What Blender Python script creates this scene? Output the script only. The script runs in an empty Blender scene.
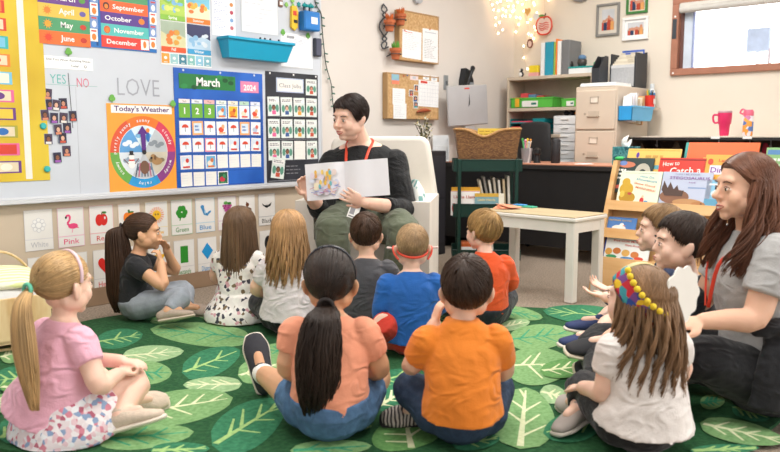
import bpy, math, random
import numpy as np
from mathutils import Vector, Matrix
random.seed(7)
RS = np.random.RandomState(11)
C = bpy.context.scene.collection
PI = math.pi
# ---------------------------------------------------------------- camera model
FPX = 758.0; CAM_H = 0.95; PITCH = math.atan(89/758.0); YAW = math.radians(41.3)
cp, sp = math.cos(PITCH), math.sin(PITCH)
def to_world(r, f):            # metres to the right of / ahead of the camera -> world x, y
    return (r*math.sin(YAW)+f*math.cos(YAW), -r*math.cos(YAW)+f*math.sin(YAW))
def P(x, y, z=None, X=None, Y=None, D=None):
    u = x-390; v = 226-y
    F = FPX*cp+v*sp; U = v*cp-FPX*sp
    dx, dy = to_world(u, F)
    if z is not None: t = (z-CAM_H)/U
    elif X is not None: t = X/dx
    elif Y is not None: t = Y/dy
    else: t = D/F
    return Vector((dx*t, dy*t, CAM_H+U*t))
WALL_A = 4.04      # whiteboard wall, plane y
WALL_B = 6.42      # window wall, plane x
# ---------------------------------------------------------------- materials
def lin(c):
    if isinstance(c, str):
        c = c.lstrip('#'); c = [int(c[i:i+2], 16)/255 for i in (0, 2, 4)]
    return tuple((x/12.92 if x <= .04045 else ((x+.055)/1.055)**2.4) for x in c)
_M = {}
def M(col, rough=.6, var=.06, vscale=8, bump=0., bscale=60, metal=0., emit=0., sss=0., spec=.4, stretch=None, key=None, alpha=None, tint=False, sheen=0., coord='Object'):
    k = (str(col), rough, var, vscale, bump, bscale, metal, emit, sss, spec, str(stretch), key, alpha, tint, sheen, coord)
    if k in _M: return _M[k]
    m = bpy.data.materials.new('surface_%s' % str(col).strip('#').replace(' ', '')[:12]); m.use_nodes = True
    nt = m.node_tree; N = nt.nodes; L = nt.links
    b = N['Principled BSDF']
    c = lin(col)
    b.inputs['Roughness'].default_value = rough; b.inputs['Metallic'].default_value = metal
    b.inputs['Specular IOR Level'].default_value = spec
    tc = N.new('ShaderNodeTexCoord'); mp = N.new('ShaderNodeMapping')
    L.new(tc.outputs[coord], mp.inputs[0])
    if stretch: mp.inputs['Scale'].default_value = stretch
    nz = N.new('ShaderNodeTexNoise'); nz.inputs['Scale'].default_value = vscale; nz.inputs['Detail'].default_value = 4
    L.new(mp.outputs[0], nz.inputs['Vector'])
    rp = N.new('ShaderNodeValToRGB')
    rp.color_ramp.elements[0].position = .3; rp.color_ramp.elements[1].position = .7
    rp.color_ramp.elements[0].color = (*[max(0, x*(1-var*2)) for x in c], 1)
    rp.color_ramp.elements[1].color = (*[min(1, x*(1+var*1.2)) for x in c], 1)
    L.new(nz.outputs[0], rp.inputs[0])
    out = rp.outputs[0]
    if tint:                       # every strand has a shade of its own
        at = N.new('ShaderNodeAttribute'); at.attribute_name = 'tint'
        mx = N.new('ShaderNodeMix'); mx.data_type = 'RGBA'; mx.blend_type = 'MULTIPLY'; mx.inputs[0].default_value = 1
        L.new(out, mx.inputs[6]); L.new(at.outputs['Color'], mx.inputs[7]); out = mx.outputs[2]
    L.new(out, b.inputs['Base Color'])
    if bump:
        n2 = N.new('ShaderNodeTexNoise'); n2.inputs['Scale'].default_value = bscale; n2.inputs['Detail'].default_value = 5
        L.new(mp.outputs[0], n2.inputs['Vector'])
        bp = N.new('ShaderNodeBump'); bp.inputs['Strength'].default_value = bump; bp.inputs['Distance'].default_value = .01
        L.new(n2.outputs[0], bp.inputs['Height']); L.new(bp.outputs[0], b.inputs['Normal'])
    if sss:
        b.inputs['Subsurface Weight'].default_value = sss; b.inputs['Subsurface Radius'].default_value = (1., .35, .2)
        b.inputs['Subsurface Scale'].default_value = .012
    if emit:
        b.inputs['Emission Color'].default_value = (*c, 1); b.inputs['Emission Strength'].default_value = emit
    if alpha is not None: b.inputs['Alpha'].default_value = alpha
    if sheen: b.inputs['Sheen Weight'].default_value = sheen
    _M[k] = m
    return m
def folds(m, scale=9, strength=.6, dist=.02):
    nt = m.node_tree; N = nt.nodes; L = nt.links; b = N['Principled BSDF']
    tc = N.new('ShaderNodeTexCoord'); mp = N.new('ShaderNodeMapping'); mp.inputs['Scale'].default_value = (1, 1, 1.7); mp.inputs['Rotation'].default_value = (.3, .5, .2)
    L.new(tc.outputs['Object'], mp.inputs[0]); n = N.new('ShaderNodeTexNoise'); n.inputs['Scale'].default_value = scale; n.inputs['Detail'].default_value = 1.5; n.inputs['Distortion'].default_value = 1.8
    L.new(mp.outputs[0], n.inputs['Vector']); n.noise_type = 'RIDGED_MULTIFRACTAL' if hasattr(n, 'noise_type') else n.noise_type
    bp = N.new('ShaderNodeBump'); bp.inputs['Strength'].default_value = strength; bp.inputs['Distance'].default_value = dist
    L.new(n.outputs[0], bp.inputs['Height'])
    if b.inputs['Normal'].links: L.new(b.inputs['Normal'].links[0].from_socket, bp.inputs['Normal'])
    L.new(bp.outputs[0], b.inputs['Normal']); return m
def ramp_mat(name, kind, scale, stops, rough=.8, stretch=None, bump=0., coord='Object', detail=2, rnd=1.):
    m = bpy.data.materials.new(name); m.use_nodes = True
    nt = m.node_tree; N = nt.nodes; L = nt.links; b = N['Principled BSDF']
    b.inputs['Roughness'].default_value = rough; b.inputs['Specular IOR Level'].default_value = .3
    tc = N.new('ShaderNodeTexCoord'); mp = N.new('ShaderNodeMapping'); L.new(tc.outputs[coord], mp.inputs[0])
    if stretch: mp.inputs['Scale'].default_value = stretch
    if kind == 'noise':
        t = N.new('ShaderNodeTexNoise'); t.inputs['Detail'].default_value = detail; o = t.outputs[0]
    elif kind == 'voronoi':
        t = N.new('ShaderNodeTexVoronoi'); t.inputs['Randomness'].default_value = rnd
        sx = N.new('ShaderNodeSeparateColor'); L.new(t.outputs['Color'], sx.inputs[0]); o = sx.outputs[0]
    elif kind == 'wave':
        t = N.new('ShaderNodeTexWave'); t.inputs['Distortion'].default_value = 3; t.inputs['Detail'].default_value = 2; o = t.outputs[1]
    t.inputs['Scale'].default_value = scale
    L.new(mp.outputs[0], t.inputs['Vector'])
    r = N.new('ShaderNodeValToRGB'); r.color_ramp.interpolation = 'CONSTANT' if kind == 'voronoi' else 'LINEAR'
    e = r.color_ramp.elements
    while len(e) < len(stops): e.new(.5)
    for i, (p, c) in enumerate(stops): e[i].position = p; e[i].color = (*lin(c), 1)
    L.new(o, r.inputs[0]); L.new(r.outputs[0], b.inputs['Base Color'])
    if bump:
        bp = N.new('ShaderNodeBump'); bp.inputs['Strength'].default_value = bump; bp.inputs['Distance'].default_value = .01
        L.new(o, bp.inputs['Height']); L.new(bp.outputs[0], b.inputs['Normal'])
    return m
# ---------------------------------------------------------------- objects
def mesh_obj(name, V, Fs, mats, idx=None, parent=None, smooth=True, loc=None, rotz=None):
    me = bpy.data.meshes.new(name)
    me.from_pydata([tuple(v) for v in V], [], [tuple(f) for f in Fs])
    if not isinstance(mats, (list, tuple)): mats = [mats]
    for m in mats: me.materials.append(m)
    if idx is not None: me.polygons.foreach_set('material_index', list(idx))
    me.polygons.foreach_set('use_smooth', [bool(smooth)]*len(me.polygons))
    me.update()
    o = bpy.data.objects.new(name, me); C.objects.link(o)
    if parent: o.parent = parent
    if loc is not None: o.location = loc
    if rotz is not None: o.rotation_euler = (0, 0, rotz)
    return o
def tag(o, label=None, cat=None, group=None, kind=None):
    if label: o['label'] = label
    if cat: o['category'] = cat
    if group: o['group'] = group
    if kind: o['kind'] = kind
    return o
def empty(name, loc=(0, 0, 0), rotz=0, **kw):
    o = bpy.data.objects.new(name, None); C.objects.link(o); o.location = loc; o.rotation_euler = (0, 0, rotz)
    o.empty_display_size = .05
    return tag(o, **kw)
def copy_tree(o, parent=None):
    c = o.copy(); C.objects.link(c)
    if parent: c.parent = parent
    for ch in [x for x in C.objects if x.parent == o]: copy_tree(ch, c)
    return c
class B:
    """collects solid shapes into one mesh with several materials"""
    def __init__(s): s.V = []; s.F = []; s.I = []; s.mats = []; s.T = Matrix.Identity(4)
    def mi(s, m):
        if m not in s.mats: s.mats.append(m)
        return s.mats.index(m)
    def add(s, V, F, m):
        n = len(s.V); k = s.mi(m)
        for v in V: s.V.append(tuple(s.T @ Vector(v)))
        for f in F: s.F.append(tuple(i+n for i in f)); s.I.append(k)
        return s
    def box(s, x0, x1, y0, y1, z0, z1, m, bev=.0):
        x0, x1 = sorted((x0, x1)); y0, y1 = sorted((y0, y1)); z0, z1 = sorted((z0, z1))
        b = min(bev, (x1-x0)*.45, (y1-y0)*.45, (z1-z0)*.45)
        if b <= 0:
            V = [(x, y, z) for x in (x0, x1) for y in (y0, y1) for z in (z0, z1)]
            return s.add(V, [(0, 1, 3, 2), (4, 6, 7, 5), (0, 4, 5, 1), (2, 3, 7, 6), (0, 2, 6, 4), (1, 5, 7, 3)], m)
        V = []; F = []
        ci = {}
        def cv(p):
            V.append(p); return len(V)-1
        X = (x0, x1); Y = (y0, y1); Z = (z0, z1); sg = (1, -1)
        for i in (0, 1):
            for j in (0, 1):
                for k in (0, 1):
                    ci[i, j, k, 'x'] = cv((X[i], Y[j]+sg[j]*b, Z[k]+sg[k]*b))
                    ci[i, j, k, 'y'] = cv((X[i]+sg[i]*b, Y[j], Z[k]+sg[k]*b))
                    ci[i, j, k, 'z'] = cv((X[i]+sg[i]*b, Y[j]+sg[j]*b, Z[k]))
        def q(*a, flip=False): F.append(tuple(a) if not flip else tuple(reversed(a)))
        for i in (0, 1): q(ci[i,0,0,'x'], ci[i,0,1,'x'], ci[i,1,1,'x'], ci[i,1,0,'x'], flip=i == 1)
        for j in (0, 1): q(ci[0,j,0,'y'], ci[1,j,0,'y'], ci[1,j,1,'y'], ci[0,j,1,'y'], flip=j == 1)
        for k in (0, 1): q(ci[0,0,k,'z'], ci[0,1,k,'z'], ci[1,1,k,'z'], ci[1,0,k,'z'], flip=k == 1)
        for i in (0, 1):
            for j in (0, 1):
                q(ci[i,j,0,'x'], ci[i,j,0,'y'], ci[i,j,1,'y'], ci[i,j,1,'x'], flip=(i+j) % 2 == 1)
                q(ci[i,0 if 0 else j,0,'x'], ci[i,j,0,'y'], ci[i,j,0,'z'], flip=(i+j) % 2 == 0)
                q(ci[i,j,1,'x'], ci[i,j,1,'y'], ci[i,j,1,'z'], flip=(i+j) % 2 == 1)
        for i in (0, 1):
            for k in (0, 1):
                q(ci[i,0,k,'x'], ci[i,1,k,'x'], ci[i,1,k,'z'], ci[i,0,k,'z'], flip=(i+k) % 2 == 1)
        for j in (0, 1):
            for k in (0, 1):
                q(ci[0,j,k,'y'], ci[1,j,k,'y'], ci[1,j,k,'z'], ci[0,j,k,'z'], flip=(j+k) % 2 == 0)
        return s.add(V, F, m)
    def sweep(s, pts, rad, m, **kw):
        V, F = sweep(pts, rad, **kw); return s.add(V, F, m)
    def ell(s, c, r, m, rot=None, n=16):
        V, F = ellipsoid(c, r, rot, n); return s.add(V, F, m)
    def lathe(s, c, prof, m, n=20, axis=(0, 0, 1)):
        # prof: (radius, height) list along axis
        a = Vector(axis).normalized(); q = Vector((0, 0, 1)).rotation_difference(a).to_matrix()
        V = []; F = []
        for r, h in prof:
            for i in range(n):
                t = 2*PI*i/n; V.append(tuple(Vector(c)+q @ Vector((r*math.cos(t), r*math.sin(t), h))))
        for j in range(len(prof)-1):
            for i in range(n):
                F.append((j*n+i, j*n+(i+1) % n, (j+1)*n+(i+1) % n, (j+1)*n+i))
        F.append(tuple(range(n))[::-1]); F.append(tuple(range((len(prof)-1)*n, len(prof)*n)))
        return s.add(V, F, m)
    def prism(s, poly, d0, d1, m, axis='y'):
        """2d polygon (u,v) thickened along axis: y -> (u,d,v), x -> (d,u,v), z -> (u,v,d)"""
        n = len(poly); V = []
        for d in (d0, d1):
            for u, v in poly: V.append((u, d, v) if axis == 'y' else (d, u, v) if axis == 'x' else (u, v, d))
        F = [tuple(range(n)), tuple(range(2*n-1, n-1, -1))]+[(i, i+n, (i+1) % n+n, (i+1) % n) for i in range(n)]
        return s.add(V, F, m)
    def obj(s, name, parent=None, smooth=False, auto=True, **kw):
        o = mesh_obj(name, s.V, s.F, s.mats, s.I, parent, smooth, **kw)
        import bmesh
        bm = bmesh.new(); bm.from_mesh(o.data); bmesh.ops.recalc_face_normals(bm, faces=bm.faces)
        if smooth == 'auto' or (not smooth and auto):
            for f in bm.faces: f.smooth = True
            for e in bm.edges:
                e.smooth = len(e.link_faces) == 2 and e.calc_face_angle(0) < .6
        bm.to_mesh(o.data); bm.free()
        return o
def catmull(pts, rad, k=4):
    pts = [Vector(p) for p in pts]; n = len(pts)
    if n < 3 or k <= 1: return pts, rad
    R = [np.array(r if hasattr(r, '__len__') else (r, r), float) for r in rad]
    op = []; orr = []
    for i in range(n-1):
        p0, p1, p2, p3 = pts[max(i-1, 0)], pts[i], pts[i+1], pts[min(i+2, n-1)]
        r0, r1, r2, r3 = R[max(i-1, 0)], R[i], R[i+1], R[min(i+2, n-1)]
        for j in range(k):
            t = j/k
            def cr(a, b, c, d): return .5*((2*b)+(c-a)*t+(2*a-5*b+4*c-d)*t*t+(3*b-a-3*c+d)*t**3)
            op.append(cr(p0, p1, p2, p3)); orr.append(tuple(np.maximum(cr(r0, r1, r2, r3), .0005)))
    op.append(pts[-1]); orr.append(tuple(R[-1]))
    return op, orr
def sweep(pts, rad, side=None, n=12, cap='round', k=4, cap0=None, cap1=None):
    cap0 = cap0 or cap; cap1 = cap1 or cap
    if not hasattr(rad, '__len__'): rad = [rad]*len(pts)
    pts, rad = catmull(pts, list(rad), k)
    pts = [Vector(p) for p in pts]; rad = [tuple(r) if hasattr(r, '__len__') else (r, r) for r in rad]
    N = len(pts); rings = []
    tan = []
    for i in range(N):
        t = pts[min(i+1, N-1)]-pts[max(i-1, 0)]
        tan.append(t.normalized() if t.length > 1e-9 else Vector((0, 0, 1)))
    if side is not None: sd = Vector(side)
    else:
        sd = tan[0].orthogonal()
    frames = []
    for i in range(N):
        ref = Vector(side) if side is not None else sd
        a = ref-tan[i]*ref.dot(tan[i])
        if a.length < 1e-4: a = tan[i].orthogonal()
        a.normalize(); b = tan[i].cross(a); sd = a
        frames.append((a, b))
    seq = []
    if cap0 == 'round':
        for q in (85, 60, 32):
            q = math.radians(q); r = rad[0]; seq.append((pts[0]-tan[0]*math.sin(q)*min(r)*1., (r[0]*math.cos(q), r[1]*math.cos(q)), frames[0]))
    for i in range(N): seq.append((pts[i], rad[i], frames[i]))
    if cap1 == 'round':
        for q in (32, 60, 85):
            q = math.radians(q); r = rad[-1]; seq.append((pts[-1]+tan[-1]*math.sin(q)*min(r)*1., (r[0]*math.cos(q), r[1]*math.cos(q)), frames[-1]))
    V = []; F = []
    for p, r, (a, b) in seq:
        for i in range(n):
            t = 2*PI*i/n; V.append(tuple(p+a*(r[0]*math.cos(t))+b*(r[1]*math.sin(t))))
    for j in range(len(seq)-1):
        for i in range(n): F.append((j*n+i, j*n+(i+1) % n, (j+1)*n+(i+1) % n, (j+1)*n+i))
    F.append(tuple(range(n))[::-1]); F.append(tuple(range((len(seq)-1)*n, len(seq)*n)))
    return V, F
def ellipsoid(c, r, rot=None, n=16):
    V = []; F = []; m = n//2
    if not hasattr(r, '__len__'): r = (r, r, r)
    q = rot if rot is not None else Matrix.Identity(3)
    c = Vector(c)
    for j in range(1, m):
        a = PI*j/m
        for i in range(n):
            t = 2*PI*i/n
            V.append(tuple(c+q @ Vector((r[0]*math.sin(a)*math.cos(t), r[1]*math.sin(a)*math.sin(t), r[2]*math.cos(a)))))
    top = len(V); V.append(tuple(c+q @ Vector((0, 0, r[2])))); bot = len(V); V.append(tuple(c+q @ Vector((0, 0, -r[2]))))
    for j in range(m-2):
        for i in range(n): F.append((j*n+i, (j+1)*n+i, (j+1)*n+(i+1) % n, j*n+(i+1) % n))
    for i in range(n):
        F.append((top, i, (i+1) % n)); F.append((bot, (m-2)*n+(i+1) % n, (m-2)*n+i))
    return V, F
# ---------------------------------------------------------------- text
_txt = {}
def text_geo(s, size, bold=0.0, space=1.0):
    k = (s, bold, space)
    if k not in _txt:
        cu = bpy.data.curves.new('t', 'FONT'); cu.body = s; cu.size = 1; cu.resolution_u = 2; cu.offset = bold; cu.space_character = space
        o = bpy.data.objects.new('t', cu); C.objects.link(o)
        dg = bpy.context.evaluated_depsgraph_get(); dg.update()
        me = bpy.data.meshes.new_from_object(o.evaluated_get(dg))
        V = [tuple(v.co) for v in me.vertices]; F = [tuple(p.vertices) for p in me.polygons]
        bpy.data.objects.remove(o); bpy.data.meshes.remove(me)
        _txt[k] = (V, F)
    V, F = _txt[k]
    return [(v[0]*size, v[1]*size) for v in V], F
class Flat(B):
    """a thin sheet with printed shapes; local x = across, z = up, faces -y. Layers rise 0.4 mm"""
    def __init__(s): super().__init__(); s.lay = 0; s.q = 0
    def sheet(s, x0, x1, z0, z1, m, t=.0015, y=0.):
        s.box(x0, x1, y-t, y, z0, z1, m); s.y = y-t; s.lay = 1; return s
    def poly(s, pts, m, lay=None):
        s.q += 1; y = s.y-.0005*(lay if lay is not None else s.lay)-.000006*s.q
        return s.add([(u, y, v) for u, v in pts], [tuple(range(len(pts)))], m)
    def rect(s, x0, x1, z0, z1, m, lay=None): return s.poly([(x0, z0), (x1, z0), (x1, z1), (x0, z1)], m, lay)
    def oval(s, cx, cz, rx, rz, m, lay=None, n=18, a0=0, a1=2*PI):
        full = abs(a1-a0-2*PI) < 1e-6
        pts = [(cx+rx*math.cos(a0+(a1-a0)*i/n), cz+rz*math.sin(a0+(a1-a0)*i/n)) for i in range(n+(0 if full else 1))]
        if not full: pts.append((cx, cz))
        return s.poly(pts, m, lay)
    def line(s, p, q, w, m, lay=None):
        d = Vector((q[0]-p[0], q[1]-p[1])); 
        if d.length < 1e-9: return s
        nrm = Vector((-d.y, d.x)).normalized()*w/2
        return s.poly([(p[0]-nrm.x, p[1]-nrm.y), (q[0]-nrm.x, q[1]-nrm.y), (q[0]+nrm.x, q[1]+nrm.y), (p[0]+nrm.x, p[1]+nrm.y)], m, lay)
    def scrawl(s, x0, x1, z0, z1, rows, m, w=.0012, lay=None, seed=1):
        r = random.Random(seed)
        for i in range(rows):
            z = z1-(z1-z0)*(i+.5)/rows; x = x0; e = x0+(x1-x0)*r.uniform(.55, 1)
            while x < e:
                l = r.uniform(.08, .22)*(x1-x0); s.rect(x, min(x+l, x1), z-w, z+w, m, lay); x += l+.05*(x1-x0)
        return s
    def text(s, t, x, z, size, m, align='l', bold=0.0, lay=None, fit=None, rot=0, space=1., zs=1.):
        V, F = text_geo(t, size, bold, space)
        if not V: return s
        w = max(v[0] for v in V)-min(v[0] for v in V); k = 1
        if fit: k = fit/w; w = fit
        x0 = x-(w/2 if align == 'c' else w if align == 'r' else 0); mn = min(v[0] for v in V)
        s.q += 1; y = s.y-.0005*(lay if lay is not None else s.lay+1)-.000006*s.q
        W = []
        for vx, vz in V:
            a, b = x0+(vx-mn)*k-x, vz*zs
            W.append((x+a*math.cos(rot)-b*math.sin(rot), y, z+a*math.sin(rot)+b*math.cos(rot)))
        return s.add(W, F, m)
    def arctext(s, t, cx, cz, R, a0, size, m, lay=None, dirn=-1):
        """letters round a circle, centred on angle a0"""
        n = len(t); step = size*.66/R; a = a0-dirn*step*(n-1)/2
        for ch in t:
            if ch != ' ':
                s.text(ch, cx+R*math.cos(a), cz+R*math.sin(a), size, m, 'c', .02, lay, rot=a-PI/2)
            a += dirn*step
        return s
WHITE = M('#f2f1ee', .5, .01); INK = M('#26262a', .6, .02); GREYINK = M('#8b8d92', .6, .02)
def on_A(o, x, z, out=.0): o.location = (x, WALL_A-out, z); return o
def on_B(o, y, z, out=.0): o.location = (WALL_B-out, y, z); o.rotation_euler = (0, 0, -PI/2); return o
# ================================================================= people
def fuse(name, parts, mat, parent, voxel=.005, smooth=3, fac=.5, disp=0., dscale=.12, floor=None):
    """joins closed shapes into one continuous surface"""
    V = []; F = []
    for v, f in parts:
        n = len(V); V += v; F += [tuple(i+n for i in g) for g in f]
    o = mesh_obj('tmp', V, F, mat)
    import bmesh
    bm = bmesh.new(); bm.from_mesh(o.data); bmesh.ops.recalc_face_normals(bm, faces=bm.faces); bm.to_mesh(o.data); bm.free()
    r = o.modifiers.new('r', 'REMESH'); r.mode = 'VOXEL'; r.voxel_size = voxel; r.use_smooth_shade = True
    s = o.modifiers.new('s', 'SMOOTH'); s.iterations = smooth; s.factor = fac
    if disp:
        tx = bpy.data.textures.new('folds', 'CLOUDS'); tx.noise_scale = dscale; tx.noise_depth = 2
        d = o.modifiers.new('d', 'DISPLACE'); d.texture = tx; d.strength = disp; d.mid_level = .5; d.texture_coords = 'LOCAL'
    dg = bpy.context.evaluated_depsgraph_get(); dg.update()
    me = bpy.data.meshes.new_from_object(o.evaluated_get(dg))
    bpy.data.objects.remove(o)
    if floor is not None:
        n = len(me.vertices); a = np.empty(n*3, np.float32); me.vertices.foreach_get('co', a); a = a.reshape(-1, 3)
        a[:, 2] = np.maximum(a[:, 2], floor); me.vertices.foreach_set('co', a.ravel()); me.update()
    me.materials.clear(); me.materials.append(mat)
    o = bpy.data.objects.new(name, me); C.objects.link(o)
    if parent: o.parent = parent
    return o
def hand(W, D, N, s=1., curl=.5, thumb=1, spread=.12, nf=4):
    """W wrist, D direction of the fingers, N way the palm faces, thumb side +-1 along D x N"""
    W = Vector(W); D = Vector(D).normalized(); N = Vector(N); N = (N-D*N.dot(D)).normalized(); S = D.cross(N)*thumb
    out = []
    pc = W+D*.040*s
    out.append(sweep([W-D*.005*s, W+D*.02*s, W+D*.055*s, W+D*.078*s], [(.021*s, .016*s), (.032*s, .015*s), (.039*s, .0135*s), (.036*s, .011*s)], side=S, n=12))
    L = [.070, .078, .072, .056]
    for i in range(4):
        off = (1.5-i)*.0190*s
        base = W+D*.070*s+S*off; d = (D+S*((1.5-i)*spread)).normalized()
        pts = [base]; a = 0
        for j, q in enumerate((.42, .32, .26)):
            a += curl*(.55, .75, .6)[j]
            dd = (d*math.cos(a)+N*math.sin(a)).normalized(); pts.append(pts[-1]+dd*L[i]*s*q)
        out.append(sweep(pts, [.0092*s, .0086*s, .0080*s, .0066*s], n=8, k=3))
    b = W+D*.018*s+S*.026*s
    t1 = (D*.55+S*.75+N*.35).normalized(); t2 = (D*.9+S*.25+N*.45*max(curl, .3)).normalized()
    out.append(sweep([b-S*.010*s, b+t1*.028*s, b+t1*.028*s+t2*.026*s, b+t1*.028*s+t2*.050*s], [.015*s, .0125*s, .0105*s, .0082*s], n=8, k=3))
    return out
class Head:
    """local frame: x right, y the way the face looks, z up; origin mid-head; unit 1 = adult"""
    def __init__(s, c, yaw=0, pitch=0, roll=0, k=1.):
        s.c = Vector(c); s.k = k
        s.R = Matrix.Rotation(math.radians(yaw), 3, 'Z') @ Matrix.Rotation(math.radians(pitch), 3, 'X') @ Matrix.Rotation(math.radians(roll), 3, 'Y')
        s.ec = Vector((0, -.012, .035)); s.er = Vector((.075, .094, .083))
    def p(s, x, y, z): return s.c+s.R @ Vector((x, y, z))*s.k
    def E(s, c, r, n=16, rx=0, rz=0):
        rot = s.R @ Matrix.Rotation(math.radians(rz), 3, 'Z') @ Matrix.Rotation(math.radians(rx), 3, 'X')
        return ellipsoid(s.p(*c), tuple(q*s.k for q in r), rot, n)
    def S(s, pts, rad, **kw):
        rad = [tuple(q*s.k for q in r) if hasattr(r, '__len__') else r*s.k for r in rad]
        return sweep([s.p(*p) for p in pts], rad, **kw)
    def parts(s, child=False, plump=0.):
        ck = s.ck = .90 if child else 1.; Z = lambda z: z*ck if z < 0 else z
        ny = -.012 if child else 0
        P_ = [s.E(s.ec, s.er, 28), s.E((0, .018, Z(-.012)), (.065, .068, .080*(ck+.02)), 28),
              s.E((0, .030, Z(-.062)), (.053+plump*.012, .050, .040), 24), s.E((0, .066, Z(-.093)), (.023, .019, .017), 20),
              s.E((0, .072, .026), (.052, .016, .020), 20), s.E((0, .072, Z(-.062)), (.032, .021, .023), 20),
              s.S([(0, .082+ny*.2, .018), (0, .093+ny*.5, -.004), (0, .108+ny, Z(-.026))], [.0075, .0088, .0118 if not child else .0110], n=14),
              s.E((0, .091+ny, Z(-.032)), (.0165, .013, .009))]
        for x in (-1, 1):
            P_.append(s.E((x*.034, .056, Z(-.032)), (.030, .026+plump*.004, .032), 20))
            P_.append(s.E((x*.031, .0815, -.002), (.0165, .0075, .0105)))
            P_.append(s.E((x*.077, -.006, Z(-.012)), (.008, .020, .032), 14, rx=10, rz=x*20))
            P_.append(s.E((x*.084, -.016, Z(-.006)), (.006, .012, .024), 12, rx=10, rz=x*35))
            P_.append(s.E((x*.040, .012, Z(-.050)), (.030+plump*.006, .052, .036), 20))
        if plump: P_.append(s.E((0, .022, -.090), (.050, .045, .030), 20))
        P_.append(s.E((0, .0905, Z(-.0585)), (.018, .007, .0050))); P_.append(s.E((0, .0895, Z(-.0700)), (.015, .007, .0055)))
        return P_
    def face(s, root, iris='#4a3526', brow='#3a2a20', lip='#c07a70', open_=False, lashes=True):
        ck = getattr(s, 'ck', 1.); Z = lambda z: z*ck
        ew = M('#efe9e2', .25, .01); im = M(iris, .2, .02)
        for x in (-1, 1):
            b = B(); b.ell(s.p(x*.031, .0785, -.002), tuple(q*s.k for q in (.0125, .0108, .0078)), ew, s.R, 16)
            b.ell(s.p(x*.031, .0868, -.002), tuple(q*s.k for q in (.0060, .0034, .0062)), im, s.R, 12)
            if lashes: b.sweep([s.p(x*.043, .0800, .002), s.p(x*.038, .0868, .0060), s.p(x*.030, .0895, .0075), s.p(x*.020, .0862, .0035)], .0011*s.k, M('#3a2a24', .6), n=6)
            b.obj('eye', root, smooth=True)
            b = B(); b.sweep([s.p(x*.049, .0775, .019), s.p(x*.036, .0885, .0245), s.p(x*.019, .0905, .0210)], [.0013*s.k, .0026*s.k, .0022*s.k], M(brow, .8), n=6)
            b.obj('eyebrow', root, smooth=True)
        b = B(); lm = M(lip, .5, .03); y = -.003
        w = .022 if open_ else .017
        b.sweep([s.p(-w, .0885+y, Z(-.0600)), s.p(-.008, .0985+y, Z(-.0580)), s.p(0, .0995+y, Z(-.0590)), s.p(.008, .0985+y, Z(-.0580)), s.p(w, .0885+y, Z(-.0600))], [.0012*s.k, .0028*s.k, .0030*s.k, .0028*s.k, .0012*s.k], lm, n=8)
        b.sweep([s.p(-w, .0880+y, Z(-.0620)), s.p(0, .0975+y, Z(-.0690 if not open_ else -.0730)), s.p(w, .0880+y, Z(-.0620))], [.0012*s.k, .0036*s.k, .0012*s.k], lm, n=8)
        b.obj('lips', root, smooth=True)
        if open_:
            b = B(); b.sweep([s.p(-.015, .0900+y, Z(-.0630)), s.p(0, .0970+y, Z(-.0650)), s.p(.015, .0900+y, Z(-.0630))], [(.002*s.k, .003*s.k), (.002*s.k, .0040*s.k), (.002*s.k, .003*s.k)], WHITE, n=8, side=s.R @ Vector((0, 1, 0)))
            b.obj('teeth', root, smooth=True)
    # ---------------- hair
    def surf(s, d, off=1.):
        """point on the (inflated) skull in unit direction d"""
        d = Vector(d).normalized(); t = 1/math.sqrt(sum((d[i]/s.er[i])**2 for i in range(3)))
        return s.ec+d*t*off
    def zmin(s, p, style):
        y = p.y; ax = abs(p.x)
        if style == 'short': K = [(-.12, -.064), (-.06, -.060), (-.02, -.028), (.0, .012), (.022, .010), (.05, .036), (.07, .066), (.12, .070)]
        elif style == 'pixie': K = [(-.12, -.072), (-.06, -.070), (-.03, -.050), (.0, .0), (.02, -.012), (.045, .028), (.065, .066), (.12, .072)]
        else: K = [(-.12, -.075), (-.06, -.070), (-.03, -.045), (.0, .0), (.022, .008), (.05, .040), (.07, .068), (.12, .072)]
        for i in range(len(K)-1):
            if K[i][0] <= y <= K[i+1][0]:
                t = (y-K[i][0])/(K[i+1][0]-K[i][0]); return K[i][1]*(1-t)+K[i+1][1]*t
        return K[0][1] if y < K[0][0] else K[-1][1]
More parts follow.
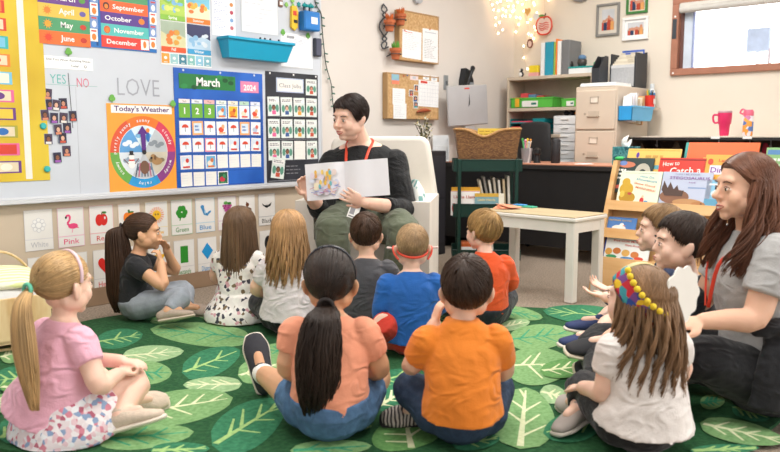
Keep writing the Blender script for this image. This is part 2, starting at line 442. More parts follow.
def bundle(name, paths, rads, mat, parent, ns=4, tv=.35):
    """many strands as one mesh; every strand is a tapering tube with a shade of its own"""
    VV = []; FF = []; TT = []; o = 0; ang = 2*PI*np.arange(ns)/ns; ca, sa = np.cos(ang)[None, :, None], np.sin(ang)[None, :, None]
    ref = np.array([.31, .47, .83]); quad = {}
    for path, rad in zip(paths, rads):
        P3 = np.array([tuple(p) for p in path], float); n = len(P3)
        if n < 3: continue
        t = np.gradient(P3, axis=0); t /= (np.linalg.norm(t, axis=1, keepdims=True)+1e-9)
        a = np.cross(t, ref); a /= (np.linalg.norm(a, axis=1, keepdims=True)+1e-9); b = np.cross(t, a)
        R = np.array(rad, float)
        ring = P3[:, None, :]+R[:, None, None]*(a[:, None, :]*ca+b[:, None, :]*sa)
        VV.append(ring.reshape(-1, 3))
        if n not in quad:
            q = []
            for j in range(n-1):
                for i in range(ns): q.append((j*ns+i, j*ns+(i+1) % ns, (j+1)*ns+(i+1) % ns, (j+1)*ns+i))
            q.append(tuple(range(ns))[::-1]); q.append(tuple((n-1)*ns+i for i in range(ns)))
            quad[n] = np.array(q)
        FF.append(quad[n]+o); o += n*ns
        TT.append(np.full(n*ns, 1-tv*random.random()))
    V = np.concatenate(VV); F = np.concatenate(FF); T = np.concatenate(TT)
    me = bpy.data.meshes.new(name); me.vertices.add(len(V)); me.vertices.foreach_set('co', V.ravel().astype(np.float32))
    me.loops.add(F.size); me.loops.foreach_set('vertex_index', F.ravel().astype(np.int32)); me.polygons.add(len(F))
    me.polygons.foreach_set('loop_start', np.arange(0, F.size, 4, dtype=np.int32)); me.polygons.foreach_set('use_smooth', np.ones(len(F), bool)); me.update(calc_edges=True)
    me.materials.append(mat); ob = bpy.data.objects.new(name, me); C.objects.link(ob); ob.parent = parent
    at = me.attributes.new('tint', 'FLOAT_COLOR', 'POINT')
    arr = np.ones((len(V), 4), np.float32); arr[:, :3] = T[:, None]; at.data.foreach_set('color', arr.ravel())
    return ob
def add_cap(head, style, off, V, F):
    n, m = 64, 44; idx = {}
    for j in range(m+1):
        th = PI*j/m
        for i in range(n):
            ph = 2*PI*i/n; d = (math.sin(th)*math.cos(ph), math.sin(th)*math.sin(ph), math.cos(th)); p = head.surf(d, off)
            t = (p.z-head.zmin(p, style)+.010)/.020; t = max(0, min(1, t)); t = t*t*(3-2*t)
            idx[j, i] = len(V); V.append(head.surf(d, .90+(off-.90)*t))
    for j in range(m):
        for i in range(n):
            q = [idx[j, i], idx[j, (i+1) % n], idx[j+1, (i+1) % n], idx[j+1, i]]
            c = sum((V[t] for t in q), Vector())/4
            if c.z > head.zmin(c, style)-.022: F.append(q)
def hair_mat(c1, c2=None, rough=.45):
    return M(c1, rough, .22, 14, 0, stretch=(1, 1, .25), tint=True, spec=.35)
def strand_over(head, d0, d1, off0, off1, n=9, style=None, jitter=0.):
    """walk over the skull from direction d0 to d1"""
    a = Vector(d0).normalized(); b = Vector(d1).normalized(); ang = a.angle(b, .001); out = []
    for i in range(n):
        t = i/(n-1); d = (a*math.sin((1-t)*ang)+b*math.sin(t*ang))/max(math.sin(ang), 1e-4)
        p = head.surf(d, off0+(off1-off0)*t)
        if style and p.z < head.zmin(p, style)-.003 and i > 2: break
        out.append(p)
    return out
def make_hair(head, root, kind, mat, **o):
    V = []; F = []; paths = []; rads = []; k = head.k
    style = 'short' if kind == 'short' else 'pixie' if kind == 'pixie' else 'long'
    off = o.get('off', 1.035)
    add_cap(head, style, off, V, F)
    rnd = random.Random(o.get('seed', 3))
    th = o.get('th', .0034)*.72; dens = 1.9
    if kind in ('short', 'pixie'):
        W = Vector(o.get('whorl', (.15, -.55, .8))).normalized(); A = W.orthogonal().normalized(); Bv = W.cross(A)
        ln = o.get('length', 1.0); lift = o.get('lift', .05)
        for i in range(int(o.get('n', 620)*dens)):
            ph = rnd.uniform(0, 2*PI); t0 = math.acos(1-rnd.random()**1.0*1.5) if i > 120 else rnd.uniform(0, .4)
            sw = o.get('swirl', .5)
            pts = []; L = ln*rnd.uniform(.7, 1.15); n = 7
            for j in range(n):
                u = j/(n-1); t = t0+L*u; a = ph+sw*u*(.6 if t0 < .6 else .2)
                d = W*math.cos(t)+(A*math.cos(a)+Bv*math.sin(a))*math.sin(t)
                q = head.surf(d, off+.005+lift*math.sin(min(1, u*1.1)*PI*.7)*rnd.uniform(.5, 1.1))
                if q.z < head.zmin(q, style)-.006-rnd.random()*.008: break
                pts.append(q)
            if len(pts) >= 3: paths.append(pts); rads.append([th*rnd.uniform(.7, 1.2)*(1-.7*(z/(len(pts)-1))**2) for z in range(len(pts))])
        if o.get('fringe'):
            for i in range(170):        # a swept front fringe
                x = rnd.uniform(-.058, .055); sgn = o['fringe']
                p0 = head.surf((x*.5+sgn*-.02, .3, .9), 1.06); p1 = head.surf((x+sgn*.012, .075, .075), 1.10); p2 = head.surf((x*1.05+sgn*.030, .085, .045), 1.09); p3 = head.surf((x*1.1+sgn*.05, .080, .022+.012*rnd.random()), 1.07)
                pts, _ = catmull([p0, p1, p2, p3], [.1]*4, 3); paths.append(pts); rads.append([th*(1-.6*z/(len(pts)-1)) for z in range(len(pts))])
    if kind in ('long', 'tail'):
        tie = Vector(o.get('tie', (0, -.115, .01)))
    if kind == 'tail':
        td = (tie-head.ec).normalized()
        for i in range(int(o.get('n', 520)*dens)):
            # start on the hairline or anywhere on the cap
            z = rnd.uniform(-.85, 1); a = rnd.uniform(0, 2*PI); d = Vector((math.sqrt(1-z*z)*math.cos(a), math.sqrt(1-z*z)*math.sin(a), z))
            q = head.surf(d, off)
            if q.z < head.zmin(q, style): continue
            pts = strand_over(head, d, td, off+.008, off+.03+rnd.uniform(0, .03), 9)
            pts[-1] = tie+Vector((rnd.uniform(-1, 1), rnd.uniform(-.3, .3), rnd.uniform(-1, 1)))*.008
            paths.append(pts); rads.append([th*.9]*len(pts))
        tp = [tie]+[Vector(q) for q in o['tail']]; tw = o['tw']         # spine of the tail, half-widths
        tp2, tw2 = catmull(tp, tw, 5)
        for i in range(int(o.get('nt', 260)*2.2)):
            a = rnd.uniform(0, 2*PI); r = math.sqrt(rnd.random()); e = rnd.uniform(.72, 1.0); pts = []; N_ = int(len(tp2)*e)
            wob = rnd.uniform(-1, 1)*o.get('wave', .0); ph = rnd.uniform(0, 6)
            for j in range(N_):
                w = tw2[j][0] if hasattr(tw2[j], '__len__') else tw2[j]
                fl = 1
                pts.append(Vector(tp2[j])+Vector((math.cos(a)*r*w+wob*math.sin(j*.8+ph)*.004, math.sin(a)*r*w*o.get('tdep', .7), 0)))
            if len(pts) > 2: paths.append(pts); rads.append([th*1.15*(1-.6*(z/(len(pts)-1))**3) for z in range(len(pts))])
    if kind == 'long':
        L = o.get('length', .30); drape = o.get('drape', .02); flare = o.get('flare', 1.12); wave = o.get('wave', .003)
        amin = math.radians(o.get('face', 62)); sideL = o.get('side_len', .9); front = o.get('front', 0)
        part = o.get('part', 0.)
        for i in range(int(o.get('n', 700)*dens)):
            a = rnd.uniform(amin, PI)*rnd.choice((-1, 1))           # 0 = face, pi = back
            d1 = Vector((math.sin(a), math.cos(a), -.10))
            u = rnd.uniform(-.9, .75)                              # along the parting
            d0 = Vector((part+math.copysign(.04, a), u, 1.0-.45*abs(u)))
            if abs(a) > 2.4: d0 = Vector((part+math.sin(a)*.3, -.5-rnd.random()*.4, 1.0-rnd.random()*.5))
            if abs(a) < 1.75: d0 = Vector((part+math.copysign(.02+.05*rnd.random(), a), rnd.uniform(.1, 1.35), .9))
            o1 = off+.01+rnd.uniform(0, .10)
            pts = strand_over(head, d0, d1, off+.012, o1, 8)
            e = pts[-1]; back = max(0, -math.cos(a)); ln = L*(1 if back > .2 else sideL)*rnd.uniform(.82, 1.02)
            ctrl = [e]; nseg = 10; lock = int((a+PI)*15); ph = (lock*2.399) % 6.28+rnd.uniform(-.3, .3); wv = wave*(.6+.8*((lock*.618) % 1)); clump = ((lock*.37) % 1-.5)*.05
            sc = rnd.uniform(.80, 1.05)
            for j in range(1, nseg+1):
                t = j/nseg
                fx = flare*t+(1-t) if t < .5 else flare*.5+.5+(o.get('tip', 1.)-1)*(t-.5)
                q = Vector((e.x*fx*(1-(1-sc)*t), e.y*(1-(1-sc)*t*.6)-drape*math.sin(min(t*1.3, 1)*PI/2)*(.3+back)+front*t*(1 if back < .2 else 0), e.z-ln*t))
                q += Vector((math.sin(ph+t*6.5)+math.cos(a)*0, math.cos(ph+t*6), 0))*wv*t*1.6; cc = Vector((math.sin((lock+.5)/15-PI), math.cos((lock+.5)/15-PI), 0))*.09; q = q.lerp(Vector((cc.x+q.x*.35, q.y*.6+cc.y*.4, q.z)), .26*t) if o.get('locks', 1) else q
                ctrl.append(q)
            pts = pts[:-1]+ctrl
            if wave > .004: pts, _ = catmull(pts, [.1]*len(pts), 2)
            paths.append(pts); rads.append([th*1.1*(1-.6*(z/(len(pts)-1))**3) for z in range(len(pts))])
    for ex in o.get('extra', []): paths.append([Vector(q) for q in ex[0]]); rads.append(ex[1])
    # to person space
    paths = [[head.p(*p) for p in q] for q in paths]; rads = [[x*k for x in r] if hasattr(r, '__len__') else r*k for r in rads]
    ob = bundle(o.get('name', 'hair'), paths, rads, mat, root, tv=o.get('tv', .4))
    # scalp layer joined into the same mesh
    V2 = [tuple(head.p(*v)) for v in V]
    import bmesh
    bm = bmesh.new(); bm.from_mesh(ob.data); lay = bm.verts.layers.float_color.get('tint')
    used = sorted({t for f in F for t in f}); mp = {}
    for t in used:
        nv = bm.verts.new(V2[t]); nv[lay] = (.72, .72, .72, 1); mp[t] = nv
    nf = []
    for f in F:
        if len(set(f)) == 4:
            try: x = bm.faces.new([mp[t] for t in f]); x.smooth = True
            except ValueError: pass
    bm.to_mesh(ob.data); bm.free()
    return ob
SKIN = M('#efc3a8', .5, .05, 6, .08, 300, sss=.12); SKIN_TAN = M('#dba883', .5, .05, 6, .08, 300, sss=.12); SKIN_PINK = M('#f3cab4', .5, .05, 6, .08, 300, sss=.12)
def lerp(a, b, t): return Vector(a)*(1-t)+Vector(b)*t
def limb(a, b, c, ra, rb, rc, cut=1.0, start=0., n=14, cap1='flat', grow=0.):
    """a-b-c chain truncated at fraction cut (0..2: 1 = the middle joint)"""
    pts = []; rr = []
    for t in (0, .5, 1, 1.5, 2):
        if t < start or t > cut+1e-6: continue
        p = lerp(a, b, t) if t <= 1 else lerp(b, c, t-1); r = ra+(rb-ra)*t if t <= 1 else rb+(rc-rb)*(t-1)
        pts.append(p); rr.append(r+grow)
    if abs(cut-round(cut*2)/2) > 1e-6:
        t = cut; p = lerp(a, b, t) if t <= 1 else lerp(b, c, t-1); r = ra+(rb-ra)*t if t <= 1 else rb+(rc-rb)*(t-1); pts.append(p); rr.append(r+grow)
    return sweep(pts, rr, n=n, cap0='round', cap1=cap1, k=1 if len(pts) < 3 else 3)
def shoe(root, ankle, toe_dir, up, k, upper, sole, length=.17, socks=None, name='shoe'):
    A = Vector(ankle); T = Vector(toe_dir).normalized(); U = Vector(up); U = (U-T*U.dot(T)).normalized(); S = T.cross(U)
    h = .042*k; q = A-U*h-T*length*.27*k
    def pt(t, z): return q+T*(length*k*t)+U*z*k
    b = B()
    b.sweep([pt(.05, .028), pt(.25, .032), pt(.5, .027), pt(.78, .020), pt(.96, .016)], [(.026*k, .026*k), (.031*k, .032*k), (.034*k, .026*k), (.037*k, .019*k), (.026*k, .013*k)], upper, side=S, n=16)
    b.sweep([A+U*.004*k, A-U*.016*k], [(.026*k, .034*k), (.026*k, .034*k)], upper, side=S, n=14, k=1)
    o = b.obj('shoe', root, smooth=True)
    b = B()
    b.sweep([pt(-.01, .004), pt(.25, .004), pt(.5, .004), pt(.78, .004), pt(1.01, .005)], [(.028*k, .009*k), (.034*k, .010*k), (.036*k, .010*k), (.041*k, .010*k), (.027*k, .009*k)], sole, side=S, n=16)
    b.obj('sole', o, smooth=True)
    return o
def person(name, loc, face_deg, k, spec):
    """spec: joints in metres for k = 1 (a child sitting 0.58 m high); face_deg = facing angle, 0 = away from the camera, + = to its left"""
    rot = YAW+math.radians(face_deg)-PI/2
    root = empty('person', (loc[0], loc[1], spec.get('z', .0125)), rot)
    tag(root, spec['label'], 'person', spec.get('group'))
    J = dict(pelvis=(0, 0, .095), waist=(0, -.012, .18), chest=(0, 0, .268), shl=(0, .008, .325), nb=(0, .015, .368),
             hc=(0, .035, .466), shL=(-.102, .008, .308), shR=(.102, .008, .308), elL=(-.155, .045, .205), elR=(.155, .045, .205),
             wrL=(-.075, .17, .14), wrR=(.075, .17, .14), hiL=(-.065, .02, .085), hiR=(.065, .02, .085), knL=(-.20, .20, .105), knR=(.20, .20, .105),
             anL=(.05, .27, .05), anR=(-.05, .24, .05), toL=(.4, 1, 0), toR=(-.4, 1, 0), upL=(.7, 0, .7), upR=(-.7, 0, .7))
    for a, q in spec.get('J', {}).items():
        if q[0] == 'px':
            v = P(q[1], q[2], D=q[3])-Vector((loc[0], loc[1], spec.get('z', .0125))); q = Matrix.Rotation(-rot, 3, 'Z') @ v/k
        elif q[0] == 'dir':      # right, up, away as the picture shows them
            x, y = to_world(q[1], q[3]); q = Matrix.Rotation(-rot, 3, 'Z') @ Vector((x, y, q[2]))
        J[a] = q
    J = {a: Vector(b)*(1 if a[:2] in ('to', 'up') else k) for a, b in J.items()}
    W = dict(pel=(.114, .100), wai=(.100, .080), che=(.110, .078), shl=(.090, .060), nb=(.044, .040), neck=.036, sh=.042, el=.031, wr=.0225, hip=.072, kn=.047, an=.031)
    W.update(spec.get('W', {})); W = {a: (tuple(x*k for x in b) if hasattr(b, '__len__') else b*k) for a, b in W.items()}
    hd = Head(J['hc'], spec.get('hyaw', 0), spec.get('hpitch', 0), spec.get('hroll', 0), spec.get('hk', .92)*k)
    kv = spec.get('voxel', .005)
    side = J['shR']-J['shL']
    def torso(g=0., gb=0., top=True):
        p = [J['pelvis'], J['waist'], J['chest'], J['shl']]; r = [(W['pel'][0]+gb, W['pel'][1]+gb), (W['wai'][0]+g, W['wai'][1]+g), (W['che'][0]+g, W['che'][1]+g), (W['shl'][0]+g*.5, W['shl'][1]+g*.5)]
        if top: p.append(J['nb']); r.append((W['nb'][0]+g*.7, W['nb'][1]+g*.7))
        return sweep(p, r, side=side, n=24, cap0='round', cap1='flat')
    skin = spec.get('skin', SKIN)
    parts = [torso(), sweep([J['nb']-Vector((0, 0, .02))*k, lerp(J['nb'], J['hc'], .5), hd.p(0, -.025, -.03)], [W['neck']*1.1, W['neck']*.95, W['neck']*1.0], n=16)]
    parts += hd.parts(spec.get('child', True), spec.get('plump', 0))
    hs = spec.get('handk', .66)*k
    for s in 'LR':
        sg = -1 if s == 'L' else 1
        parts.append(limb(J['sh'+s], J['el'+s], J['wr'+s], W['sh']*.92, W['el'], W['wr'], 2, cap1='round'))
        parts.append(ellipsoid(J['sh'+s]-Vector((sg*.012*k, 0, -.002*k)), (W['sh']*.98,)*3))
        parts.append(limb(J['hi'+s], J['kn'+s], J['an'+s], W['hip'], W['kn'], W['an'], 2, cap1='round'))
        toe = J['to'+s].normalized()
        parts.append(sweep([J['an'+s], J['an'+s]+toe*.06*k], [.028*k, .018*k], n=10))
        hdr = spec.get('hand'+s)
        if hdr is None: hdr = dict(D=(J['wr'+s]-J['el'+s]), N=(0, 0, -1), curl=.6)
        for key in ('D', 'N'):
            if hdr[key][0] == 'dir': q = hdr[key]; x_, y_ = to_world(q[1], q[3]); hdr = dict(hdr, **{key: Matrix.Rotation(-rot, 3, 'Z') @ Vector((x_, y_, q[2]))})
        parts += hand(J['wr'+s]+Vector(hdr['D']).normalized()*.005, hdr['D'], hdr['N'], hs, hdr.get('curl', .6), hdr.get('thumb', -sg), hdr.get('spread', .1))
    body = fuse('body', parts, skin, root, kv, 5, .5, floor=.002)
    if spec.get('face', True): hd.face(root, **spec.get('fk', {}))
    # clothes
    g = spec.get('g', .008)*k; top = spec['top']
    sl = top.get('sleeve', .55); sg_ = top.get('sg', .010)*k
    cp_ = []
    p = [J['pelvis']+Vector(top.get('hem', (0, 0, .0)))*k, J['waist'], J['chest'], J['shl'], J['nb']-Vector((0, 0, .006+top.get('neckdrop', 0)))*k]
    hw = top.get('hemw', 0)*k
    r = [(W['pel'][0]+g+hw, W['pel'][1]+g+hw), (W['wai'][0]+g+hw*.4, W['wai'][1]+g+hw*.4), (W['che'][0]+g, W['che'][1]+g), (W['shl'][0]+g*.8, W['shl'][1]+g*.9), (W['nb'][0]+g*.6+top.get('collar', 0)*k, W['nb'][1]+g*.6+top.get('collar', 0)*k)]
    cp_.append(sweep(p, r, side=side, n=28, cap0=top.get('cap', 'flat'), cap1='flat'))
    if top.get('collar'):
        cp_.append(sweep([J['nb']-Vector((0, 0, .018))*k, J['nb']+Vector((0, 0, .008))*k], [tuple(x+.010*k for x in W['nb']), tuple(x+.006*k for x in W['nb'])], side=side, n=24, cap='flat', k=1))
    for s in 'LR':
        sg = -1 if s == 'L' else 1
        cp_.append(limb(J['sh'+s], J['el'+s], J['wr'+s], W['sh'], W['el'], W['wr'], top.get('sleeve'+s, sl), grow=sg_))
        cp_.append(ellipsoid(J['sh'+s]-Vector((sg*.018*k, 0, .004*k)), (W['sh']*1.0+g*.4,)*3))
    if 'extra' in top: cp_ += top['extra'](J, W, k)
    fuse(top.get('name', 'shirt'), cp_, top['mat'], root, .0055, 7, .5, disp=top.get('disp', .012)*.8, dscale=.10, floor=.006)
    if 'bottom' in spec:
        bt = spec['bottom']; g2 = bt.get('g', .007)*k; cp_ = [sweep([J['pelvis']-Vector((0, 0, .0)), lerp(J['pelvis'], J['waist'], bt.get('rise', .3))], [(W['pel'][0]+g2, W['pel'][1]+g2)]*2, side=side, n=24, cap0='round', cap1='flat', k=1)]
        for s in 'LR':
            cp_.append(limb(J['hi'+s], J['kn'+s], J['an'+s], W['hip'], W['kn'], W['an'], bt.get('leg', 1.85), grow=g2))
        if 'extra' in bt: cp_ += bt['extra'](J, W, k)
        fuse(bt.get('name', 'trousers'), cp_, bt['mat'], root, .006, 4, .5, disp=bt.get('disp', .010), dscale=.09, floor=.004)
    sh = spec.get('shoe')
    if sh:
        for s in 'LR': shoe(root, J['an'+s], J['to'+s], J['up'+s], k*sh.get('k', 1), sh['upper'], sh['sole'])
    if 'hair' in spec:
        h = dict(spec['hair']); kind = h.pop('kind'); mat = h.pop('mat'); make_hair(hd, root, kind, mat, **h)
    if 'after' in spec: spec['after'](root, J, W, k, hd)
    return root
def ground(px, py, back=0.):
    v = P(px, py, z=0); d = Vector((math.cos(YAW), math.sin(YAW), 0)); return v+d*back
def rf(r, f): return to_world(r, f)
# ================================================================= the room
def struct(o): o['kind'] = 'structure'; return o
wallm = M('#dcd5ce', .85, .012, 3, .05, 220); wallBm = M('#e4dacb', .85, .012, 3, .05, 220)
b = B(); b.box(-1.5, WALL_B+.15, WALL_A, WALL_A+.15, 0, 2.75, wallm); struct(b.obj('wall_left'))
# window wall with an opening
wy1 = P(671, 74, X=WALL_B).y; wz0 = P(671, 76, X=WALL_B).z; wy0 = wy1-1.9; wz1 = P(678, -2, X=WALL_B).z
b = B()
for (a0, a1, c0, c1) in ((wy1, WALL_A, 0, 2.75), (wy0, wy1, 0, wz0), (wy0, wy1, wz1, 2.75), (-2.6, wy0, 0, 2.75)):
    b.box(WALL_B, WALL_B+.15, a0, a1, c0, c1, wallBm)
struct(b.obj('wall_right'))
carpet = ramp_mat('carpet_brown', 'noise', 90, [(.3, '#766a5e'), (.5, '#938475'), (.7, '#ab9d8d')], .95, bump=.5, detail=6)
b = B(); b.box(-1.5, WALL_B+.15, -2.6, WALL_A+.15, -.1, 0, carpet); struct(b.obj('floor'))
b = B(); b.box(-1.5, WALL_B+.15, -2.6, WALL_A+.15, 2.75, 2.85, M('#f1efea', .9)); struct(b.obj('ceiling'))
b = B(); b.box(-1.5, WALL_B, WALL_A-.014, WALL_A, 0, .105, M('#9a7f66', .6), .003); struct(b.obj('baseboard_left'))
b = B(); b.box(WALL_B-.014, WALL_B, -2.6, WALL_A-.014, 0, .105, M('#9a7f66', .6), .003); struct(b.obj('baseboard_right'))
b = B(); b.box(-1.5, P(321.5, 150, Y=WALL_A).x+.02, WALL_A-.010, WALL_A, .1055, P(150, 192, Y=WALL_A).z-.004, M('#cdbca6', .8, .02, 3, .05, 220), .002); struct(b.obj('trim_1'))
# window
wr = empty('window_1', (WALL_B, 0, 0)); wr['kind'] = 'structure'
fm = M('#a8735c', .5, .05, 10); t = .055
b = B()
b.box(-.03, .10, wy0, wy1, wz0, wz0+t, fm, .004); b.box(-.03, .10, wy0, wy1, wz1-t, wz1, fm, .004)
b.box(-.03, .10, wy1-t, wy1, wz0+t, wz1-t, fm, .004); b.box(-.03, .10, wy0, wy0+t, wz0+t, wz1-t, fm, .004)
for z in (wz0+.02, wz0+.48): b.lathe((-.031, wy1-.028, z), [(.008, 0), (.008, .004)], WHITE, 10, (-1, 0, 0))
b.obj('window_frame', wr)
b = B(); im = M('#8f9cc4', .4)
b.box(.03, .06, wy1-t-.10, wy1-t, wz0+t, wz1-t, M('#cfdcea', .4), .002); b.box(.025, .028, wy1-t-.03, wy1-t, wz0+t, wz1-t, M('#6b4a44', .4)); b.box(.02, .06, wy1-t-.115, wy1-t-.10, wz0+t, wz1-t, im, .002)
b.obj('window_sash', wr)
gl = bpy.data.materials.new('window_glass'); gl.use_nodes = True; bs = gl.node_tree.nodes['Principled BSDF']
bs.inputs['Transmission Weight'].default_value = 1; bs.inputs['Base Color'].default_value = (1, 1, 1, 1); bs.inputs['Roughness'].default_value = 0; bs.inputs['IOR'].default_value = 1.02
tn = gl.node_tree.nodes.new('ShaderNodeTexNoise'); tn.inputs['Scale'].default_value = .5
b = B(); b.box(.05, .054, wy0+t, wy1-t-.1, wz0+t, wz1-t, gl); b.obj('window_pane', wr)
b = B(); b.lathe((-.04, wy0+.03, wz1-.105), [(.028, 0), (.028, wy1-wy0-.10)], M('#c9c6c0', .5), 20, (0, 1, 0)); b.box(-.045, .0, wy0+.03, wy1-.06, wz1-.10, wz1-.05, M('#d4d1ca', .5), .01)
tag(b.obj('roller_blind'), 'rolled up grey window blind at the top of the brown window frame', 'blind').location = (WALL_B, 0, 0)
b = B(); b.box(-.035, -.031, wy1-.042, wy1-.008, wz0+.30, wz0+.46, M('#3b4148', .4), .001); b.obj('window_latch', wr)
# outside: pale blue panel on posts, stand-in for a building's window, and bright sky
b = B(); b.box(-.06, .06, -.19, .19, 2.70, 3.10, M('#c3cfe6', .5), .02); b.box(-.05, .05, -.20, -.165, 1.2, 2.75, M('#c9bcc0', .6)); b.box(-.05, .05, -.02, .02, 0, 2.70, M('#f0f2f6', .6))
o = b.obj('far_window_stand_in'); q = P(759, 40, X=14); o.location = (14, q.y, q.z-2.9); tag(o, 'pale blue square sign outside the window', 'panel')
b = B(); b.box(0, 10, -14, 14, -.1, 0, M('#e9ebef', .9)); o = b.obj('outside_ground'); o.location = (WALL_B+.2, 0, -.3); struct(o)
# whiteboard
def WA(x, y): v = P(x, y, Y=WALL_A-.02); return v.x, v.z
def RA(x0, y0, x1, y1):
    a = WA(x0, y0); c = WA(x1, y1); return a[0], c[0], c[1], a[1]
bx1 = WA(321.5, 150)[0]; bz0 = WA(150, 192)[1]
wb = empty('whiteboard', (0, WALL_A, 0)); tag(wb, 'large white magnetic board covering the upper half of the left wall', 'whiteboard')
b = B(); bm_ = M('#c9ced6', .28, .01); b.box(-1.2, bx1, -.014, 0, bz0, 2.2, bm_)
b.box(WA(77, 100)[0]-.002, WA(77, 100)[0], -.0146, -.014, bz0, 1.22, M('#b9bcc4', .5))
b.obj('board_surface', wb)
b = B(); al = M('#d5d7da', .35, .02, metal=.3); b.box(-1.2, bx1+.008, -.055, 0, bz0-.022, bz0, al, .004); b.box(-1.2, bx1+.008, -.018, 0, bz0, bz0+.012, al, .002)
b.obj('marker_tray', wb)
b = B(); b.box(bx1, bx1+.016, -.018, 0, bz0, 2.2, al, .003); b.obj('board_frame', wb)
SURF = WALL_A-.0145
def put(f, name, x, z, parent=None, out=0., **kw):
    o = f.obj(name, parent)
    if parent is None: o.location = (x, SURF-out, z); tag(o, **kw)
    return o
cols = dict(red='#d8412f', orange='#ee8434', yellow='#f2c744', green='#5f9e4a', teal='#39b3b0', blue='#2f6fb8', purple='#6a3c86', pink='#e4679b', brown='#8a5a3c', olive='#a9a53c', sky='#7cc3e0', cream='#f4ecd8', gray='#9ba0a6')
CM = {k: M(v, .5, .03) for k, v in cols.items()}
photo_skin = M('#c98f74', .5, .03); photo_hair = M('#3a2a26', .5, .03); photo_bg = M('#2f2c44', .5, .03)
# --- yellow schedule pocket chart
x0, x1, z0, z1 = RA(-70, -40, 50.5, 180); x0 -= .1
yl = ramp_mat('yellow_vinyl', 'noise', 3, [(.3, '#cdab2c'), (.6, '#dfc13a')], .45)
ych = empty('schedule_pocket_chart', (x0, SURF, z0)); tag(ych, 'yellow hanging pocket chart with a white centre strip, beside the month cards', 'pocket chart')
f = Flat(); f.sheet(0, x1-x0, 0, z1-z0, yl, .004)
xs = WA(24, 90)[0]-x0; f.rect(xs-.014, xs+.020, 0.01, z1-z0, M('#efece2', .5))
f.obj('chart_backing', ych)
ccs = [('red', 'orange'), ('red', 'cream'), ('teal', 'sky'), ('orange', 'red'), ('sky', 'cream'), ('pink', 'purple'), ('purple', 'yellow'), ('olive', 'blue'), ('pink', 'red'), ('purple', 'cream')]
xe = WA(5, 90)[0]-x0
what = ['red card with an orange mark', 'red card with a cream mark', 'teal card with a pale mark', 'orange card with a red mark', 'sky blue card with a cream mark', 'pink card with a purple mark', 'purple card with a yellow mark', 'olive card with a blue mark', 'bright pink card with a red mark', 'purple card with a cream mark']
for i, (ca, cb) in enumerate(ccs):
    zc = WA(6, 7+i*17.8)[1]-z0
    f = Flat(); f.sheet(0, .32, -.031, .031, CM[ca], .001); f.rect(.18, .305, -.024, .024, M('#e9d9b8', .5) if i % 2 else CM[cb], 1); f.oval(.245, 0, .03, .018, CM[cb], 2); f.rect(.05, .15, -.006, .006, WHITE, 2)
    put(f, 'schedule_card', x0+xe-.30+(i*.0045), z0+zc, out=.0045, label=what[i]+' in the yellow pocket chart', cat='card', group='schedule cards in the yellow chart')
# --- month chart
x0, x1, z0, z1 = RA(38, -50, 157, 53)
bl = ramp_mat('blue_vinyl', 'noise', 3, [(.3, '#1b5ba0'), (.6, '#2a74bd')], .35)
f = Flat(); f.sheet(0, x1-x0, 0, z1-z0+.2, bl, .004)
xm = WA(97, 30)[0]-x0; f.rect(xm-.006, xm+.006, .01, z1-z0+.2, M('#174b86', .5))
o = put(f, 'month_pocket_chart', x0, z0, label='blue pocket chart holding coloured month strips, above the magnet photos', cat='pocket chart')
MX = x0; MZ = z0
def strip(px0, py0, px1, h, name, col, ic, icol, group='month strips in the blue chart'):
    a, zt = WA(px0, py0); c = WA(px1, py0)[0]; w = c-a
    f = Flat(); f.sheet(0, w, -h, 0, M(col, .45, .02), .001)
    f.text(name, w*.53, -h*.68, h*.52, WHITE, 'c', .02, 1)
    f.oval(w*.12, -h*.5, h*.26, h*.24, M(ic, .5), 2)
    for s in range(8): f.line((w*.12, -h*.5), (w*.12+h*.38*math.cos(s*PI/4), -h*.5+h*.36*math.sin(s*PI/4)), .003, M(ic, .5), 1)
    f.oval(w*.88, -h*.5, h*.26, h*.24, M(icol, .5), 2); f.rect(w*.87, w*.89, -h*.3, -h*.15, CM['green'], 3)
    put(f, 'month_strip', a, zt, out=.0045, label='strip reading %s in the blue month chart' % name, cat='card', group=group)
hh = .088
z_ = WA(40, 43)[1]
for i, (nm, c, ic, i2) in enumerate((('June', '#ee6f2e', '#e2452f', '#c63a2c'), ('May', '#4f9a6a', '#f2a133', '#c8412f'), ('April', '#e0bd4e', '#ee8434', '#6a5fa8'), ('March', '#6b3f8c', '#5f9e4a', '#5f9e4a'))):
    a = WA(39.5, 40)[0]; c_ = WA(90.5, 40)[0]; zb = WA(40, 43)[1]
    h = (WA(40, 2)[1]-WA(40, 43)[1])/3; zt = zb+h*(i+1)
    f = Flat(); w = c_-a; f.sheet(0, w, -h, 0, M(c, .45, .02), .001); f.text(nm, w*.54, -h*.68, h*.6, WHITE, 'c', .02, 1)
    f.oval(w*.17, -h*.5, h*.24, h*.24, M(ic, .5), 2)
    for s in range(10): f.line((w*.17, -h*.5), (w*.17+h*.36*math.cos(s*PI/5), -h*.5+h*.36*math.sin(s*PI/5)), .003, M(ic, .5), 1)
    f.oval(w*.86, -h*.52, h*.26, h*.2, M(i2, .5), 2)
    put(f, 'month_strip', a, zt, out=.0045, label='coloured strip reading %s in the blue month chart' % nm, cat='card', group='month strips in the blue chart')
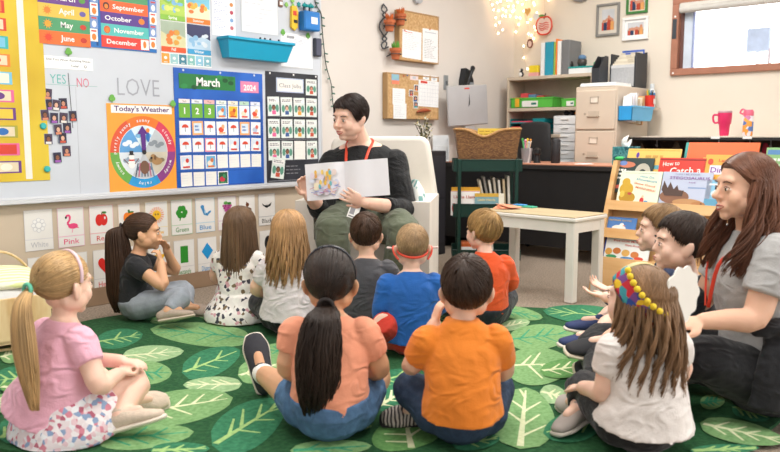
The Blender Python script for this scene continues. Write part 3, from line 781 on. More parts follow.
for i, (nm, c, ic, i2) in enumerate((('December', '#dd3f34', '#ffffff', '#f4ecd8'), ('November', '#56bdb8', '#d86a3a', '#56bdb8'), ('October', '#5b3a8e', '#5b3a8e', '#ee8434'), ('September', '#ee6532', '#5a3a2c', '#ee6532'), ('August', '#4f9a6a', '#f2c744', '#f2c744'))):
    a = WA(101.5, 40)[0]; c_ = WA(149, 40)[0]; zb = WA(101.5, 46.5)[1]
    h = (WA(101, -1)[1]-zb)/4; zt = zb+h*(i+1)
    f = Flat(); w = c_-a; f.sheet(0, w, -h, 0, M(c, .45, .02), .001); f.text(nm, w*(.42 if i == 0 else .58 if i in (1, 3) else .36), -h*.68, h*.56, WHITE, 'c', .02, 1, fit=min(w*.66, len(nm)*h*.36))
    if i in (0,): f.rect(w*.82, w*.99, -h*.95, -h*.08, WHITE, 1); f.oval(w*.90, -h*.5, h*.16, h*.32, CM['orange'], 2)
    if i == 2: f.oval(w*.85, -h*.5, h*.30, h*.26, M(i2, .5), 2); f.rect(w*.845, w*.86, -h*.25, -h*.1, CM['green'], 3)
    if i in (1, 3): f.oval(w*.12, -h*.5, h*.30, h*.32, M(ic, .5), 2); f.oval(w*.12, -h*.55, h*.17, h*.2, CM['orange'], 3)
    put(f, 'month_strip', a, zt, out=.0045, label='coloured strip reading %s in the blue month chart' % nm, cat='card', group='month strips in the blue chart')
nn = ['June', 'May', 'April', 'March']
for col_, (px, names, step, base) in enumerate(((94, nn, 13, 35), (153, ['December', 'November', 'October', 'September'], 12.2, 43))):
    for i, nm in enumerate(names):
        x_, zz = WA(px, base-step*i)
        f = Flat(); f.sheet(-.022, .022, -.034, .034, WHITE if i % 2 == 0 else M('#7d9cd0', .5), .001); f.oval(0, -.01, .013, .018, CM['orange'] if i % 2 == 0 else WHITE, 1); f.rect(-.015, .015, .018, .026, CM['red'], 1)
        put(f, 'picture_card', x_, zz, out=.0045, label='tiny picture card right of the %s strip' % nm, cat='card', group='tiny cards beside the month strips')
# --- photo magnets
ph = [(48, 94), (50, 104.5), (56, 105), (63.5, 103.5), (45, 115), (54, 118), (64, 118), (73, 116), (58, 129.5), (67.5, 128), (48.5, 139), (62.5, 138), (67, 151), (57.5, 157.5)]
plab = ['topmost child photo magnet, directly below the word YES', 'child photo magnet at the left of the overlapping three below the top one', 'middle child photo magnet of the overlapping three below the top one', 'right tilted child photo magnet of the overlapping three below the top one',
        'child photo magnet on the edge of the yellow chart, above the teal dot', 'child photo magnet just right of the one at the yellow edge', 'dark haired child photo magnet between two others in the row above the teal dot', 'child photo magnet farthest right, by the drawn dividing line',
        'child photo magnet in the row level with the upper teal dot, its left one', 'child photo magnet in the row level with the upper teal dot, its right one', 'child photo magnet alone at the left between the two teal dots', 'child photo magnet above the lowest two, in the middle of the board seam',
        'second lowest child photo magnet, below and right of the others', 'lowest child photo magnet of the cluster, with an orange shirt']
for i, (px, py) in enumerate(ph):
    x_, zz = WA(px, py); f = Flat(); r = random.Random(i)
    f.sheet(-.022, .022, -.028, .028, M('#9aa3b8', .4) if i % 3 else photo_bg, .002)
    f.rect(-.0205, .0205, -.0265, .0265, photo_bg if i % 2 else M('#4a3b52', .5), 1)
    sk_ = M(['#c98f74', '#8d5a40', '#e0b196'][i % 3], .5)
    f.oval(0, .002, .0125, .016, photo_hair, 2); f.oval(0, -.001, .0095, .0125, sk_, 3); f.rect(-.015, .015, -.026, -.014, M(['#d88a6a', '#9c5bb0', '#e9e3dc', '#c9553f'][i % 4], .5), 4)
    f.oval(-.004, 0, .0012, .0012, INK, 4); f.oval(.004, 0, .0012, .0012, INK, 4); f.rect(-.004, .004, -.0075, -.0062, CM['red'], 4)
    o = put(f, 'photo_magnet', x_, zz, out=.0005+.0025*(i % 3), label=plab[i], cat='photo', group='child photo magnets on the whiteboard'); o.rotation_euler = (0, r.uniform(-.12, .12), 0)
for i, (px, py, lb) in enumerate(((43, 126, 'teal round magnet on the yellow chart edge, the upper one'), (47, 169, 'teal round magnet on the lower corner of the yellow chart'))):
    x_, zz = WA(px, py); b = B(); b.lathe((0, 0, 0), [(.017, 0), (.017, .006), (.012, .010)], CM['teal'], 20, (0, -1, 0)); o = b.obj('round_magnet'); o.location = (x_, SURF-.0055, zz); tag(o, lb, 'magnet')
# --- clover magnets
def clover(px, py, lb, col='#6cb04a', s=1., out=.004, grp=None):
    x_, zz = WA(px, py); b = B(); m = M(col, .5)
    pts = []
    for i in range(40):
        a = 2*PI*i/40; r = .020*s*(.72+.28*abs(math.cos(1.5*(a-PI/2))))
        pts.append((r*math.cos(a), r*math.sin(a)))
    b.prism(pts, 0, -.004, m); b.box(-.002*s, .002*s, -.004, 0, -.026*s, -.01*s, m)
    o = b.obj('clover_magnet'); o.location = (x_, SURF-out, zz); tag(o, lb, 'magnet', grp)
clover(68.5, 51.5, 'green clover magnet holding the shoe question paper'); clover(112, 98, 'green clover magnet at the upper left of the weather poster')
clover(172.5, 103.5, 'green clover magnet between weather poster and blue calendar', out=.009); clover(283, 32, 'green clover magnet at the upper left of the white note'); clover(308, 35.5, 'green clover magnet at the upper right of the white note')
for i, (px, py, lb) in enumerate(((287, -1, 'upper'), (293.5, .5, 'upper'), (286.5, 5.5, 'lower'), (293, 7, 'lower'), (287, 12-.5, 'bottom'))):
    pass
gl_ = [(286.5, 4.5, 'left'), (293, 6, 'right')]
for px, py, lb in gl_: clover(px, py, 'small green clover magnet above the yellow tool, the %s one of its pair' % lb, s=.8, col='#86bf5a')
clover(292.5, .5, 'small green clover magnet at the top edge, above its pair', s=.8, col='#86bf5a')
for i, px in enumerate((299, 305, 311)):
    x_, zz = WA(px, 4.5+i*.6); b = B(); pts = [((.021 if q % 2 == 0 else .012)*math.cos(PI/2+q*PI/6), (.021 if q % 2 == 0 else .012)*math.sin(PI/2+q*PI/6)) for q in range(12)]
    b.prism(pts, 0, -.005, M('#1b8f8f', .5)); o = b.obj('flower_magnet'); o.location = (x_, SURF-.001, zz)
    tag(o, 'teal flower magnet above the blue bin, the %s of three' % ('left one', 'middle one', 'right one')[i], 'magnet', 'teal flower magnets')
# --- question paper
x0, x1, z0, z1 = RA(43.5, 53, 93.5, 71)
f = Flat(); f.sheet(0, x1-x0, 0, z1-z0-.01, M('#f6f6f6', .5, .01)); w = x1-x0; h = z1-z0-.01
f.text('Did You Wear Running Shoes', w*.5, h*.66, h*.22, INK, 'c', .0, fit=w*.9); f.text('Today?', w*.62, h*.22, h*.24, INK, 'c')
f.oval(w*.84, h*.30, h*.13, h*.13, INK, 1); f.oval(w*.84, h*.30, h*.11, h*.11, WHITE, 2); f.oval(w*.84-.006, h*.34, .002, .002, INK, 3); f.oval(w*.84+.006, h*.34, .002, .002, INK, 3); f.rect(w*.84-.007, w*.84+.007, h*.23, h*.25, INK, 3)
put(f, 'question_paper', x0, z0, label='white strip of paper asking about running shoes, above YES and NO', cat='paper')
# writing on the board: thin strokes of marker, part of the board
f = Flat(); f.y = 0; tm = M('#58b7ae', .6); pm = M('#e0607c', .6)
def bt(t, px, py, hpx, m, fit=None):
    x_, zz = WA(px, py); hz = WA(px, py-hpx)[1]-zz; xw = (WA(px+fit, py)[0]-x_) if fit else None
    f.text(t, x_, zz, hz*1.35, m, 'l', -.008, 0, fit=xw)
bt('YES', 50.5, 83, 10, tm, 16); bt('NO', 77.5, 87, 10, pm, 12); bt('LOVE', 118, 95, 19, M('#a4a8b2', .6), 42)
xl, zl = WA(68.5, 73); xr, zr = WA(75, 128); f.line((xl, zl), (xl+.012, zr), .004, M('#55565e', .6), 0)
a, zz = WA(46, 84); f.line((a, zz), (WA(98, 90)[0], zz), .0025, M('#8fbcb8', .6), 0)
o = f.obj('marker_writing', wb); o.location = (0, -.0150, 0)
# --- weather poster
x0, x1, z0, z1 = RA(106.5, 102.5, 178.5, 190)
z0 = WA(109, 194)[1]+.006; z1 = WA(107, 103)[1]; w = x1-x0; h = z1-z0
f = Flat(); f.sheet(0, w, 0, h, M('#f5a23c', .5, .02)); f.rect(w*.06, w*.94, h*.895, h*.985, WHITE, 1)
f.text("Today's Weather", w*.5, h*.917, h*.082, M('#5a2d6e', .5), 'c', .02, 2, fit=w*.80)
cx, cz, R = w*.50, h*.45, w*.475
segs = [('#f07a2c', 'sunny', 90), ('#d8415c', 'cloudy', 30), ('#8e3f86', 'windy', -30), ('#2f9ad6', 'rainy', -90), ('#6fae4e', 'snowy', -150), ('#e05a3a', 'partly sunny', 150)]
for c, t_, a in segs:
    a0 = math.radians(a-30); a1 = math.radians(a+30)
    f.oval(cx, cz, R, R*.99, M(c, .5), 1, 12, a0, a1)
f.oval(cx, cz, R*.745, R*.74, WHITE, 2, 36)
for (c, c2), a in zip((('#d9ecf4', '#7fb6de'), ('#bfc6cc', '#8b949c'), ('#cfc7b4', '#8c7a5e'), ('#c8ccd2', '#6a7a8c'), ('#dfe7ee', '#9cb2c4'), ('#5f9fd6', '#e9f1f7')), (90, 30, -30, -90, -150, 150)):
    f.oval(cx, cz, R*.73, R*.725, M(c, .5), 3, 10, math.radians(a-30), math.radians(a+30))
    r_ = R*.45; qx, qz = cx+r_*math.cos(math.radians(a)), cz+r_*math.sin(math.radians(a))
    for s in range(4): f.oval(qx+(s-1.5)*.022, qz+.012*math.sin(s*2.1), .020, .013, M(c2, .5), 4, 12)
for c, t_, a in segs: f.arctext(t_, cx, cz, R*.835, math.radians(a), R*.125, WHITE, 5)
# snowman, dog, arrow
qx, qz = cx+R*.45*math.cos(math.radians(-150)), cz+R*.45*math.sin(math.radians(-150))
f.oval(qx, qz-.02, .024, .026, WHITE, 6); f.oval(qx, qz+.02, .017, .018, WHITE, 7); f.rect(qx-.012, qx+.012, qz+.034, qz+.056, INK, 8); f.rect(qx-.018, qx+.018, qz+.031, qz+.036, INK, 8); f.rect(qx-.018, qx+.018, qz-.002, qz+.006, CM['red'], 8); f.line((qx-.02, qz-.02), (qx-.05, qz+.01), .004, M('#7a3a2a', .5), 8); f.line((qx+.02, qz-.02), (qx+.045, qz+.012), .004, M('#7a3a2a', .5), 8)
qx, qz = cx+R*.45*math.cos(math.radians(-28)), cz+R*.45*math.sin(math.radians(-28))
dm = M('#b08a5c', .5); f.oval(qx, qz-.01, .034, .022, dm, 6); f.oval(qx-.026, qz+.016, .017, .017, dm, 7); f.oval(qx-.038, qz+.010, .008, .006, INK, 8); f.oval(qx-.014, qz+.012, .008, .015, M('#7d5a38', .5), 8)
for s in range(7): f.line((cx+(s-3)*.014, cz-R*.30), (cx+(s-3)*.020, cz-R*.68), .008, M(['#5a6a7c', '#c06a8a', '#6f8fae', '#3d4a58'][s % 4], .5), 6)
f.oval(cx, cz-R*.42, .03, .04, M('#7c5a48', .5), 6)
pu = M('#5f2f86', .5)
f.poly([(cx-.013, cz), (cx+.013, cz), (cx+.011, cz+R*.50), (cx+.028, cz+R*.50), (cx-.008, cz+R*.73), (cx-.040, cz+R*.50), (cx-.020, cz+R*.50)], pu, 9); f.oval(cx, cz, .014, .014, INK, 10)
f.oval(cx+.028, cz+R*.42, .012, .03, CM['blue'], 8); f.oval(cx+.028, cz+R*.60, .012, .013, CM['orange'], 8)
put(f, 'weather_poster', x0, z0, label="orange weather wheel poster titled Today's Weather with a purple arrow", cat='poster')
# --- seasons poster
x0 = WA(160.5, 30)[0]; x1 = WA(211, 30)[0]; zb = WA(161, 51)[1]; zt = WA(161, 20)[1]; ph_ = zt-zb; w = x1-x0
f = Flat(); f.sheet(0, w, 0, ph_*2+.09, M('#eef0f0', .5, .01)); base = .075
pw = w/2-.006
for i, (nm, c, band, det) in enumerate((('Fall', '#a9b9a4', '#e8582c', ('#e2803a', '#d9a040')), ('Winter', '#3a3f66', '#3f9fd0', ('#dfe9f2', '#8fbde0')), ('Spring', '#8cc152', '#8cbf4a', ('#7fb8e0', '#d8e07a')), ('Summer', '#7fc4dc', '#f0802c', ('#f0b84a', '#ee7a3a')))):
    u = (i % 2)*(w/2+.002); v = base+(i//2)*(ph_+.006)
    f.rect(u+.003, u+pw, v, v+ph_, M(c, .5), 1)
    r = random.Random(i+3)
    f.poly([(u+.003, v+ph_*.1), (u+pw, v+ph_*.1), (u+pw, v+ph_*.5), (u+pw*.7, v+ph_*.62), (u+pw*.35, v+ph_*.52), (u+.003, v+ph_*.66)], M(['#d8d5a8', '#bcd6ea', '#b2cf5c', '#e9e2c0'][i], .5), 2)
    for s in range(9): f.oval(u+r.uniform(.15, .85)*pw, v+ph_*r.uniform(.3, .7), pw*r.uniform(.06, .13), ph_*r.uniform(.05, .10), M(det[s % 2], .5), 3+s % 3, 12)
    f.rect(u+.003, u+pw, v, v+ph_*.17, M(band, .5), 6); f.text(nm, u+pw/2, v+ph_*.05, ph_*.13, WHITE, 'c', .02, 7)
for s in range(6):
    c = ['#f0a040', '#9cc8cc', '#3f7f94', '#7fb8b4', '#8cc0d8', '#7cb4c4'][s]; f.rect(w*s/6+.003, w*(s+1)/6-.003, .008, .066, M(c, .5), 1); f.oval(w*(s+.5)/6, .040, .011, .009, WHITE, 2); f.rect(w*(s+.5)/6-.012, w*(s+.5)/6+.012, .013, .017, WHITE, 2)
put(f, 'seasons_poster', x0, zb-base, label='poster of four season pictures above a row of weather squares', cat='poster')
# --- papers
x0, x1, z0, z1 = RA(211.5, -20, 236, 37.5)
f = Flat(); f.sheet(0, x1-x0, 0, z1-z0, M('#f3f5f8', .5, .01)); w = x1-x0; h = z1-z0
for i in range(6):
    v = h*(.12+i*.145); f.rect(w*.05, w*.66, v, v+.0025, M('#a9b4cf', .5)); f.scrawl(w*.08, w*.58, v+.006, v+.026, 2, M('#a4add0', .5), .0018, seed=i)
    f.oval(w*.84, v+.016, .014, .013, M(['#c96a72', '#7fa8d8', '#b8485c', '#d08a4a', '#c6566a', '#5f9e9a'][i], .5), 1)
put(f, 'rules_paper', x0, z0, label='white paper with lines of pale blue writing and small icons, above the teal bin', cat='paper')
x0, x1, z0, z1 = RA(240.5, -20, 279, 41); z0 += .03
f = Flat(); w = x1-x0; h = z1-z0; f.sheet(0, w, 0, h, M('#c8cdd2', .5, .01)); f.rect(.007, w-.007, .007, h-.007, M('#eef0f2', .4), 1); f.scrawl(.03, w-.04, .03, h-.03, 9, M('#dcdfe4', .5), .004, 2)
put(f, 'large_chart_paper', x0, z0, label='large pale framed sheet with faint writing above the teal bin', cat='paper')
x0, x1, z0, z1 = RA(281, 32, 313, 70.5)
f = Flat(); w = x1-x0; h = z1-z0; f.sheet(0, w, 0, h, M('#f1f2f3', .5, .01)); f.rect(0, w, 0, .012, M('#c3c6ca', .5)); f.rect(w*.18, w*.42, h*.86, h*.93, M('#9a9ca0', .4), 1); f.scrawl(w*.25, w*.95, h*.70, h*.86, 4, M('#b8bfd0', .5), .0016)
put(f, 'hanging_note', x0, z0, label='white hanging note held by two clover magnets, left of the black eraser', cat='paper')
# --- teal bin
x0, x1, z0, z1 = RA(217.5, 37, 284, 60)
z0 = z1-.125; w = x1-x0
bn = empty('magnetic_bin', (x0, SURF, z0)); tag(bn, 'long teal plastic magnetic bin on the whiteboard above the blue calendar', 'bin')
tm_ = M('#1fa3c9', .35, .02); b = B(); h = z1-z0
Vs = []
for (z, ins, d) in ((0, .035, .075), (h, .0, .115)):
    Vs.append([(ins, -.002, z), (w-ins, -.002, z), (w-ins, -d, z), (ins, -d, z)])
t_ = .004; vi = [[(x+(t_ if x < w/2 else -t_), y+(-t_ if y > -.05 else t_), z+(t_*2 if k == 0 else .002)) for x, y, z in Vs[k]] for k in (0, 1)]
V = Vs[0]+Vs[1]+vi[0]+vi[1]; F = [(0, 1, 2, 3), (8, 9, 10, 11)]
for i in range(4): j = (i+1) % 4; F += [(i, j, j+4, i+4), (8+i, 8+j, 12+j, 12+i), (4+i, 4+j, 12+j, 12+i)]
b.add(V, F, tm_); b.obj('bin_body', bn)
b = B(); b.box(-.004, w+.004, -.122, -.112, h-.016, h+.002, tm_, .003); b.box(-.004, .004, -.118, 0, h-.016, h+.002, tm_, .002); b.box(w-.004, w+.004, -.118, 0, h-.016, h+.002, tm_, .002); b.obj('bin_rim', bn)
for i, (px, lb) in enumerate(((256, 'leftmost'), (260, 'second'), (265, 'third'), (273, 'rightmost'))):
    x_ = WA(px, 37)[0]; b = B(); b.sweep([(0, 0, 0), (.0+.004*i, 0, .115)], .007, INK, n=10, k=1); o = b.obj('dry_erase_marker'); o.location = (x_, SURF-.05, z0+.028); tag(o, 'black marker tip poking out of the teal bin, the %s one' % lb, 'marker', 'markers in the teal bin')
# --- blue bucket, yellow tool, eraser
x0, x1, z0, z1 = RA(298.5, 14, 314.5, 32.5)
b = B(); w = x1-x0; h = z1-z0+.02; b.box(0, w, -.07, -.002, 0, h, M('#1f77c4', .4), .008); b.box(.012, w-.012, -.062, -.01, h-.001, h+.001, M('#173f6a', .6)); b.box(w*.4, w*.8, -.0712, -.070, h*.35, h*.7, WHITE)
o = b.obj('magnetic_cup'); o.location = (x0, SURF, z0); tag(o, 'blue magnetic cup with a white label holding teal topped pens', 'cup')
for i in range(4):
    b = B(); b.sweep([(0, 0, 0), (.002, 0, .10)], .006, M(['#1f2a3a', '#c9cfd6', '#1f2a3a', '#c9cfd6'][i], .5), n=8, k=1); b.ell((.002, 0, .108), (.013, .013, .012), M('#12989a', .5)); o = b.obj('pen'); o.location = (x0+.022+i*.026, SURF-.035, z0+h-.070)
    tag(o, 'teal topped pen in the blue cup, %s' % ('first from its left', 'second from its left', 'third from its left', 'last from its left')[i], 'pen', 'pens in the blue cup')
x0, x1, z0, z1 = RA(290, 15, 297, 31)
b = B(); b.prism([(0, .02), (.03, 0), (.055, .02), (.06, .13), (.045, .165), (.005, .16)], -.002, -.022, M('#efc22e', .4)); b.box(.015, .045, -.024, -.022, .10, .13, CM['red']); b.box(.02, .05, -.026, -.022, .05, .07, INK)
o = b.obj('toy_clip'); o.location = (x0, SURF, z0); tag(o, 'yellow clip with a red mark left of the blue magnetic cup', 'clip')
x0, x1, z0, z1 = RA(313, 38, 319.5, 57)
b = B(); b.box(0, x1-x0, -.028, -.001, 0, z1-z0, M('#3f424c', .7), .004); b.box(.004, x1-x0-.004, -.036, -.028, .006, z1-z0-.006, M('#56586a', .8), .003); o = b.obj('board_eraser'); o.location = (x0, SURF, z0); tag(o, 'dark felt board eraser at the right edge of the whiteboard', 'eraser')
x_, zz = WA(280.5, 3.5); b = B(); b.box(-.018, .018, -.012, 0, -.022, .022, M('#7a5340', .5), .003); b.box(-.012, .012, -.0125, -.012, -.01, .012, WHITE); o = b.obj('wooden_magnet'); o.location = (x_, SURF, zz); tag(o, 'small brown magnet left of the green clover magnets', 'magnet')
# --- calendar pocket chart
x0, x1, z0, z1 = RA(173.5, 69, 264.5, 186.5); z1 = (WA(173.5, 68.5)[1]+WA(262, 73)[1])/2; z0 = bz0+.014
cw = x1-x0; ch = z1-z0
bl2 = ramp_mat('calendar_vinyl', 'noise', 4, [(.3, '#1d4fa3'), (.65, '#3068c4')], .3)
cal = Flat(); cal.sheet(0, cw, 0, ch, bl2, .004)
rows = [.30, .445, .59, .735, .88]; PX = [.055+i*.132 for i in range(7)]
def Rz(fr): return ch*(1-fr)
for r in (.255, .415, .565, .715, .865, .99): cal.rect(.01, cw-.01, Rz(r)-.003, Rz(r), M('#173f8a', .3), 1)
for i in range(3): cal.oval(cw*(.1+.4*i), ch-.012, .007, .007, M('#c8d0dc', .3), 2)
o = put(cal, 'calendar_pocket_chart', x0, z0, label='blue calendar pocket chart headed March on the whiteboard', cat='pocket chart')
def card(chart_x, chart_z, u, v, w, h, draw, name, lb, grp, out=.0048, rot=0):
    f = Flat(); f.sheet(-w/2, w/2, -h/2, h/2, draw[0], .001)
    draw[1](f, w, h)
    o = put(f, name, chart_x+u, chart_z+v, out=out, label=lb, cat='card', group=grp); o.rotation_euler = (0, rot, 0); return o
# header cards
def dm_(f, w, h):
    r = random.Random(2)
    for i in range(16): f.oval(r.uniform(-.46, .46)*w, r.uniform(-.4, .4)*h, .022, .014, M(['#1f6a34', '#2c8a48', '#14522a'][i % 3], .5), 1+i % 3, 10)
    f.text('March', 0, -h*.26, h*.78, WHITE, 'c', .03, 5)
card(x0, z0, cw*.36, ch*.895, cw*.62, ch*.125, (M('#237a3c', .5), dm_), 'header_card', 'green header card reading March at the top of the blue calendar', 'calendar cards in the blue chart')
def dy_(f, w, h): f.text('2024', 0, -h*.3, h*.7, WHITE, 'c', .03, 2)
card(x0, z0, cw*.84, ch*.875, cw*.22, ch*.10, (M('#e58bb0', .5), dy_), 'header_card', 'pink header card with the year, right of the March card', 'calendar cards in the blue chart')
cwid = .072*cw/.65; 
for i in range(7):
    def dd(f, w, h, i=i): f.text(['Sun', 'Mon', 'Tue', 'Wed', 'Thu', 'Fri', 'Sat'][i], 0, -h*.3, h*.8, INK, 'c', 0, 1)
    card(x0, z0, cw*(.10+i*.134), Rz(.272), cw*.115, .024, (M(['#f3e6e6', '#e9eef4', '#f0b8b4', '#e4efe6', '#f3eede', '#b8d8c4', '#dfe6f4'][i], .5), dd), 'weekday_card', 'weekday strip above column %s of the calendar' % ('one', 'two', 'three', 'four', 'five', 'six', 'seven')[i], 'weekday strips in the blue chart')
grid = ['123RYWP', 'UOUPUOH', 'UUKUSUS', 'SBRBBBB', 'BBBX...']
def D_num(n):
    def d(f, w, h): f.text(str(n), 0, -h*.22, h*.62, WHITE, 'c', .03, 1)
    return (M('#6fae3c', .5), d)
def D_umb(bg='#e9f1f8', c='#dd4a30'):
    def d(f, w, h):
        f.rect(-w*.42, w*.42, -h*.40, h*.42, M(bg, .5), 1); f.oval(0, h*.02, w*.30, h*.24, M(c, .5), 2, 10, 0, PI); f.line((0, h*.05), (0, -h*.28), .003, INK, 3)
    return (WHITE, d)
def D_o():
    def d(f, w, h): f.rect(-w*.36, w*.36, -h*.36, h*.36, M('#d8e4f2', .5), 1); f.scrawl(-w*.25, w*.25, -h*.25, h*.25, 2, M('#5b7fb8', .5), .006, 2)
    return (M('#f2b070', .5), d)
def D_pic(bg, a, c):
    def d(f, w, h): f.rect(-w*.42, w*.42, -h*.42, h*.42, M(bg, .5), 1); f.oval(-w*.08, -h*.1, w*.26, h*.2, M(a, .5), 2); f.oval(w*.1, h*.12, w*.15, h*.16, M(c, .5), 3); f.rect(-w*.3, w*.3, -h*.4, -h*.28, M(c, .5), 3)
    return (WHITE, d)
def D_blank():
    def d(f, w, h): f.scrawl(-w*.36, w*.36, -h*.38, h*.38, 4, M('#dfe0e2', .5), .0012, 1)
    return (M('#f1efe9', .5, .02), d)
kinds = {'U': ('white card with a red umbrella', D_umb()), 'P': ('white card with a red and white picture', D_pic('#f2f4f7', '#dd4a30', '#e9b080')), 'R': ('blue and orange picture card', D_pic('#6fb4dd', '#f0e6d8', '#e07a3c')), 'Y': ('yellow picture card with a chick', D_pic('#f2c23a', '#e8842c', '#c8502c')),
         'W': ('white card with a red hat figure', D_pic('#e4ecf4', '#f2d8c0', '#d8402f')), 'O': ('orange edged number card', D_o()), 'H': ('white card with a small figure', D_pic('#f2f2f4', '#b8c4d8', '#d86a5a')), 'K': ('pink edged picture card', (M('#ee9aa8', .5), D_umb('#f6f6f8')[1])),
         'S': ('card with a figure in a red hat', D_pic('#dbe6f2', '#f0f0f0', '#d4382c')), 'B': ('blank cream card', D_blank()), 'X': ('dark green and red picture card', D_pic('#1f5a3c', '#c8344c', '#3f8a5a'))}
ordn = ['first', 'second', 'third', 'fourth', 'fifth']; colw = ['one', 'two', 'three', 'four', 'five', 'six', 'seven']
for r_, row in enumerate(grid):
    for c_, chh in enumerate(row):
        if chh == '.': continue
        if chh in '123': lb, dr = 'green card numbered %s' % chh, D_num(chh)
        else: lb, dr = kinds[chh]
        u = cw*(.10+c_*.134); v = Rz(rows[r_]+.052)
        card(x0, z0, u, v, cw*.118, ch*.118, dr, 'calendar_card', '%s, calendar column %s, %s week row' % (lb, colw[c_], ordn[r_]), 'calendar cards in the blue chart', rot=random.uniform(-.03, .03))
# --- names chart
x0, x1, z0, z1 = RA(265.5, 72, 319, 184); z0 = bz0+.014; z1 = (WA(266, 71)[1]+WA(318, 75)[1])/2; cw = x1-x0; ch = z1-z0
bk = ramp_mat('black_vinyl', 'noise', 4, [(.3, '#22242a'), (.65, '#3a3c44')], .4)
f = Flat(); f.sheet(0, cw, 0, ch, bk, .004)
for r in (.40, .61, .80, .99): f.rect(.01, cw-.01, Rz(r)*1., Rz(r)+.004, M('#8b8d94', .3), 1)
for i in range(3): f.oval(cw*(.08+.44*i), ch-.012, .007, .007, WHITE, 2)
f.scrawl(cw*.35, cw*.72, ch*.06, ch*.16, 3, M('#85878c', .4), .003, 1)
put(f, 'names_pocket_chart', x0, z0, label='black pocket chart of child name cards right of the blue calendar', cat='pocket chart')
def dj(f, w, h): f.rect(-w*.46, w*.46, -h*.42, h*.42, M('#f3eee6', .5), 1); f.text("Class Jobs", 0, -h*.16, h*.4, M('#7a7c88', .5), 'c', .0, 2, fit=w*.8)
card(x0, z0, cw*.45, ch*.885, cw*.52, ch*.13, (M('#b8c4de', .5), dj), 'title_card', 'title card at the top of the black name chart', 'name cards in the black chart')
def D_name(i):
    def d(f, w, h):
        f.rect(-w*.44, w*.44, h*.20, h*.42, WHITE, 1); f.scrawl(-w*.38, w*.38, h*.24, h*.40, 2, M('#6a6c72', .5), .003, 2, seed=i)
        f.oval(-w*.3, -h*.1, w*.14, h*.2, M('#5f9a84', .5), 1); f.oval(w*.3, -h*.1, w*.14, h*.2, M('#5f9a84', .5), 1)
        f.oval(0, -h*.06, w*.16, h*.15, photo_hair, 2); f.oval(0, -h*.09, w*.12, h*.11, M(['#c98f74', '#8d5a40', '#e0b196'][i % 3], .5), 3); f.rect(-w*.16, w*.16, -h*.42, -h*.22, M(['#c9553f', '#e4679b', '#3f5f9a', '#e0a040'][i % 4], .5), 4)
    return (M('#e3ebe6', .5), d)
names_rc = [(0, 3)]+[(r, c) for r in (1, 2, 3) for c in range(4)]
for i, (r, c) in enumerate(names_rc):
    u = cw*(.135+c*.243); v = ch*(1-(.12, .31, .51, .71)[r])
    if r == 3 and c == 2: dr = D_blank(); lb = 'white card half covered'
    else: dr = D_name(i); lb = 'name card with a child photo'
    card(x0, z0, u, v, cw*.215, ch*.172 if r else ch*.15, dr, 'name_card', '%s, black chart, %s row, %s pocket' % (lb, ('top', 'second', 'third', 'fourth')[r], ordn[c]), 'name cards in the black chart', rot=random.uniform(-.04, .04))
card(x0, z0, cw*.19, ch*.13, cw*.24, ch*.19, D_name(4), 'name_card', 'tilted name card clipped at the bottom of the black chart', 'name cards in the black chart', out=.010, rot=.14)
# --- colour and shape cards below the board
WZ = WALL_A-.011
def cardA(px0, py0, px1, py1, draw, lb, cat='card', grp='colour and shape cards below the whiteboard'):
    a = P(px0, py0, Y=WALL_A); c = P(px1, py1, Y=WALL_A); w = c.x-a.x; h = a.z-c.z
    f = Flat(); f.sheet(0, w, 0, h, M('#ece9e4', .5, .015)); draw(f, w, h); o = f.obj('colour_card'); o.location = (a.x, WZ, c.z); tag(o, lb, cat, grp); return o
X_ = lambda px: P(px, 215, Y=WALL_A).x
zt1 = P(60, 208, Y=WALL_A).z; z1b = P(58, 248, Y=WALL_A).z; zt2 = P(62, 254, Y=WALL_A).z; z2b = P(190, 276, Y=WALL_A).z+.004
wc, pc, rc, oc, yc, gc, bc, vc, nc, kc = [M(c, .55, .03) for c in ('#d9d9d9', '#e8487e', '#d6281f', '#f08022', '#f2bc2c', '#2f8f2c', '#1f93d2', '#9a2f72', '#6f3a1c', '#18181a')]
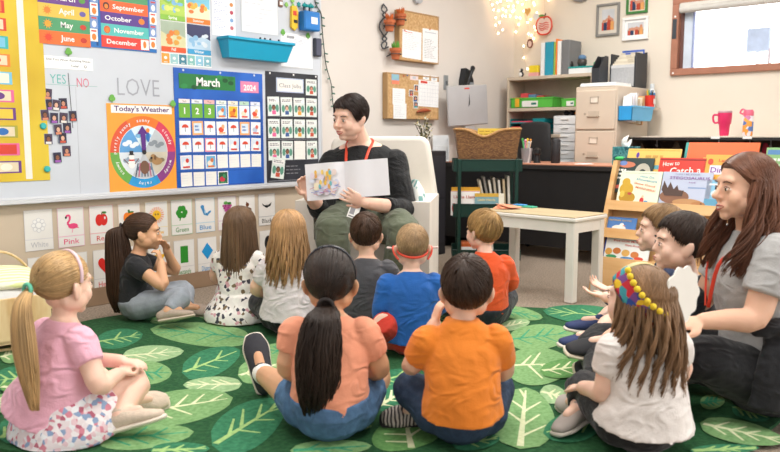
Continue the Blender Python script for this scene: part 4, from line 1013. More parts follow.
def pic(kind, m):
    def d(f, w, h):
        cx, cz, s = w*.5, h*.62, w*.30
        gr = CM['green']
        if kind == 'apple':
            f.oval(cx-s*.32, cz, s*.52, s*.78, m, 2); f.oval(cx+s*.32, cz, s*.52, s*.78, m, 2); f.line((cx, cz+s*.6), (cx+s*.15, cz+s*1.1), .007, nc, 3); f.oval(cx+s*.42, cz+s*.95, s*.3, s*.16, M('#3a7a2a', .5), 3); f.oval(cx+s*.45, cz+s*.25, s*.12, s*.18, WHITE, 4)
        elif kind == 'orange':
            for q in (-.42, -.15, .15, .42): f.oval(cx+q*s, cz, s*.48, s*.72, m, 2)
            f.line((cx, cz+s*.6), (cx-s*.1, cz+s*1.1), .012, M('#2c6a2a', .5), 3); f.oval(cx+s*.35, cz+s*.75, s*.35, s*.12, M('#3a7a2a', .5), 3)
        elif kind == 'sun':
            f.oval(cx, cz, s*.66, s*.66, m, 3, 24)
            for q in range(20): a = q*PI/10; f.line((cx+s*.7*math.cos(a), cz+s*.7*math.sin(a)), (cx+s*1.1*math.cos(a), cz+s*1.1*math.sin(a)), .005, CM['orange'], 2)
            f.oval(cx-s*.2, cz+s*.1, s*.09, s*.12, INK, 4); f.oval(cx+s*.2, cz+s*.1, s*.09, s*.12, INK, 4)
        elif kind == 'clover':
            for a in (90, 210, 330): 
                for da in (-24, 24): a_ = math.radians(a+da); f.oval(cx+s*.52*math.cos(a_), cz+.1*s+s*.52*math.sin(a_), s*.42, s*.42, m, 2)
            f.line((cx, cz), (cx-s*.35, cz-s*1.05), .008, m, 3)
        elif kind == 'flamingo':
            f.oval(cx+s*.25, cz-s*.45, s*.62, s*.34, m, 2); p_ = [(cx-s*.15, cz-s*.4), (cx-s*.45, cz-s*.1), (cx-s*.15, cz+s*.35), (cx-s*.10, cz+s*.8), (cx-s*.42, cz+s*.95), (cx-s*.62, cz+s*.65)]
            for a, c in zip(p_, p_[1:]): f.line(a, c, .011, m, 3)
            f.oval(p_[-1][0], p_[-1][1], s*.12, s*.16, INK, 4); f.line((cx+s*.2, cz-s*.7), (cx+s*.1, cz-s*1.25), .005, M('#e9a0b8', .5), 2); f.poly([(cx+s*.7, cz-s*.5), (cx+s*1.05, cz-s*.75), (cx+s*.6, cz-s*.7)], m, 2)
        elif kind == 'mandala':
            for q in range(8): a = q*PI/4; f.oval(cx+s*.62*math.cos(a), cz+s*.62*math.sin(a), s*.26, s*.26, m, 2); f.oval(cx+s*.62*math.cos(a), cz+s*.62*math.sin(a), s*.2, s*.2, WHITE, 3)
            f.oval(cx, cz, s*.4, s*.4, m, 4); f.oval(cx, cz, s*.33, s*.33, WHITE, 5)
        elif kind == 'whale':
            p_ = [(cx-s*.55, cz+s*.75), (cx-s*.35, cz+s*.2), (cx-s*.1, cz-s*.4), (cx+s*.35, cz-s*.55), (cx+s*.75, cz-s*.2)]
            for i, (a, c) in enumerate(zip(p_, p_[1:])): f.line(a, c, .020-.002*i, M('#3f8ac0', .5), 2); f.oval(*c, .010-.001*i, .010-.001*i, M('#3f8ac0', .5), 2)
            f.poly([(cx+s*.7, cz-s*.25), (cx+s*1.05, cz+.1*s), (cx+s*.95, cz-s*.3)], bc, 3); f.oval(cx-s*.5, cz+s*.65, s*.32, s*.26, M('#3f8ac0', .5), 3); f.oval(cx-s*.05, cz-s*.15, s*.12, s*.3, M('#a8d2e8', .5), 4)
        elif kind == 'grapes':
            k_ = 0
            for r_ in range(5):
                for q in range(5-r_): f.oval(cx+(q-(4-r_)/2)*s*.34, cz+s*.5-r_*s*.34, s*.20, s*.20, m if (q+r_) % 2 else M('#b0508c', .5), 2+k_ % 2, 12); k_ += 1
            f.oval(cx-s*.25, cz+s*.95, s*.42, s*.24, CM['green'], 5); f.oval(cx+s*.4, cz+s*.85, s*.36, s*.22, M('#3a7a2a', .5), 5)
        elif kind == 'squirrel':
            f.oval(cx-s*.1, cz-s*.45, s*.5, s*.6, nc, 2); f.oval(cx+s*.05, cz+s*.45, s*.34, s*.32, nc, 3); f.oval(cx-s*.12, cz+s*.82, s*.1, s*.12, nc, 3); f.line((cx+s*.3, cz-s*.8), (cx+s*.75, cz-s*.2), .018, nc, 2); f.line((cx+s*.1, cz-.1*s), (cx+s*.5, cz-.25*s), .012, M('#5a2c12', .5), 4)
        elif kind == 'bat':
            f.poly([(cx-s*1.0, cz+s*.45), (cx-s*.55, cz+s*.12), (cx-s*.1, cz+s*.05), (cx, cz+s*.22), (cx+s*.12, cz+s*.05), (cx+s*.5, cz+s*.2), (cx+s*1.0, cz+s*.5), (cx+s*.7, cz-s*.1), (cx+s*.3, cz-s*.22), (cx, cz-s*.38), (cx-s*.35, cz-s*.22), (cx-s*.8, cz+s*.1)], kc, 2)
        elif kind == 'rect': f.rect(cx-s*.62, cx+s*.62, cz-s*1.25, cz+s*1.15, m, 2)
        elif kind == 'diamond': f.poly([(cx-s, cz), (cx, cz-s*1.25), (cx+s, cz), (cx, cz+s*1.25)], m, 2)
        elif kind == 'oval': f.oval(cx, cz, s*.7, s*1.15, m, 2, 24)
        elif kind == 'heart':
            f.poly([(cx+s*1.0*(math.sin(a)**3)*1., cz+s*.08*(13*math.cos(a)-5*math.cos(2*a)-2*math.cos(3*a)-math.cos(4*a))) for a in [2*PI*i/30 for i in range(30)]], m, 2)
        elif kind == 'pentagon': f.poly([(cx+s*1.05*math.cos(PI/2+i*2*PI/5+.2), cz+s*1.05*math.sin(PI/2+i*2*PI/5+.2)) for i in range(5)], m, 2)
        elif kind == 'star': f.poly([(cx+s*(1.15 if i % 2 == 0 else .5)*math.cos(PI/2+i*PI/5), cz+s*(1.15 if i % 2 == 0 else .5)*math.sin(PI/2+i*PI/5)) for i in range(10)], m, 2)
        elif kind == 'circle': f.oval(cx, cz, s, s, m, 2, 28)
    return d
def full(kind, m, word, tm, edge):
    def d(f, w, h):
        f.rect(0, w, h*.27, h*.275+.003, edge, 1)
        for (a, b_, c, e) in ((0, w, 0, .0025), (0, w, h-.0025, h), (0, .0025, 0, h), (w-.0025, w, 0, h)): f.rect(a, b_, c, e, edge, 1)
        f.text(word, w*.5, h*.08, h*.19, tm, 'c', .0, 2, fit=min(w*.62, len(word)*h*.10)); pic(kind, m)(f, w, h)
    return d
row1 = [(22.5, 51, 'mandala', M('#cfcfd2', .6), 'White', M('#c4c4c8', .6), 'White card with a pale circle pattern, first of the upper row'), (56, 82.5, 'flamingo', pc, 'Pink', pc, 'Pink card with a flamingo'), (88, 112, 'apple', rc, 'Red', rc, 'Red card with a red apple'), (117, 139, 'orange', oc, 'Orange', oc, 'Orange card with an orange pumpkin'), (144, 166.5, 'sun', yc, 'Yellow', yc, 'Yellow card with a smiling sun'),
        (170, 191, 'clover', gc, 'Green', gc, 'Green card with a three leaf clover'), (194.5, 213.5, 'whale', bc, 'Blue', bc, 'Blue card with a blue whale'), (217, 235, 'grapes', vc, 'Purple', vc, 'Purple card with purple grapes'), (238, 254, 'squirrel', nc, 'Brown', nc, 'Brown card with a brown squirrel'), (257.5, 274, 'bat', kc, 'Black', kc, 'Black card with a black bat')]
for (a, c, k_, m, wd, tm, lb) in row1:
    xa, xc = X_(a), X_(c); f = Flat(); f.sheet(0, xc-xa, 0, zt1-z1b, M('#ece9e4', .5, .015)); full(k_, m, wd, tm, M({'White': '#dcdadc', 'Pink': '#efb8cc', 'Red': '#eeb0b0', 'Orange': '#f0cfae', 'Yellow': '#efe0b0', 'Green': '#b8d8b4', 'Blue': '#b4d8ea', 'Purple': '#dcb8d0', 'Brown': '#d2c0b0', 'Black': '#b8b8ba'}[wd], .6))(f, xc-xa, zt1-z1b)
    o = f.obj('colour_card'); o.location = (xa, WZ, z1b); tag(o, lb+', below the whiteboard', 'card', 'colour cards below the whiteboard')
row2 = [(24, 53, 'circle', M('#d4d4d6', .6), 'Circle', M('#c4c4c8', .6), 'white circle shape card, first of the lower row'), (58.5, 84, 'pentagon', pc, 'Pentagon', pc, 'pink pentagon shape card'), (90, 113.5, 'heart', rc, 'Heart', rc, 'red heart shape card'), (118, 141, 'oval', oc, 'Oval', oc, 'orange oval shape card behind a child'), (145.5, 168, 'star', yc, 'Star', yc, 'yellow star shape card'),
        (171.5, 192, 'rect', gc, 'Rectangle', gc, 'green rectangle shape card'), (195.5, 214.5, 'diamond', bc, 'Diamond', bc, 'blue diamond shape card'), (218, 236, 'circle', vc, 'Circle', vc, 'purple circle shape card behind the long brown hair'), (238.5, 255, 'rect', nc, 'Square', nc, 'brown square shape card behind the long hair'), (258, 274.5, 'oval', kc, 'Oval', kc, 'black oval shape card by the armchair')]
for (a, c, k_, m, wd, tm, lb) in row2:
    xa, xc = X_(a), X_(c); f = Flat(); f.sheet(0, xc-xa, 0, zt2-z2b, M('#ece9e4', .5, .015)); full(k_, m, wd, tm, M('#d8d6d4', .6))(f, xc-xa, zt2-z2b)
    o = f.obj('shape_card'); o.location = (xa, WZ, z2b); tag(o, lb+', below the colour cards', 'card', 'shape cards below the colour cards')
# ================================================================= furniture and things
cork = ramp_mat('cork', 'noise', 70, [(.3, '#b58d5c'), (.55, '#c9a373'), (.75, '#d8b688')], .85, bump=.2, detail=4)
corkedge = M('#b08c60', .7, .05)
def corkboard(px0, py0, px1, py1, lb):
    a = P(px0, py0, Y=WALL_A-.05); c = P(px1, py1, Y=WALL_A-.05); w = c.x-a.x; h = a.z-c.z
    r = empty('cork_board', (a.x, WALL_A-.001, c.z)); tag(r, lb, 'cork board', 'cork boards on the left wall')
    b = B(); b.box(.004, w-.004, -.049, -.0, .004, h-.004, cork); b.obj('cork_panel', r)
    b = B(); t = .012
    for q in ((0, w, 0, t), (0, w, h-t, h), (0, t, t, h-t), (w-t, w, t, h-t)): b.box(q[0], q[1], -.052, 0.0, q[2], q[3], corkedge, .002)
    b.obj('board_edge', r)
    return a.x, c.z, w, h
def pinned(px0, py0, px1, py1, draw, lb, name='pinned_paper', bg=None, out=.0495, grp=None, rot=0, cat='paper'):
    a = P(px0, py0, Y=WALL_A-.05); c = P(px1, py1, Y=WALL_A-.05); w = c.x-a.x; h = a.z-c.z
    f = Flat(); f.sheet(0, w, 0, h, bg or M('#eef0f1', .55, .015)); draw(f, w, h)
    o = f.obj(name); o.location = (a.x, WALL_A-out-.001, c.z); o.rotation_euler = (0, rot, 0); tag(o, lb, cat, grp)
corkboard(399, 9, 438.5, 64.5, 'upper cork board with two white papers, right of the hanging plant pots')
corkboard(387, 72, 438.5, 120, 'lower cork board with a calendar sheet, behind the seated woman')
ln = M('#c3c8d0', .5)
pinned(402, 29, 421, 59.5, lambda f, w, h: (f.scrawl(w*.1, w*.9, h*.3, h*.9, 9, ln, .0016), f.rect(w*.1, w*.5, h*.92, h*.94, CM['red'])), 'left white paper on the upper cork board', grp='papers on the cork boards', rot=.02)
pinned(422.5, 28, 438, 63, lambda f, w, h: (f.scrawl(w*.1, w*.9, h*.1, h*.7, 12, GREYINK, .0016), f.rect(w*.12, w*.85, h*.88, h*.91, ln)), 'right white paper on the upper cork board', grp='papers on the cork boards')
pinned(392.5, 88, 405, 105, lambda f, w, h: f.scrawl(w*.1, w*.9, h*.1, h*.9, 6, ln, .0016), 'upper small white sheet on the lower cork board', grp='papers on the cork boards')
pinned(393, 103, 406, 119, lambda f, w, h: f.scrawl(w*.1, w*.9, h*.1, h*.9, 6, ln, .0016), 'lower small white sheet on the lower cork board', out=.052, grp='papers on the cork boards')
pinned(391.5, 72.8, 399, 84.5, lambda f, w, h: (f.rect(0, w, 0, h*.35, M('#e88a6a', .5)), f.rect(w*.2, w*.8, h*.5, h*.8, M('#8fc0c8', .5))), 'blue and salmon note in the corner of the lower cork board', 'note', bg=M('#8fb4cc', .5))
pinned(410, 73.6, 418, 80.5, lambda f, w, h: f.rect(w*.3, w*.7, h*.2, h*.6, ln), 'pale pink note along the top of the lower cork board', 'note', bg=M('#ecd6d6', .5))
pinned(423, 74.6, 429, 80.0, lambda f, w, h: f.rect(w*.3, w*.7, h*.2, h*.6, ln), 'white note near the top right of the lower cork board', 'note')
pinned(431, 75.5, 437, 81.5, lambda f, w, h: f.rect(w*.3, w*.7, h*.2, h*.6, ln), 'white note in the top right corner of the lower cork board', 'note')
def calsheet(f, w, h):
    f.rect(w*.10, w*.42, h*.88, h*.97, CM['red'], 1); f.scrawl(w*.5, w*.95, h*.9, h*.96, 1, ln, .002)
    for i in range(6): f.rect(w*.04, w*.96, h*(.08+.15*i), h*(.08+.15*i)+.002, ln, 1)
    for i in range(8): f.rect(w*(.04+.131*i), w*(.04+.131*i)+.002, h*.08, h*.83, ln, 1)
pinned(418, 79.5, 438, 107, calsheet, 'white calendar sheet with a red heading on the lower cork board', 'calendar_sheet', out=.0515, rot=.02, cat='calendar')
for i, (px, py) in enumerate(((411, 93), (415, 99), (416, 88), (415.5, 105))):
    pinned(px-2.2, py-3.5, px+2.2, py+3.5, lambda f, w, h: (f.rect(w*.1, w*.9, h*.1, h*.9, photo_bg, 1), f.oval(w*.5, h*.55, w*.22, h*.22, photo_skin, 2), f.rect(w*.25, w*.75, h*.1, h*.32, [CM['red'], CM['blue'], CM['orange'], CM['teal']][i], 3)), 'small photo pinned left of the calendar sheet, %s' % ('the leftmost', 'above the lowest one', 'the topmost', 'the lowest')[i], 'pinned_photo', grp='small photos on the lower cork board', out=.0502+.0005*i, cat='photo')
b = B(); m_ = M('#a4512c', .5, .05)
a = P(416, 112, Y=WALL_A-.055); b.sweep([(0, 0, 0), (.05, -.003, .012), (.12, -.002, .018), (.18, -.004, .012)], [.006, .016, .016, .003], m_, n=8, side=(0, 1, 0)); b.box(.01, .05, -.012, -.006, -.004, .004, M('#6a2f1a'))
o = b.obj('carved_pointer', smooth=True); o.location = (a.x, WALL_A-.066, a.z); tag(o, 'brown orange carved ornament pinned below the calendar sheet', 'ornament')
for i, (px, py) in enumerate(((403, 76), (406.5, 75.5), (404, 30.5), (429, 29.5))):
    v = P(px, py, Y=WALL_A-.05); b = B(); b.ell((0, -.006, 0), (.006, .005, .006), CM['red'] if i != 1 else CM['blue'], n=10); b.lathe((0, 0, 0), [(.0015, 0), (.0015, .01)], M('#999999', .3), 6, (0, 1, 0)); o = b.obj('push_pin', smooth=True); o.location = (v.x, WALL_A-.0535, v.z)
    tag(o, ('red push pin between notes at the top of the lower cork board', 'blue push pin at the top of the lower cork board', 'red push pin on the left paper of the upper cork board', 'red push pin on the right paper of the upper cork board')[i], 'push pin')
# --- iron planter with three pots
v = P(385, 52, Y=WALL_A-.02); hz = lambda py, px=385: P(px, py, Y=WALL_A-.02)
root = empty('wall_plant_hanger', (v.x, WALL_A-.002, v.z)); tag(root, 'dark iron scroll wall hanger holding three terracotta pots', 'plant hanger')
iron = M('#4a4c50', .5, .03, metal=.3); b = B()
def HL(px, py, out=.02): q = P(px, py, Y=WALL_A-.02); return (q.x-v.x, -out, q.z-v.z)
b.sweep([HL(384, 4, .01), HL(381.5, 10), HL(386.5, 15), HL(381, 21), HL(379.5, 28), HL(383, 35), HL(386.5, 39), HL(381.5, 44), HL(383, 48.5), HL(388, 47)], .006, iron, n=8)
b.sweep([HL(384, 4, .01), HL(387, 10), HL(382.5, 15), HL(388, 20), HL(388.5, 28), HL(386, 34), HL(382, 39), HL(386.5, 43), HL(385, 48)], .006, iron, n=8)
b.obj('iron_scroll', root, smooth=True)
potm = M('#c06a42', .8, .06, 20)
pots = []
for i, (px, py) in enumerate(((384.5, 26), (395.5, 20), (390.5, 54))):
    q = HL(px, py, .07); b = B()
    b.lathe((q[0], q[1], q[2]-.045), [(.030, 0), (.040, .062), (.047, .062), (.047, .085), (.040, .085), (.038, .07)], potm, 20)
    o = b.obj('terracotta_pot'); o.location = (v.x, WALL_A-.002, v.z); pots.append(q)
    tag(o, ('small terracotta pot in the middle ring of the wall hanger', 'small terracotta pot held out at the right of the wall hanger', 'lowest small terracotta pot on the wall hanger, with a green succulent')[i], 'pot')
    g = B(); gm = M('#5f9a3a' if i == 2 else '#c8642a', .6, .1)
    r = random.Random(i)
    for s in range(14):
        a = s*2.4; g.sweep([(q[0]+.01*math.cos(a), q[1]+.01*math.sin(a), q[2]+.03), (q[0]+.025*math.cos(a), q[1]+.025*math.sin(a), q[2]+.055+.01*r.random()), (q[0]+.030*math.cos(a), q[1]+.030*math.sin(a), q[2]+.075+.025*r.random())], [.006, .007, .001], gm, n=6)
    g.obj('succulent', o, smooth=True)
b = B()
for q in pots:
    ring = [(q[0]+.048*math.cos(t), q[1]+.048*math.sin(t), q[2]-.005) for t in np.linspace(0, 2*PI, 17)]
    b.sweep(ring, .0035, iron, n=6, k=1); b.sweep([(q[0], q[1]+.048, q[2]-.005), (q[0]*.5+HL(384, 0)[0]*.5, -.012, q[2]-.02)], .004, iron, n=6, k=1)
b.obj('pot_ring', root, smooth=True)
# --- cord with green bulbs, along the right edge of the whiteboard
b = B(); pts = [P(x, y, Y=WALL_A-.02) for x, y in ((314, -4), (316, 5), (321, 14), (322, 30), (324, 50), (326, 66), (331, 84), (332, 97), (333.5, 110))]
b.sweep([(p.x, WALL_A-.022, p.z) for p in pts], .004, M('#3f4a44', .6), n=6)
for i in range(1, 9):
    for t in (.2, .7):
        q = pts[i-1].lerp(pts[i], t); sg = 1 if (i % 2) else -1
        b.sweep([(q.x, WALL_A-.022, q.z), (q.x+.022*sg, WALL_A-.026, q.z-.004)], [.004, .006], M('#3a6a58', .5), n=6, k=1)
tag(b.obj('bulb_cord', smooth=True), 'dark cord of small unlit bulbs hanging down the right edge of the whiteboard', 'string lights')
# --- wall phone, switch
v = P(462, 88, Y=WALL_A); root = empty('wall_phone', (v.x, WALL_A-.001, v.z-.05)); tag(root, 'black telephone on the left wall above the grey monitor', 'telephone')
b = B(); b.prism([(-.06, -.02), (.10, -.02), (.09, .12), (.04, .20), (-.02, .22), (-.05, .12)], 0, -.06, M('#23262b', .3), axis='y'); b.box(.03, .09, -.066, -.06, .02, .10, M('#8f959c', .3), .004); b.obj('phone_body', root)
b = B(); b.sweep([(-.055, -.09, -.0), (-.05, -.10, .08), (-.02, -.11, .17), (.02, -.10, .22)], [(.022, .02), (.016, .014), (.016, .014), (.024, .02)], M('#1c1e22', .3), n=12, side=(1, 0, 0)); b.obj('handset', root, smooth=True)
a = P(443.5, 75, Y=WALL_A); c = P(447.5, 90, Y=WALL_A)
b = B(); b.box(0, c.x-a.x, -.008, 0, 0, a.z-c.z, M('#9fa3a6', .35, metal=.4), .002); b.box((c.x-a.x)*.35, (c.x-a.x)*.65, -.016, -.008, (a.z-c.z)*.4, (a.z-c.z)*.6, M('#6a6d70')); o = b.obj('light_switch'); o.location = (a.x, WALL_A-.0005, c.z); tag(o, 'grey metal light switch plate right of the cork boards', 'light switch')
b = B(); v = P(416, -1, Y=WALL_A); b.lathe((0, 0, 0), [(.06, 0), (.06, .03), (.045, .04)], M('#b9bcc2', .4), 24, (0, -1, 0)); o = b.obj('smoke_alarm'); o.location = (v.x, WALL_A-.001, v.z+.02); tag(o, 'small grey round wall fitting above the upper cork board', 'alarm')
# --- desk
DX0, DX1, DY0, DY1, DZ = 5.2, 5.7, 2.25, 4.02, .745
root = empty('desk', (DX0, DY0, 0)); tag(root, 'black desk with a reddish wooden top in front of the filing cabinet', 'desk')
blk = M('#1d1c1e', .5, .06, 8, .05, 120); topm = ramp_mat('desk_top', 'noise', 6, [(.3, '#b9795f'), (.6, '#cf957a')], .35, stretch=(6, 1, 1))
L_ = DY1-DY0; dd = DX1-DX0
b = B(); b.box(0, dd, 0, L_, DZ-.012, DZ, topm, .003); b.obj('desk_top', root)
b = B(); b.box(-.004, dd, -.003, L_, DZ-.045, DZ-.0125, M('#2b2828', .4), .003); b.obj('top_edge', root)
b = B(); b.box(.02, .04, .02, L_-.02, .10, DZ-.046, blk); b.obj('front_panel', root)
for y in (.0, L_-.03): b = B(); b.box(.0, dd, y, y+.03, 0, DZ-.046, blk, .002); b.obj('side_panel', root)
def at_(px, D): u = px-390; return Vector((*to_world(u/763.2*D, D), 0))
# --- office chair behind the desk
root = empty('office_chair', (5.90, at_(535, 1).y/at_(535, 1).x*5.90, 0), math.radians(-8)); tag(root, 'black office chair behind the desk, only its backrest showing', 'chair')
b = B(); cb = M('#26282a', .55, .05, 8, .1, 100)
b.sweep([(0, 0, .60), (.0, 0, .70), (-.01, 0, .90), (.0, 0, 1.06)], [(.15, .03), (.18, .035), (.185, .035), (.165, .025)], cb, side=(0, 1, 0), n=24); b.obj('backrest', root, smooth=True)
b = B(); b.box(-.16, .03, -.22, .22, .40, .47, cb, .03); b.obj('seat', root)
b = B(); b.lathe((-.06, 0, .08), [(.025, 0), (.025, .33)], M('#333333', .4), 12); b.sweep([(0.02, 0, .44), (.05, 0, .5), (.02, 0, .66)], .015, M('#333333', .4), n=8)
for i in range(5): a = i*2*PI/5; b.sweep([(-.06, 0, .10), (-.06+.14*math.cos(a), .14*math.sin(a), .06)], [.02, .012], M('#333333', .4), n=8, k=1); b.ell((-.06+.14*math.cos(a), .14*math.sin(a), .03), (.025, .025, .03), INK, n=10)
b.obj('chair_base', root, smooth=True)
# --- things on the desk
def at_(px, D): u = px-390; F = FPX*cp; return Vector((*to_world(u/763.2*D, D), 0))
ca, cbv = at_(450, 6.52), at_(489.5, 6.75); ang = math.atan2(cbv.y-ca.y, cbv.x-ca.x); w = (cbv-ca).length
root = empty('monitor', (ca.x, ca.y, DZ), ang); tag(root, 'grey computer monitor seen from its back behind the wicker basket', 'monitor')
sil = M('#b5b4b6', .35, .02, metal=.25); b = B(); b.T = Matrix.Rotation(math.radians(-4), 4, 'Y'); b.box(0, w, -.012, .012, .29, .635, sil, .008); b.obj('monitor_back', root)
b = B(); b.T = Matrix.Rotation(math.radians(-4), 4, 'Y'); b.prism([(w*.50, .45), (w*.54, .47), (w*.545, .50), (w*.535, .56), (w*.52, .50)], -.0135, -.012, M('#3c3a3c', .4)); b.box(w*.42, w*.54, -.0135, -.012, .60, .612, CM['red']); b.obj('maker_mark', root)
b = B(); b.box(w*.38, w*.62, .0, .012, .02, .30, sil, .003); b.box(w*.25, w*.75, -.05, .09, 0, .012, sil, .004); b.obj('monitor_stand', root)
v = at_(441.5, 6.47); root = empty('wire_organizer', (v.x, v.y, DZ), YAW-PI/2); tag(root, 'white wire organizer on the desk beside the armchair back', 'organizer')
b = B(); wm = M('#e4e6e8', .4); b.box(-.075, .06, -.04, .03, 0, .012, wm, .002); b.box(-.075, .06, .026, .03, 0, .22, wm); 
for x in (-.075, .056): b.box(x, x+.004, -.04, .03, 0, .2, wm)
for i in range(6): b.sweep([(-.075+.027*i, -.04, .0), (-.075+.027*i, -.04, .13)], .002, wm, n=6, k=1)
b.sweep([(-.075, -.04, .13), (.06, -.04, .13)], .003, wm, n=6, k=1); b.obj('organizer_frame', root)
v = at_(440, 6.35); b = B(); b.sweep([(0, 0, .006), (.03, -.02, .05), (.06, .0, .12), (.05, .02, .02), (.0, .0, .008), (-.04, -.03, .006)], .004, M('#3a4a40', .5), n=6); b.ell((.02, -.03, .022), (.022, .018, .02), M('#4f8f7a', .5)); o = b.obj('cable', smooth=True); o.location = (5.24, 3.78, DZ); tag(o, 'coiled dark cable and green plug on the desk by the basket', 'cable')
v = at_(527, 5.86); v = Vector((5.34, v.y/v.x*5.34, 0)); root = empty('pencil_cup', (v.x, v.y, DZ)); tag(root, 'patterned black and white pencil cup on the desk beside the basket', 'cup')
b = B(); zb_ = ramp_mat('zebra', 'wave', 9, [(.4, '#8d8a8c'), (.5, '#6b6668'), (.6, '#c9c4c4')], .5); b.lathe((0, 0, 0), [(.036, 0), (.045, .115), (.041, .115), (.034, .01)], zb_, 24); b.obj('cup_body', root)
pc_ = ['#e8e8e6', '#4fae5a', '#e8a03c', '#f0e9dc', '#e07a9a', '#f4f4f2', '#7ac0b0', '#d8d8d4', '#f0c030']
for i, c in enumerate(pc_):
    a = i*2.4; r_ = .012+.016*((i*37) % 10)/10; b = B(); dx, dy = math.cos(a), math.sin(a)
    b.sweep([(dx*r_*.4, dy*r_*.4, .02), (dx*(r_+.012), dy*(r_+.014), .155+.03*((i*13) % 7)/7)], [.0045, .0065], M(c, .5), n=8, k=1); b.ell((dx*(r_+.012), dy*(r_+.014), .16+.03*((i*13) % 7)/7), (.010, .010, .010), M(c, .5), n=8)
    o = b.obj('pen', smooth=True); o.location = (v.x, v.y, DZ); tag(o, ('pale grey', 'green', 'amber', 'cream', 'pink', 'white', 'mint', 'silver grey', 'yellow')[i]+' pen in the patterned cup on the desk', 'pen', 'pens in the patterned cup')
v = at_(537.5, 5.9); v = Vector((5.33, v.y/v.x*5.33, 0)); b = B(); b.lathe((0, 0, 0), [(.030, 0), (.024, .03), (.020, .06), (.030, .075), (.027, .105), (.010, .12)], M('#151416', .35), 20); o = b.obj('figurine'); o.location = (v.x, v.y, DZ); tag(o, 'small black figurine between the pencil cup and black cylinder on the desk', 'figurine')
v = at_(556, 5.8); v = Vector((5.36, v.y/v.x*5.36, 0)); b = B(); b.lathe((0, 0, 0), [(.034, 0), (.037, .01), (.037, .178), (.032, .186)], M('#232124', .5, .04, 8, .2, 300), 28); b.lathe((0, 0, .1865), [(.026, 0), (.026, .002)], M('#3c3a40', .3), 24); o = b.obj('smart_speaker'); o.location = (v.x, v.y, DZ); tag(o, 'black cylinder speaker standing alone on the desk top', 'speaker')
b = B(); b.box(-.07, .07, -.045, .045, 0, .004, WHITE); b.box(-.06, .05, -.04, .03, .004, .007, M('#dfe3ea', .5)); o = b.obj('loose_papers'); o.location = (5.30, at_(585, 1).y/at_(585, 1).x*5.30, DZ); tag(o, 'few white papers lying near the right end of the desk top', 'papers')
# tissue box
v = at_(626, 1); X0 = 5.05+.28; Yv = v.y/v.x*X0; root = empty('tissue_box', (X0, Yv, DZ)); tag(root, 'teal patterned tissue box behind the book display', 'tissue box')
tb = ramp_mat('tissue_pattern', 'noise', 22, [(.4, '#2c6f78'), (.5, '#5fa3a4'), (.56, '#1f5560')], .5, detail=4); b = B(); b.box(-.06, .06, -.09, .075, 0, .135, tb, .003); b.obj('box_body', root)
b = B(); b.sweep([(0, 0, .13), (.0, .01, .16), (-.01, .0, .19), (.02, -.01, .215)], [(.04, .012), (.035, .02), (.02, .012), (.004, .003)], M('#f4f3f0', .8), n=12); b.sweep([(0, -.01, .13), (.01, -.03, .17), (.0, -.045, .185)], [(.03, .012), (.02, .01), (.004, .003)], M('#f4f3f0', .8), n=10); b.obj('tissue', root, smooth=True)
# --- filing cabinet
CX0, CX1, CY0, CY1, CZ = 5.76, 6.38, 2.665, 3.03, 1.357
root = empty('filing_cabinet', (CX0, CY0, 0)); tag(root, 'tall beige metal filing cabinet with drawers between bookcase and ledge', 'filing cabinet')
cabm = M('#cfc0ae', .4, .02, 5); b = B(); D_ = CX1-CX0; Wd = CY1-CY0; b.box(.012, D_, 0, Wd, 0, CZ, cabm, .004); b.obj('cabinet_body', root)
dh = (CZ-.08)/4
for i in range(4):
    z0 = .03+i*(dh+.008); b = B(); b.box(-.006, .012, .012, Wd-.012, z0, z0+dh-.006, cabm, .005); dr = b.obj('drawer', root)
    b = B(); hm = M('#b9ab9a', .3, metal=.5); b.sweep([(-.006, Wd*.40, z0+dh*.32), (-.028, Wd*.40, z0+dh*.32), (-.028, Wd*.66, z0+dh*.32), (-.006, Wd*.66, z0+dh*.32)], .005, hm, n=8, k=1); b.box(-.010, -.006, Wd*.40, Wd*.66, z0+dh*.30, z0+dh*.46, M('#c4b5a3', .4), .001); b.obj('handle', dr)
    b = B(); y0, y1, a0, a1 = Wd*.42, Wd*.62, z0+dh*.66, z0+dh*.82
    for q in ((y0, y1, a0, a0+.005), (y0, y1, a1-.005, a1), (y0, y0+.005, a0, a1), (y1-.005, y1, a0, a1)): b.box(-.010, -.006, q[0], q[1], q[2], q[3], hm)
    b.box(-.0075, -.006, y0+.005, y1-.005, a0+.005, a1-.005, M('#e4dacb', .6)); b.obj('label_holder', dr)
    b = B(); b.lathe((-.006, Wd*.74, z0+dh*.40), [(.007, 0), (.007, .006)], hm, 12, (-1, 0, 0)); b.obj('latch', dr)
# on top of the cabinet
b = B()
for i in range(5): b.box(-.0+.004*i, .30+.003*i, .02+.003*i, .33, .006*i, .006*i+.005, M('#f2f2f0', .6))
o = b.obj('paper_stack'); o.location = (CX0+.01, CY0, CZ); tag(o, 'stack of white papers on top of the filing cabinet', 'papers')
root = empty('file_crate', (CX0+.34, CY0+.005, CZ)); tag(root, 'black and grey upright file box full of cream folders on the filing cabinet', 'file box')
kb = M('#2d2f33', .5, .03); b = B(); fw_ = .225
b.box(0, .012, 0, .012, 0, .255, kb); b.box(0, .012, fw_-.012, fw_, 0, .20, kb); b.box(.012, .22, 0, .012, 0, .285, kb); b.box(.012, .22, fw_-.012, fw_, 0, .285, kb); b.box(.22, .232, 0, fw_, 0, .30, kb); b.box(.0, .22, .012, fw_-.012, 0, .012, kb)
b.obj('box_frame', root)
gm_ = M('#a9aaac', .5, .05, 60); b = B(); b.box(.001, .008, .012, fw_-.012, .013, .19, gm_); b.box(-.001, .0, .012, fw_-.012, .165, .19, M('#c9cacb', .5)); b.obj('front_panel', root)
